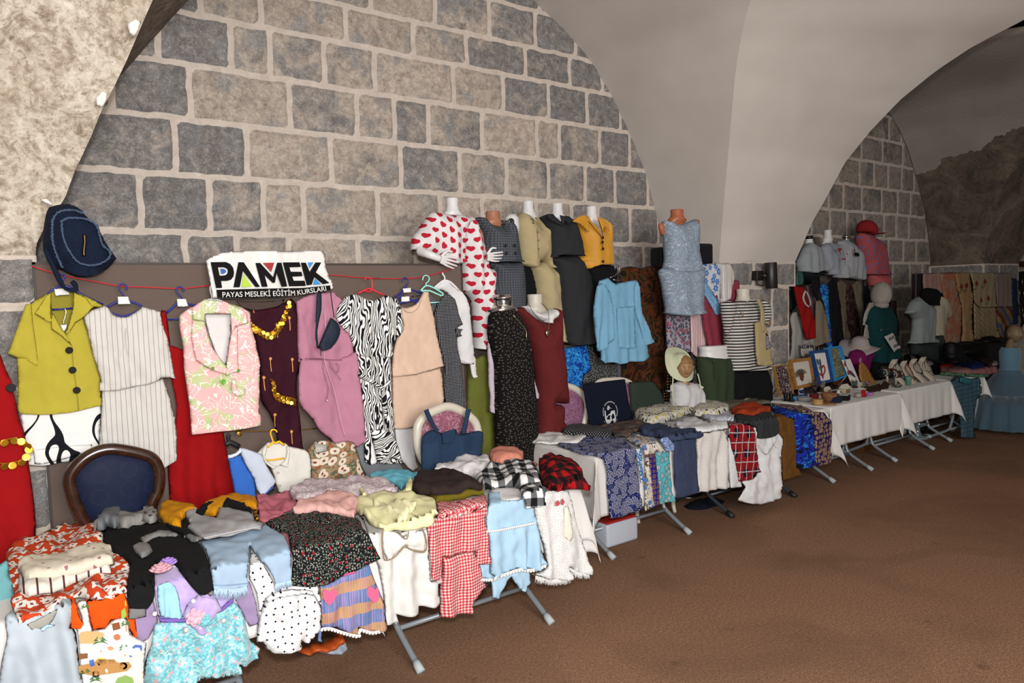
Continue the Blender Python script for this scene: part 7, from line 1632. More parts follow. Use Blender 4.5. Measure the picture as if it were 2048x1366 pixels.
def gift(label, p, a, b, h, m, lidm, ang=0.5):
    w = top_pt(p); u = px_r(p, 1.0); t = thing('gift_box', (w.x, w.y, ZS), label, 'box'); M = Matrix.Translation((w.x, w.y + b * u / 2, 0)) @ Matrix.Rotation(ang, 4, 'Z')
    bm = bmesh.new(); box(bm, (-a * u / 2, -b * u / 2, ZS), (a * u / 2, b * u / 2, ZS + h * u), M=M, bev=.002); from_bm('box', bm, m, t, False)
    bm = bmesh.new(); box(bm, (-a * u * .42, -b * u * .4, ZS + h * u), (a * u * .42, b * u * .4, ZS + h * u + .004), M=M); from_bm('card', bm, lidm, t, False)
NB = fab('12132c', rough=.5, name='midnight_blue_box'); WC2 = fab('a09c96')
gift('midnight blue gift box with embroidered lid, nearest the basket', 'W2 1140,1165', 160, 150, 75, NB, fab('1d1e3c'), .35)
gift('black gift box holding a white card', 'W2 1270,1130', 150, 150, 70, fab('0d0d12'), WC2, .35)
gift('flat black gift box holding a small white dish', 'W2 1120,1030', 220, 130, 20, fab('101018'), fab('1c1c22'), .3)
gift('flat black tray behind the wicker basket', 'W2 960,1040', 200, 110, 20, fab('131217'), fab('2c2830'), .3)
lathe_px('white_candle', 'small white candle dish on the flat black gift box', 'candle', 'W2 1100,1020', 48, 55, [(.9, 0), (1, .15), (.5, .25), (.45, .95), (.6, 1)], fab('b0a89c', rough=.4), z=ZS + .015)
def house(label, p, s):
    w = top_pt(p); u = px_r(p, 1.0) * s; t = thing('model_house', (w.x, w.y, ZS), label, 'ornament'); z = ZS
    bm = bmesh.new(); box(bm, (w.x - 60 * u, w.y, z), (w.x + 60 * u, w.y + 90 * u, z + 70 * u)); from_bm('walls', bm, fab('a59a80'), t, False)
    V = [(w.x - 75 * u, w.y - 12 * u, z + 66 * u), (w.x + 75 * u, w.y - 12 * u, z + 66 * u), (w.x + 75 * u, w.y + 100 * u, z + 66 * u), (w.x - 75 * u, w.y + 100 * u, z + 66 * u), (w.x - 75 * u, w.y + 45 * u, z + 125 * u), (w.x + 75 * u, w.y + 45 * u, z + 125 * u)]
    mesh_obj('roof', [Vector(v) for v in V], [(0, 1, 5, 4), (2, 3, 4, 5), (0, 4, 3), (1, 2, 5), (3, 2, 1, 0)], fab('b3ac9c'), t, False)
    for dx in (-25, 30):
        bm = bmesh.new(); box(bm, (w.x + (dx - 14) * u, w.y - 4 * u, z), (w.x + (dx + 14) * u, w.y + 2 * u, z + 52 * u)); from_bm('door', bm, fab('4a2c18'), t, False)
house('small cream model house with snowy roof and two brown doors', 'W2 1250,1010', 1.0)
house('tiny cream and yellow model house beside the wicker basket', 'W2 950,1000', .65)
house('tiny cream cottage beside the pale pink beaded tree', 'W2 1480,925', .6)
o = cloth('driftwood', 'W3 290,1130 380,1090 470,1070 530,1000 590,1010 625,1060 610,1130 560,1150 500,1150 430,1190 330,1180', Lean(3.75, ZS, 60), fab('2c1a14', name='dark_driftwood'), thick=.04, n=200, wr=.012); tag(o, 'dark carved driftwood piece at the right end of the trinket table', 'ornament')
o = cloth('plank', 'W2 1540,965 1600,900 1768,860 1768,1000 1700,1030 1620,1010', Lean(3.8, ZS, 70), fab('3a261c'), thick=.012, n=80); tag(o, 'dark brown wooden plank under the pale pink beaded tree', 'ornament')
# magenta bust with the pale brimmed hat
sfb = Vert(4.3); hc = on(sfb, p1('W2 1440,300')); t = thing('hat_bust', (hc.x, 4.3, ZS), 'olive mannequin bust in a magenta top wearing a pale wide-brimmed hat', 'mannequin')
OLM = pla('5d5845', .5, 'olive_mannequin'); bm = bmesh.new(); bmesh.ops.create_uvsphere(bm, u_segments=28, v_segments=20, radius=1, matrix=Matrix.Translation(hc + Vector((0, 0, -.01))) @ Matrix.Diagonal((.078, .095, .115, 1)))
lathe(bm, [(.12, -.33), (.12, -.24), (.13, -.2), (.1, -.16), (.045, -.135), (.04, -.08)], hc, 24, sy=.7); from_bm('head_and_shoulders', bm, OLM, t)
cloth('magenta_top', 'W2 1290,440 1330,330 1400,310 1440,350 1500,345 1550,330 1585,350 1590,480 1540,480 1500,620 1420,780 1380,700 1290,560', Vert(4.27), fab('5c0f45', name='magenta_jersey'), parent=t, thick=.12, back=.06, R=.1, n=250)
bm = bmesh.new(); n = 40; tl = Matrix.Rotation(math.radians(14), 3, 'X') @ Matrix.Rotation(math.radians(-14), 3, 'Y')
rings = [[bm.verts.new(hc + Vector((-.0, 0, .035)) + tl @ Vector((r * math.cos(2 * PI * j / n), r * math.sin(2 * PI * j / n), z - max(0, r - .1) * .35 * math.cos(4 * PI * j / n)))) for j in range(n)] for r, z in [(.002, .105), (.05, .1), (.085, .075), (.1, .03), (.105, 0), (.15, -.012), (.215, -.03), (.218, -.034), (.15, -.018), (.1, -.006), (.093, .03), (.08, .068), (.045, .09), (.002, .095)]]
for A2, B2 in zip(rings, rings[1:]):
    for j in range(n): bm.faces.new((A2[j], B2[j], B2[(j + 1) % n], A2[(j + 1) % n]))
from_bm('sun_hat', bm, fab('8f8486', name='pale_straw_hat'), t)
bm = bmesh.new(); tube(bm, [hc + Vector((0, 0, .035)) + tl @ Vector((.106 * math.cos(2 * PI * j / 30), .106 * math.sin(2 * PI * j / 30), .008)) for j in range(30)], .006, 6, closed=True); from_bm('hat_band', bm, fab('a3957c'), t)
# necklace busts and bracelet rolls
IVM = pla('94897a', .5, 'ivory_leatherette')
def necklace_bust(label, p, hgt, mneck, beads):
    w = top_pt(p); u = .12443 * (w - O).length / FPX; H = hgt * u; W2_ = H * .42; t = thing('necklace_bust', (w.x, w.y + .04, ZS), label, 'jewellery display', 'necklace busts')
    V = []; Fc = []; n = 18; K = 14; prof = [(0, .5, .0), (.08, .55, .01), (.2, .75, .03), (.4, 1.0, .07), (.58, 1.0, .09), (.7, .82, .10), (.78, .5, .11), (.86, .32, .11), (.97, .30, .10), (1, .28, .09)]
    for s in (0, 1):
        for k in range(K):
            h = k / (K - 1); wd = np.interp(h, [a[0] for a in prof], [a[1] for a in prof]) * W2_; dd = np.interp(h, [a[0] for a in prof], [a[2] for a in prof])
            for i in range(n):
                f = -1 + 2 * i / (n - 1); bul = .22 * H * math.sqrt(max(0, 1 - f * f)) * (.5 + .5 * math.sin(h * 2.6)); V.append(Vector((w.x + f * wd, w.y + .02 + dd * 1.2 - bul * (1 if s == 0 else .15), ZS + h * H)))
    for s in (0, 1):
        b = s * K * n
        for k in range(K - 1):
            for i in range(n - 1): q = b + k * n + i; f = (q, q + 1, q + n + 1, q + n); Fc.append(f if s == 0 else f[::-1])
    mesh_obj('bust', V, Fc, IVM, t)
    def P(f, h): k = int(round(h * (K - 1))); i = int(round((f + 1) / 2 * (n - 1))); return V[k * n + i] + Vector((0, -.006, 0))
    for (lo, ww, r, m) in beads:
        pts = [P(-.9 * .35, .86), P(-ww, .72), P(-ww * .9, .5), P(0, lo), P(ww * .9, .5), P(ww, .72), P(.9 * .35, .86)]; bm = bmesh.new(); sp = smoothpts(pts, 8); tube(bm, sp, r * .5, 5)
        for q in sp[::2]: bmesh.ops.create_icosphere(bm, subdivisions=1, radius=r, matrix=Matrix.Translation(q))
        bmesh.ops.create_icosphere(bm, subdivisions=2, radius=r * 2.4, matrix=Matrix.Translation(sp[len(sp) // 2] + Vector((0, 0, -.012)))); from_bm('necklace', bm, m, t)
tq = pla('2d5a50', .2); nb_ = pla('17202e', .2); gd = met('9a8f7c', .3); br = pla('5a2a1e', .2); gy = met('77808a', .25)
necklace_bust('ivory necklace bust with black cord and turquoise pendant, nearest of the row', 'W3 900,1040', 350, None, [(.25, .8, .006, nb_), (.2, .5, .005, tq)])
necklace_bust('ivory necklace bust with brown bead cluster, second of the row', 'W3 1060,1020', 310, None, [(.3, .7, .005, gd), (.2, .5, .007, br)])
necklace_bust('ivory necklace bust with grey stone pendant, third of the row', 'W3 1215,1000', 320, None, [(.35, .75, .006, nb_), (.22, .5, .006, gy)])
necklace_bust('ivory necklace bust with two pale strands, farthest of the row', 'W3 1360,975', 320, None, [(.4, .8, .005, gd), (.25, .55, .005, gy)])
def bracelet_roll(label, p, wd, hgt):
    w = top_pt(p); u = .12443 * (w - O).length / FPX; t = thing('bracelet_stand', (w.x, w.y, ZS), label, 'jewellery display')
    a, b = Vector((w.x - wd * u / 2, w.y + .05, ZS + hgt * u)), Vector((w.x + wd * u / 2, w.y + .02, ZS + hgt * u)); bm = bmesh.new(); tube(bm, [a, b], .03, 18); from_bm('roll', bm, fab('0d0d0f', name='black_velvet'), t)
    bm = bmesh.new(); m_ = (a + b) / 2; tube(bm, [m_, Vector((m_.x, m_.y, ZS + .01))], .012, 10); box(bm, (m_.x - .07, m_.y - .05, ZS), (m_.x + .07, m_.y + .05, ZS + .012)); from_bm('post', bm, IVM, t)
    for k in range(9):
        c = a.lerp(b, (k + .7) / 10); m = [gy, nb_, fab('a09a8c'), tq, br, fab('3c0f14'), nb_, gd, br][k]; pts = [c + Vector((0, .035 * math.cos(q), .035 * math.sin(q))) for q in [2 * PI * j / 16 for j in range(16)]]; bm = bmesh.new(); tube(bm, pts, .005, 6, closed=True); from_bm('bracelet', bm, m, t)
bracelet_roll('black velvet roll of bracelets on an ivory post, left of two', 'W3 650,1060', 330, 190)
bracelet_roll('black velvet roll of dark red bracelets, right of two', 'W3 790,1050', 240, 150)
for k, (p, lab) in enumerate((('W3 480,960', 'black draped jewellery stand behind the bracelet rolls, left of two'), ('W3 900,900', 'small black jewellery stand behind the nearest necklace bust'))):
    w = top_pt(p); bm = bmesh.new(); lathe(bm, [(.07, 0), (.075, .02), (.05, .1), (.06, .16), (.03, .2), (.004, .21)], (w.x, w.y + .05, ZS), 20); tag(from_bm('display_stand', bm, fab('0f0f11')), lab, 'jewellery display')
lathe_px('glass_cup', 'small mint green glass cup between the necklace busts', 'cup', 'W3 940,1050', 50, 130, [(.5, 0), (.6, .1), (.9, .8), (1, 1), (.9, .95)], mat('mint_glass', '4f7f70', .2, alpha=.6))
lathe_px('silver_dish', 'small silver earring dish at the front of the necklace table', 'dish', 'W3 760,1080', 60, 30, [(.7, 0), (1, .8), (1, 1), (.7, .8)], gy)
# signs
def sign(label, quad, sf, lines, frame=None):
    t = thing('paper_sign', base_of(sf, quad), label, 'sign'); cloth('paper', quad, sf, fab('a59f9b', name='white_sign_paper'), parent=t, sm=1, thick=.001, back=.001, wr=.001, n=40)
    for s, a, b, h in lines: text(s, p1(a), p1(b), h, mat('sign_ink', '17161a', .6), sf, t, 'lettering', .012, .004)
    return t
sg = Vert(4.36); sign('white paper sign reading HOCAM MA behind the dark blue frame', 'W2 490,235 700,205 720,440 500,450', Vert(4.5), [('HOCAM MA', 'W2 492,305', 'W2 690,288', 8.0), ('jöve', 'W2 555,430', 'W2 645,415', 7)])
t = sign('white paper sign in clear sleeve clipped to the teal bust', 'W3 548,270 690,200 830,450 710,520', Vert(4.16), [('HOCAM', 'W3 625,335', 'W3 700,295', 6), ('HOCAM', 'W3 705,450', 'W3 790,405', 6)])
cord('silver_clip', 'W3 495,165 560,150 650,135', Vert(4.15), .005, met('b8b8b8', .2), t, 0); cord('silver_clip', 'W3 480,462 520,425 560,395', Vert(4.15), .004, met('b8b8b8', .2), t, 0)
sign('small paper sign reading HOCAM PEHR behind the necklace busts', 'W3 1150,540 1320,515 1400,700 1330,730 1210,735', Vert(4.2), [('HOCAM PEHR', 'W3 1195,665', 'W3 1345,635', 8)])
sign('white paper sign reading HOCAM TEĞEL beside the black cushions', 'W5 418,265 670,252 660,370 440,380', Vert(4.3), [('HOCAM TEĞEL', 'W5 462,330', 'W5 640,318', 7.5), ('HOCAM DİKER', 'W5 490,384', 'W5 640,372', 6)])
# ============================================================ FAR BAY: FORMS AND GARMENTS ON THE WALL
B1, B2 = 4.8, 4.6
panel(Py((1600, 600), 4.9).x, Py((1730, 600), 4.9).x, 4.92, Py((1660, 548), 4.92).z, 'brown panel behind the white tops in the far bay')
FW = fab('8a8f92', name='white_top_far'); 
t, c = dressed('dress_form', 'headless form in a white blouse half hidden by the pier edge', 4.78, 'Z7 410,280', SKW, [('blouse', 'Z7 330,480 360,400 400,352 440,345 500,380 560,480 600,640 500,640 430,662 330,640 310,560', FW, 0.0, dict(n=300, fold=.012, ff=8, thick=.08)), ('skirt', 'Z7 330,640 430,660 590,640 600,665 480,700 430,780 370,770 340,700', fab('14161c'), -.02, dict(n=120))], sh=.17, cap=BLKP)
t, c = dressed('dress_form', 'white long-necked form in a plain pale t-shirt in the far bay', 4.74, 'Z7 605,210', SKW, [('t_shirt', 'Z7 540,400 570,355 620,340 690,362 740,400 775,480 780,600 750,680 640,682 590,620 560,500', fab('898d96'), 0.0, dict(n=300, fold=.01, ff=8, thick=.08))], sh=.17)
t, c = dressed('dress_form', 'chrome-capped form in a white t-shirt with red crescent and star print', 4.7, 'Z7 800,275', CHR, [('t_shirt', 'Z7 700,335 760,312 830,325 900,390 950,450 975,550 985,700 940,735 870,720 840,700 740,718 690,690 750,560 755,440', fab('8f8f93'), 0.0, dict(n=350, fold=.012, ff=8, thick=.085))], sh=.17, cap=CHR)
cm = fab('8c0c14', rough=.6, name='red_print'); sfp = Vert(4.565)
patch('crescent_print', 'Z7 712,402 755,403 750,420 735,430 742,450 752,475 740,460 722,425', cm, sfp, t, h=.002); patch('crescent_print', 'Z7 752,500 768,512 792,503 796,515 778,524 758,520', cm, sfp, t, h=.002); patch('crescent_print', 'Z7 798,445 812,455 815,478 808,465', cm, sfp, t, h=.002)
patch('black_script_print', 'Z7 885,405 895,420 892,445 925,450 942,470 930,492 905,478 900,490 888,460', BLK, sfp, t, h=.002)
PKF = pm('coral_pink_cloth_with_blue_dots', dots('94474b', '55608c', 17, .2, rnd=.8))
t, c = dressed('dress_form', 'form in a coral pink dotted dress wearing a red cap on top', 4.72, 'Z7 1010,200', SKC, [('dress', 'Z7 925,240 1000,245 1100,300 1172,352 1200,600 1212,680 1070,680 980,672 985,560 940,400', PKF, 0.0, dict(n=350)), ('pleated_skirt', 'Z7 1045,680 1212,675 1216,790 1068,792', fab('a05050', name='coral_pleats'), .0, dict(n=150, fold=.008, ff=22))], sh=.16)
bm = bmesh.new(); bmesh.ops.create_uvsphere(bm, u_segments=26, v_segments=16, radius=1)
cc = on(Vert(4.7), p1('Z7 1020,205'))
for v in bm.verts: x, y, z = v.co; v.co = cc + Vector((x * .125, y * .13, (max(z, -.45) * .115) - .03 * x))
lathe(bm, [(.004, 0), (.1, 0), (.105, .008), (.02, .012)], cc + Vector((.07, -.09, -.06)), 20); from_bm('red_cap', bm, fab('7e1d22', name='red_cap_cloth'), t)
def g1(name, label, cat, ol, m, y, **k): return garment(name, label, cat, [('body', ol, m, Vert(y), dict(dict(n=200, thick=.03, fold=.012, ff=8), **k))])
REDF = fab('7c0c0c', name='red_flag_cloth')
t = g1('red_flag', 'red flag with a white crescent draped in front of the white coat', 'flag', 'Z7 250,795 310,800 362,812 385,900 430,1050 480,1180 478,1300 468,1345 380,1362 345,1230 330,1160 290,1000', REDF, 4.5)
cord('white_crescent', 'Z7 372,850 352,900 352,940 375,990 408,1018', Vert(4.47), .011, fab('a39a98'), t, 0); cord('white_crescent', 'Z7 385,860 410,920 425,970 420,1005', Vert(4.47), .008, fab('a39a98'), t, 0)
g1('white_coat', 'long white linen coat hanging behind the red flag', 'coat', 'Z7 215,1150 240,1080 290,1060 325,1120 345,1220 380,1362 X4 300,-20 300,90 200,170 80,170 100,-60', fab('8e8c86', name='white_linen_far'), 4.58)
g1('lilac_scarf', 'greyish lilac scarf behind the red flag', 'scarf', 'Z7 375,785 440,800 450,900 500,940 490,1000 500,1366 480,1366 430,1040 400,900', fab('594a4c'), 4.66)
g1('beige_dress', 'pale beige long dress right of the red flag', 'dress', 'Z7 480,960 520,945 560,1010 600,1160 622,1366 W2 960,60 960,190 860,215 W2 740,270 730,180 Z7 470,1360 482,1180', fab('6f6355', name='greige_linen'), 4.56)
g1('black_wrap', 'short pointed black scarf hanging in front of the greige dress', 'scarf', 'Z7 440,690 520,700 530,760 525,860 500,945 485,950 455,850 440,770', BLACKF, 4.55)
g1('teal_scarf', 'dusty teal scarf showing at the pier edge', 'scarf', 'Z7 260,690 290,640 340,650 360,730 350,780 258,790', fab('33504a'), 4.66)
g1('green_coat', 'dark green coat partly hidden by the red flag', 'coat', 'Z7 195,850 250,810 262,900 275,1000 230,1060 205,1040', fab('0f1f19'), 4.66)
g1('blue_print_dress', 'bright blue dress with pale leaf print, between beige and black', 'dress', 'Z7 525,790 570,775 605,800 620,1000 650,1366 W2 1010,270 930,285 890,200 Z7 600,1240 575,1050 545,930', pm('bright_blue_leaf_far', swirls('0d3080', '2f7fb8', 16, .06, 1.6)), 4.6)
g1('black_dress', 'long plain black dress in the far bay between blue and khaki', 'dress', 'Z7 600,780 650,720 700,745 720,850 745,1000 760,1200 780,1366 W2 1200,380 1150,480 1060,280 1010,250 Z7 640,1366 622,1000', BLACKF, 4.62)
g1('khaki_dress', 'long khaki dress in the far bay, left of the dark floral one', 'dress', 'Z7 690,770 750,730 805,780 800,1000 850,1366 W2 1320,180 1200,300 Z7 760,1366 735,1100 690,880', fab('5a5040', name='khaki_linen'), 4.64)
g1('floral_dress', 'dark maroon dress with muted flowers between two khaki garments', 'dress', 'Z7 805,785 850,780 905,1000 960,1250 955,1366 W2 1540,130 1350,150 1300,60 Z7 830,1200 800,1000', pm('dark_floral_far', blobs(['1c0f12', '35191d', '4a3730', '1d1216', '53402e'], 9, 1.5, [0, .45, .54, .58, .64])), 4.62)
g1('khaki_trousers', 'khaki grey trousers right of the dark maroon floral dress', 'trousers', 'Z7 870,790 910,740 965,770 975,900 985,1100 985,1200 940,1120', fab('5a5246'), 4.64)
g1('navy_scarf_hanging', 'navy and grey scarf hanging above the white headscarf', 'scarf', 'Z7 968,800 1030,790 1055,860 1050,940 1010,1010 985,1080 972,950', fab('171a26'), 4.66)
g1('peach_cloth', 'peach patterned cloth edged with small pompoms behind the teal bust', 'cloth', 'X5 110,40 220,50 310,80 355,150 350,300 370,480 375,560 340,600 200,500 130,200', pm('peach_print', blobs(['7c4a3c', '8a5f4a', '7a3a34'], 20, 1.0, [0, .5, .6])), 5.08)
g1('mauve_strip', 'narrow dusty mauve cloth hanging right of the peach cloth', 'cloth', 'X5 355,235 410,235 442,630 380,632', fab('4d3a3f'), 5.09)
# teal bust with white headscarf
t, c = dressed('hijab_bust', 'bust in a dark teal tunic wearing a white headscarf', 4.32, 'X5 240,180', SKC, [
    ('tunic', 'X5 80,350 130,285 180,300 240,315 300,300 345,390 362,440 355,540 370,700 440,930 330,945 150,940 100,700 80,520', fab('0b2e30', name='dark_teal_jersey'), 0.0, dict(n=500, fold=.01, ff=6)),
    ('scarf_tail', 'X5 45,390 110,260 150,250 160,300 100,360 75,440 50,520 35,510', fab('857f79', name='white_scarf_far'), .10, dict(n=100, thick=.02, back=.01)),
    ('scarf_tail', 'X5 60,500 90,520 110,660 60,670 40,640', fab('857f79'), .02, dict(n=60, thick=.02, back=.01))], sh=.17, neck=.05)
hcc = on(Vert(4.3), p1('X5 240,165')); bm = bmesh.new(); bmesh.ops.create_uvsphere(bm, u_segments=32, v_segments=24, radius=1)
for v in bm.verts:
    x, y, z = v.co; q = noise.noise(Vector((x * 3, y * 3, z * 3))) * .05; v.co = hcc + Vector((x * (.105 + .01 * (z < -.3)) + .012 * z, y * .12, z * .15 - .0)) * (1 + 0) + Vector((q * .1, q * .1, 0))
lathe(bm, [(.075, -.16), (.09, -.13), (.08, -.09)], hcc + Vector((-.01, 0, 0)), 22); from_bm('headscarf', bm, fab('857f79', name='white_scarf_far'), t)
# white two-part tee with black cap
sfc2 = 4.06
t = thing('t_shirt_display', base_of(Vert(sfc2), 'X5 760,940'), 'form in a white t-shirt under a black cap, with dark grey trousers', 'mannequin')
cloth('trousers', 'X5 600,715 700,720 820,705 860,620 905,605 950,780 930,960 590,840', Vert(sfc2), fab('25292a'), parent=t, thick=.08, back=.06, R=.1, n=250)
cloth('t_shirt_grey_half', 'X5 515,375 560,290 600,230 660,190 720,170 760,250 800,300 820,310 808,560 800,640 822,705 700,712 575,722 610,560 612,450 570,405', Vert(sfc2 - .03), fab('6f7574', name='pale_grey_tee'), parent=t, thick=.09, back=.06, R=.1, n=350, fold=.006)
cloth('t_shirt_cream_half', 'X5 805,300 850,260 880,175 935,195 970,270 1008,385 1002,430 975,445 935,425 925,520 910,600 870,625 808,632', Vert(sfc2 - .032), fab('8a8270', name='cream_tee'), parent=t, thick=.09, back=.06, R=.1, n=300, fold=.006)
cloth('black_cap', 'X5 708,130 730,95 765,88 830,98 858,130 860,190 845,265 820,292 785,290 750,275 722,240 712,180', Vert(sfc2 - .1), fab('060607', name='black_cap_cloth'), parent=t, thick=.1, back=.06, R=.09, n=200, puff=False)
pole(t, on(Vert(sfc2), p1('X5 760,940')).x, sfc2, 1.1)
g1('lilac_scarf_folded', 'pale lilac scarf draped over a dark chair back behind the necklace busts', 'scarf', 'W3 890,520 950,495 1010,500 1080,540 1150,590 1150,700 1080,710 1020,715 990,640 950,560 910,545', fab('605c6c', name='lilac_jersey'), 4.3)
for lab, ol, y in (('dark brown chair back under the pale lilac scarf', 'W3 880,560 940,540 1000,640 1020,710 960,720 890,720', 4.34), ('dark brown upholstered chair back right of the small paper sign', 'W3 1245,490 1330,475 1420,520 1470,600 1490,740 1400,720 1330,520', 4.36)):
    t = garment('dark_chair', lab, 'chair', [('backrest', ol, fab('170d0b', name='dark_brown_leather'), Vert(y), dict(n=120, thick=.05, back=.04))])
    w = base_of(Vert(y), ol)
    for dx in (-.15, .15):
        bm = bmesh.new(); tube(bm, [(w.x + dx, y, 0), (w.x + dx, y, w.z + .05)], .018, 8); from_bm('leg', bm, WD, t)
# towel rack
RK = 4.24; x0 = Py(p1('Y8 335,300'), RK).x; x1 = Py(p1('Y8 1245,300'), RK).x
t = thing('display_board', ((x0 + x1) / 2, RK + .06, 0), 'dark rack carrying the row of embroidered towels in the far bay', 'rack')
zt = Py(p1('Y8 700,128'), RK + .05).z
bm = bmesh.new(); box(bm, (x0 - .12, RK + .04, .1), (x1, RK + .08, zt - .01)); from_bm('board', bm, fab('211b1e', name='dark_rack_board'), t, False)
for xx in (x0, x1 - .1):
    bm = bmesh.new(); box(bm, (xx - .05, RK - .05, 0), (xx + .05, RK + .12, .1)); from_bm('foot', bm, BLKP, t, False)
bm = bmesh.new(); tube(bm, [(x0 - .12, RK + .03, .3), (x0 - .12, RK + .03, zt)], .012, 8); from_bm('chrome_upright', bm, CHR, t)
TW = dict(n=250, thick=.015, fold=.01, ff=7, sm=1)
def tulip(t, p, s, y=None):
    x, q = [float(a) for a in p.split(',')]; sf = Vert((y or RK) - .03)
    patch('embroidered_tulip', 'Y8 %f,%f %f,%f %f,%f %f,%f' % (x, q - 28 * s, x + 14 * s, q, x + 6 * s, q + 22 * s, x - 12 * s, q + 8 * s), fab('6e2020'), sf, t, h=.003); cord('embroidered_stem', 'Y8 %f,%f %f,%f %f,%f' % (x, q + 15 * s, x - 14 * s, q + 60 * s, x - 40 * s, q + 35 * s), sf, .003, fab('4a4d3a'), t, 0)
g1('towel', 'pale pink towel at the left end of the rack', 'towel', 'Y8 332,135 520,130 545,345 470,345 455,390 400,420 345,400', fab('86675f', name='pink_towel'), RK, **TW)
g1('towel', 'peach towel with lace zigzag edge beside the pink one', 'towel', 'Y8 505,132 670,125 700,330 735,480 745,640 735,830 640,850 560,850 520,760 545,600 560,450', pm('peach_towel_lace', lambda: (lambda u, v: mixc((nz(vec(u * 1.5, v), 7, 1) > .5), '8a5540', '836a58'))(*UV())), RK - .005, **TW)
t = g1('towel', 'tan towel with two tulips and oval embroidery', 'towel', 'Y8 660,130 815,128 845,350 838,600 845,830 745,830 745,600 720,400 690,300', fab('84694a', name='tan_towel'), RK - .01, **TW)
for p in ('730,270', '785,260'): tulip(t, p, 1.1)
t = g1('towel', 'cream towel with four red tulips, centre of the rack', 'towel', 'Y8 820,130 1070,130 1090,475 1000,480 905,482 850,420 845,250', fab('83745c', name='cream_towel'), RK - .015, **TW)
for p in ('885,240', '970,220', '930,410', '1005,390'): tulip(t, p, 1.1)
g1('towel', 'cream ribbed towel with slanting stripes below the tulip towel', 'towel', 'Y8 850,425 905,480 1085,475 1110,790 860,812', pm('ribbed_cream_towel', lambda: (lambda u, v: mixc(fract(u * 12 + v * 14) < .35, '85745a', '6b5c46'))(*UV())), RK - .0, **TW)
g1('towel', 'plain greyish beige towel at the right end of the rack', 'towel', 'Y8 1065,132 1240,128 1252,472 1090,476', fab('6f625a', name='grey_beige_towel'), RK - .015, **TW)
g1('towel', 'multicoloured patchwork cloth under the greyish beige towel', 'towel', 'Y8 1090,478 1252,474 1256,660 1190,690 1160,790 1105,780', pm('patchwork_far', lambda: (lambda u, v: ramp(fract(u * 2.2 + v * 3.1), [(0, '5c5230'), (.25, '3c4360'), (.5, '6e5f35'), (.75, '5a2422')], 'CONSTANT'))(*UV())), RK - .003, **TW)
g1('towel', 'navy blue cloth hanging beyond the right end of the towel rack', 'towel', 'Y8 1242,180 1300,195 1312,640 1258,660', fab('12203c', name='navy_cloth_far'), RK + .02, **TW)
# bracelet rings board at the far right edge
t = thing('ring_rack', base_of(Vert(4.9), 'W4 1000,1050'), 'dark stand with large round bangles at the right edge', 'rack')
cloth('back_board', 'W4 960,400 1090,380 1090,1080 1010,1080', Vert(4.95), fab('1c1713'), parent=t, n=60)
for p in ('1045,520', '1015,660', '1070,760', '1000,865', '1060,940'):
    c0 = on(Vert(4.88), p1('W4 ' + p)); bm = bmesh.new(); tube(bm, [c0 + Vector((.09 * math.cos(q), 0, .1 * math.sin(q))) for q in [2 * PI * j / 24 for j in range(24)]], .009, 6, closed=True); from_bm('bangle', bm, met('7a6f58', .3), t)
bm = bmesh.new(); a = Py(p1('W4 845,300'), 5.0); b = Py((2060, 532), 5.0); box(bm, (a.x, 4.95, a.z - .04), (b.x + .5, 5.1, a.z + .05)); tag(from_bm('wooden_beam', bm, fab('4a2410', name='reddish_beam'), None, False), 'short reddish wooden beam fixed at the far right', 'beam')
# clothes pile table
T5 = Tab(3.58, .745)
def l5(name, label, cat, ol, m, lift, **k): return lay(name, label, cat, ol, m, T5, lift, **dict(dict(n=150, thick=.03, wr=.014), **k))
l5('green_cloth', 'pale green and white cloths at the front of the far clothes pile', 'cloth', 'W5 0,545 180,545 380,565 500,560 500,590 350,600 100,575 0,570', fab('4a6a52'), .005)
l5('pink_cloth', 'pale pink crumpled garment on the front edge of the far clothes pile', 'garment', 'W5 0,510 60,490 220,500 260,520 380,520 580,495 590,545 500,570 300,560 120,550 0,530', fab('7a5350', name='muted_pink_far'), .03)
l5('red_cloth', 'small red garment in the far clothes pile', 'garment', 'W5 0,480 50,468 120,475 160,500 60,495 0,505', fab('6c0f0f'), .05)
l5('blue_cloth', 'royal blue garment in the far clothes pile', 'garment', 'W5 110,470 200,430 340,425 430,455 470,495 340,520 250,495', fab('0b1648', name='royal_blue_far'), .06)
l5('maroon_cloth', 'dull maroon garment behind the royal blue one', 'garment', 'W5 350,400 430,385 540,420 570,470 530,500 430,460', fab('32201f'), .07)
for lab, ol, y in (('upright rounded black handbag at the left of the far clothes pile', 'W5 60,300 70,240 110,228 150,235 200,330 240,400 200,440 90,455 65,400', 3.84), ('wide low black handbag behind the royal blue garment', 'W5 235,300 280,250 370,225 430,230 440,380 360,390 250,385 215,340', 3.84), ('black hat-shaped bag above the HOCAM TEĞEL sign', 'W5 445,220 470,175 520,165 580,200 610,240 450,245', 3.9)):
    garment('black_handbag', lab, 'bag', [('body', ol, fab('080708', name='black_bag_leather', rough=.5), Vert(y), dict(n=150, thick=.1, back=.06, R=.08, puff=False))])
o = cloth('clear_wrap', 'W5 145,232 175,228 240,395 210,415', Vert(3.93), mat('clear_plastic_film', '8a8888', .15, alpha=.6), thick=.006, n=40, sm=1); tag(o, 'strip of clear plastic packaging on the upright black handbag', 'packaging')
garment('white_embroidered_cloth', 'small white embroidered cloth beside the pale blue gown', 'cloth', [('body', 'W5 525,440 600,428 610,470 540,480', fab('7c7772'), T5.at(.08), dict(n=60))])
CHS = pm('blue_green_checked_shirt', lambda: (lambda u, v: mixc(mx(fract(u * 22) < .14, fract(v * 20) < .12), '3c5560', '20303a'))(*UV()))
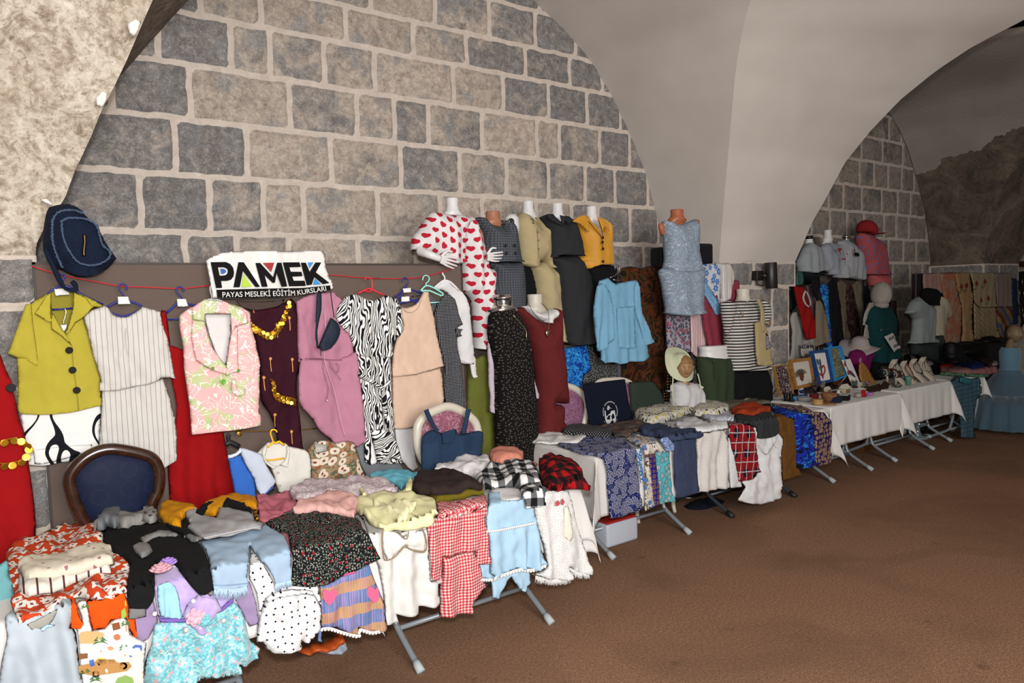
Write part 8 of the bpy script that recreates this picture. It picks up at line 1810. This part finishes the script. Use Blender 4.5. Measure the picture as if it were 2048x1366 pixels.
garment('checked_shirt', 'long blue-green checked shirt hanging from the far clothes table', 'shirt', [
    ('body', 'W5 115,630 190,590 240,600 330,620 400,600 430,740 380,850 360,990 350,1240 235,1235 215,1080 160,860 120,700', CHS, Vert(3.56), dict(n=350, fold=.014, ff=9, thick=.04)),
    ('yoke', 'W5 205,605 260,600 330,620 320,660 260,670 210,650', fab('2a5f66'), Vert(3.52), dict(n=50)),
    ('collar', 'W5 118,628 165,578 195,590 140,655', fab('23282f'), Vert(3.515), dict(n=30, thick=.01))])
# pale blue tulle gown on a doll form
GB = 3.5; TUL = mat('sheer_blue_tulle', '48606f', .9, alpha=.62, sheen=.4); TULs = pm('pale_blue_satin_tulle', lambda: (lambda u, v: mixc(nz(vec(u * 5, v), 12, 3), '43606f', '5c7f92'))(*UV()), sheen=.3)
hcd = Py((2029, 668), GB); t = thing('tulle_gown_form', (hcd.x, GB, 0), 'child form in a pale blue tulle gown with a flower crown', 'mannequin')
SKD = mat('pale_doll_plastic', plain('73604a', .05), .5)
q = head(t, hcd, .215, SKD, yaw=-.35, lip='5c3c34')
bm = bmesh.new(); bt_ = Py((2020, 690), GB); tube(bm, [hcd + Vector((-.01, .02, -.05)), bt_ + Vector((0, 0, .02)), bt_ + Vector((0, 0, -.03)), bt_ + Vector((0, 0, -.07))], [.04, .036, .05, .1], 16); lathe(bm, [(.1, -.4), (.095, -.3), (.12, -.15), (.11, -.06)], bt_, 20, sy=.75); from_bm('torso', bm, SKD, t)
for k, (dx, dz) in enumerate(((-.02, .09), (.03, .095), (.075, .085))):
    bm = bmesh.new(); c0 = hcd + Vector((dx, -.1, dz))
    for a in range(9): bmesh.ops.create_uvsphere(bm, u_segments=8, v_segments=5, radius=1, matrix=Matrix.Translation(c0 + Vector((.018 * math.cos(a * .698), -.004, .018 * math.sin(a * .698)))) @ Matrix.Rotation(-a * .698, 4, 'Y') @ Matrix.Diagonal((.016, .004, .006, 1)))
    from_bm('crown_flower', bm, fab('8e7f80'), t)
def gown(name, prof, m, amp, seed):
    V, Fc, uv = [], [], []; n = 120; c0 = bt_
    for k, (r, z) in enumerate(prof):
        for j in range(n):
            a = 2 * PI * j / n; rr = r * (1 + amp * (math.sin(a * 19 + seed + z * 2) * .6 + math.sin(a * 31 + seed * 2) * .4) * k / (len(prof) - 1)); V.append(Vector((c0.x + rr * math.cos(a), c0.y + rr * math.sin(a) * .9, z))); uv.append((a * .5, z))
    for k in range(len(prof) - 1):
        for j in range(n): i2 = (j + 1) % n; Fc.append((k * n + j, k * n + i2, (k + 1) * n + i2, (k + 1) * n + j))
    mesh_obj(name, V, Fc, m, t, True, uv)
zb = bt_.z; gown('bodice', [(.10, zb - .03), (.125, zb - .08), (.12, zb - .2), (.11, zb - .3)], TULs, .02, 0)
gown('satin_skirt', [(.115, zb - .28), (.2, zb - .5), (.27, zb - .7), (.33, .45), (.38, .25), (.40, .12)], TULs, .05, 1)
gown('tulle_overskirt', [(.13, zb - .3), (.25, zb - .45), (.36, zb - .65), (.44, .46), (.50, .28), (.54, .14), (.56, .06)], TUL, .07, 2); gown('tulle_overskirt', [(.13, zb - .33), (.22, zb - .5), (.31, zb - .7), (.40, .42), (.46, .22), (.5, .05)], TUL, .08, 4)
bm = bmesh.new(); lathe(bm, [(.15, 0), (.15, .015), (.02, .03), (.02, zb - .3)], (bt_.x, bt_.y, 0), 20); from_bm('stand', bm, BLKP, t)
# boxes under far tables
def crate(label, x0, x1, y0, y1, h, m, nm='cardboard_box'):
    t = thing(nm, ((x0 + x1) / 2, (y0 + y1) / 2, 0), label, 'box'); bm = bmesh.new(); box(bm, (x0, y0, 0), (x1, y1, h), bev=.004); from_bm('box', bm, m, t, False)
    bm = bmesh.new(); box(bm, (x0 + .005, y0 + .005, h), (x1 - .005, (y0 + y1) / 2 - .004, h + .004)); box(bm, (x0 + .005, (y0 + y1) / 2 + .004, h), (x1 - .005, y1 - .005, h + .004)); from_bm('flaps', bm, m, t, False)
crate('brown cardboard box under the necklace table', 7.5, 8.0, 4.0, 4.35, .3, fab('4a3018', name='brown_cardboard'))
w = Pz(p1('X4 1265,840'), 0); bm = bmesh.new(); lathe(bm, [(.12, 0), (.13, .02), (.05, .04), (.03, .09), (.03, .13), (.10, .16), (.13, .2), (.12, .2), (.09, .17)], (w.x, w.y + .15, 0), 26); tag(from_bm('crystal_stand', bm, mat('cut_crystal', '8f9aa0', .08, metal=.6), None), 'cut crystal pedestal dish on the carpet under the necklace table', 'dish')
# ============================================================ groups of like things
_by = {}
for o in C.objects:
    if o.parent is None and o.get('category'): _by.setdefault(o.name.split('.')[0], []).append(o)
GN = dict(folding_table='folding tables in the row along the wall', tablecloth='white tablecloths', clothes_hanger='clothes hangers on the cords', dress_form='dressed headless mannequins',
          display_board='display boards behind the stalls', towel='towels on the far rack', framed_picture='pictures leaning on the trinket table', upholstered_chair='upholstered chairs behind the tables',
          gift_box='gift boxes on the trinket table', model_house='model houses on the trinket table', black_handbag='black handbags on the far table', paper_sign='paper signs on the far stalls')
for k, l in _by.items():
    if len(l) > 1:
        for o in l:
            if not o.get('group'): o['group'] = GN.get(k, k.replace('_', ' ') + ' items on display')
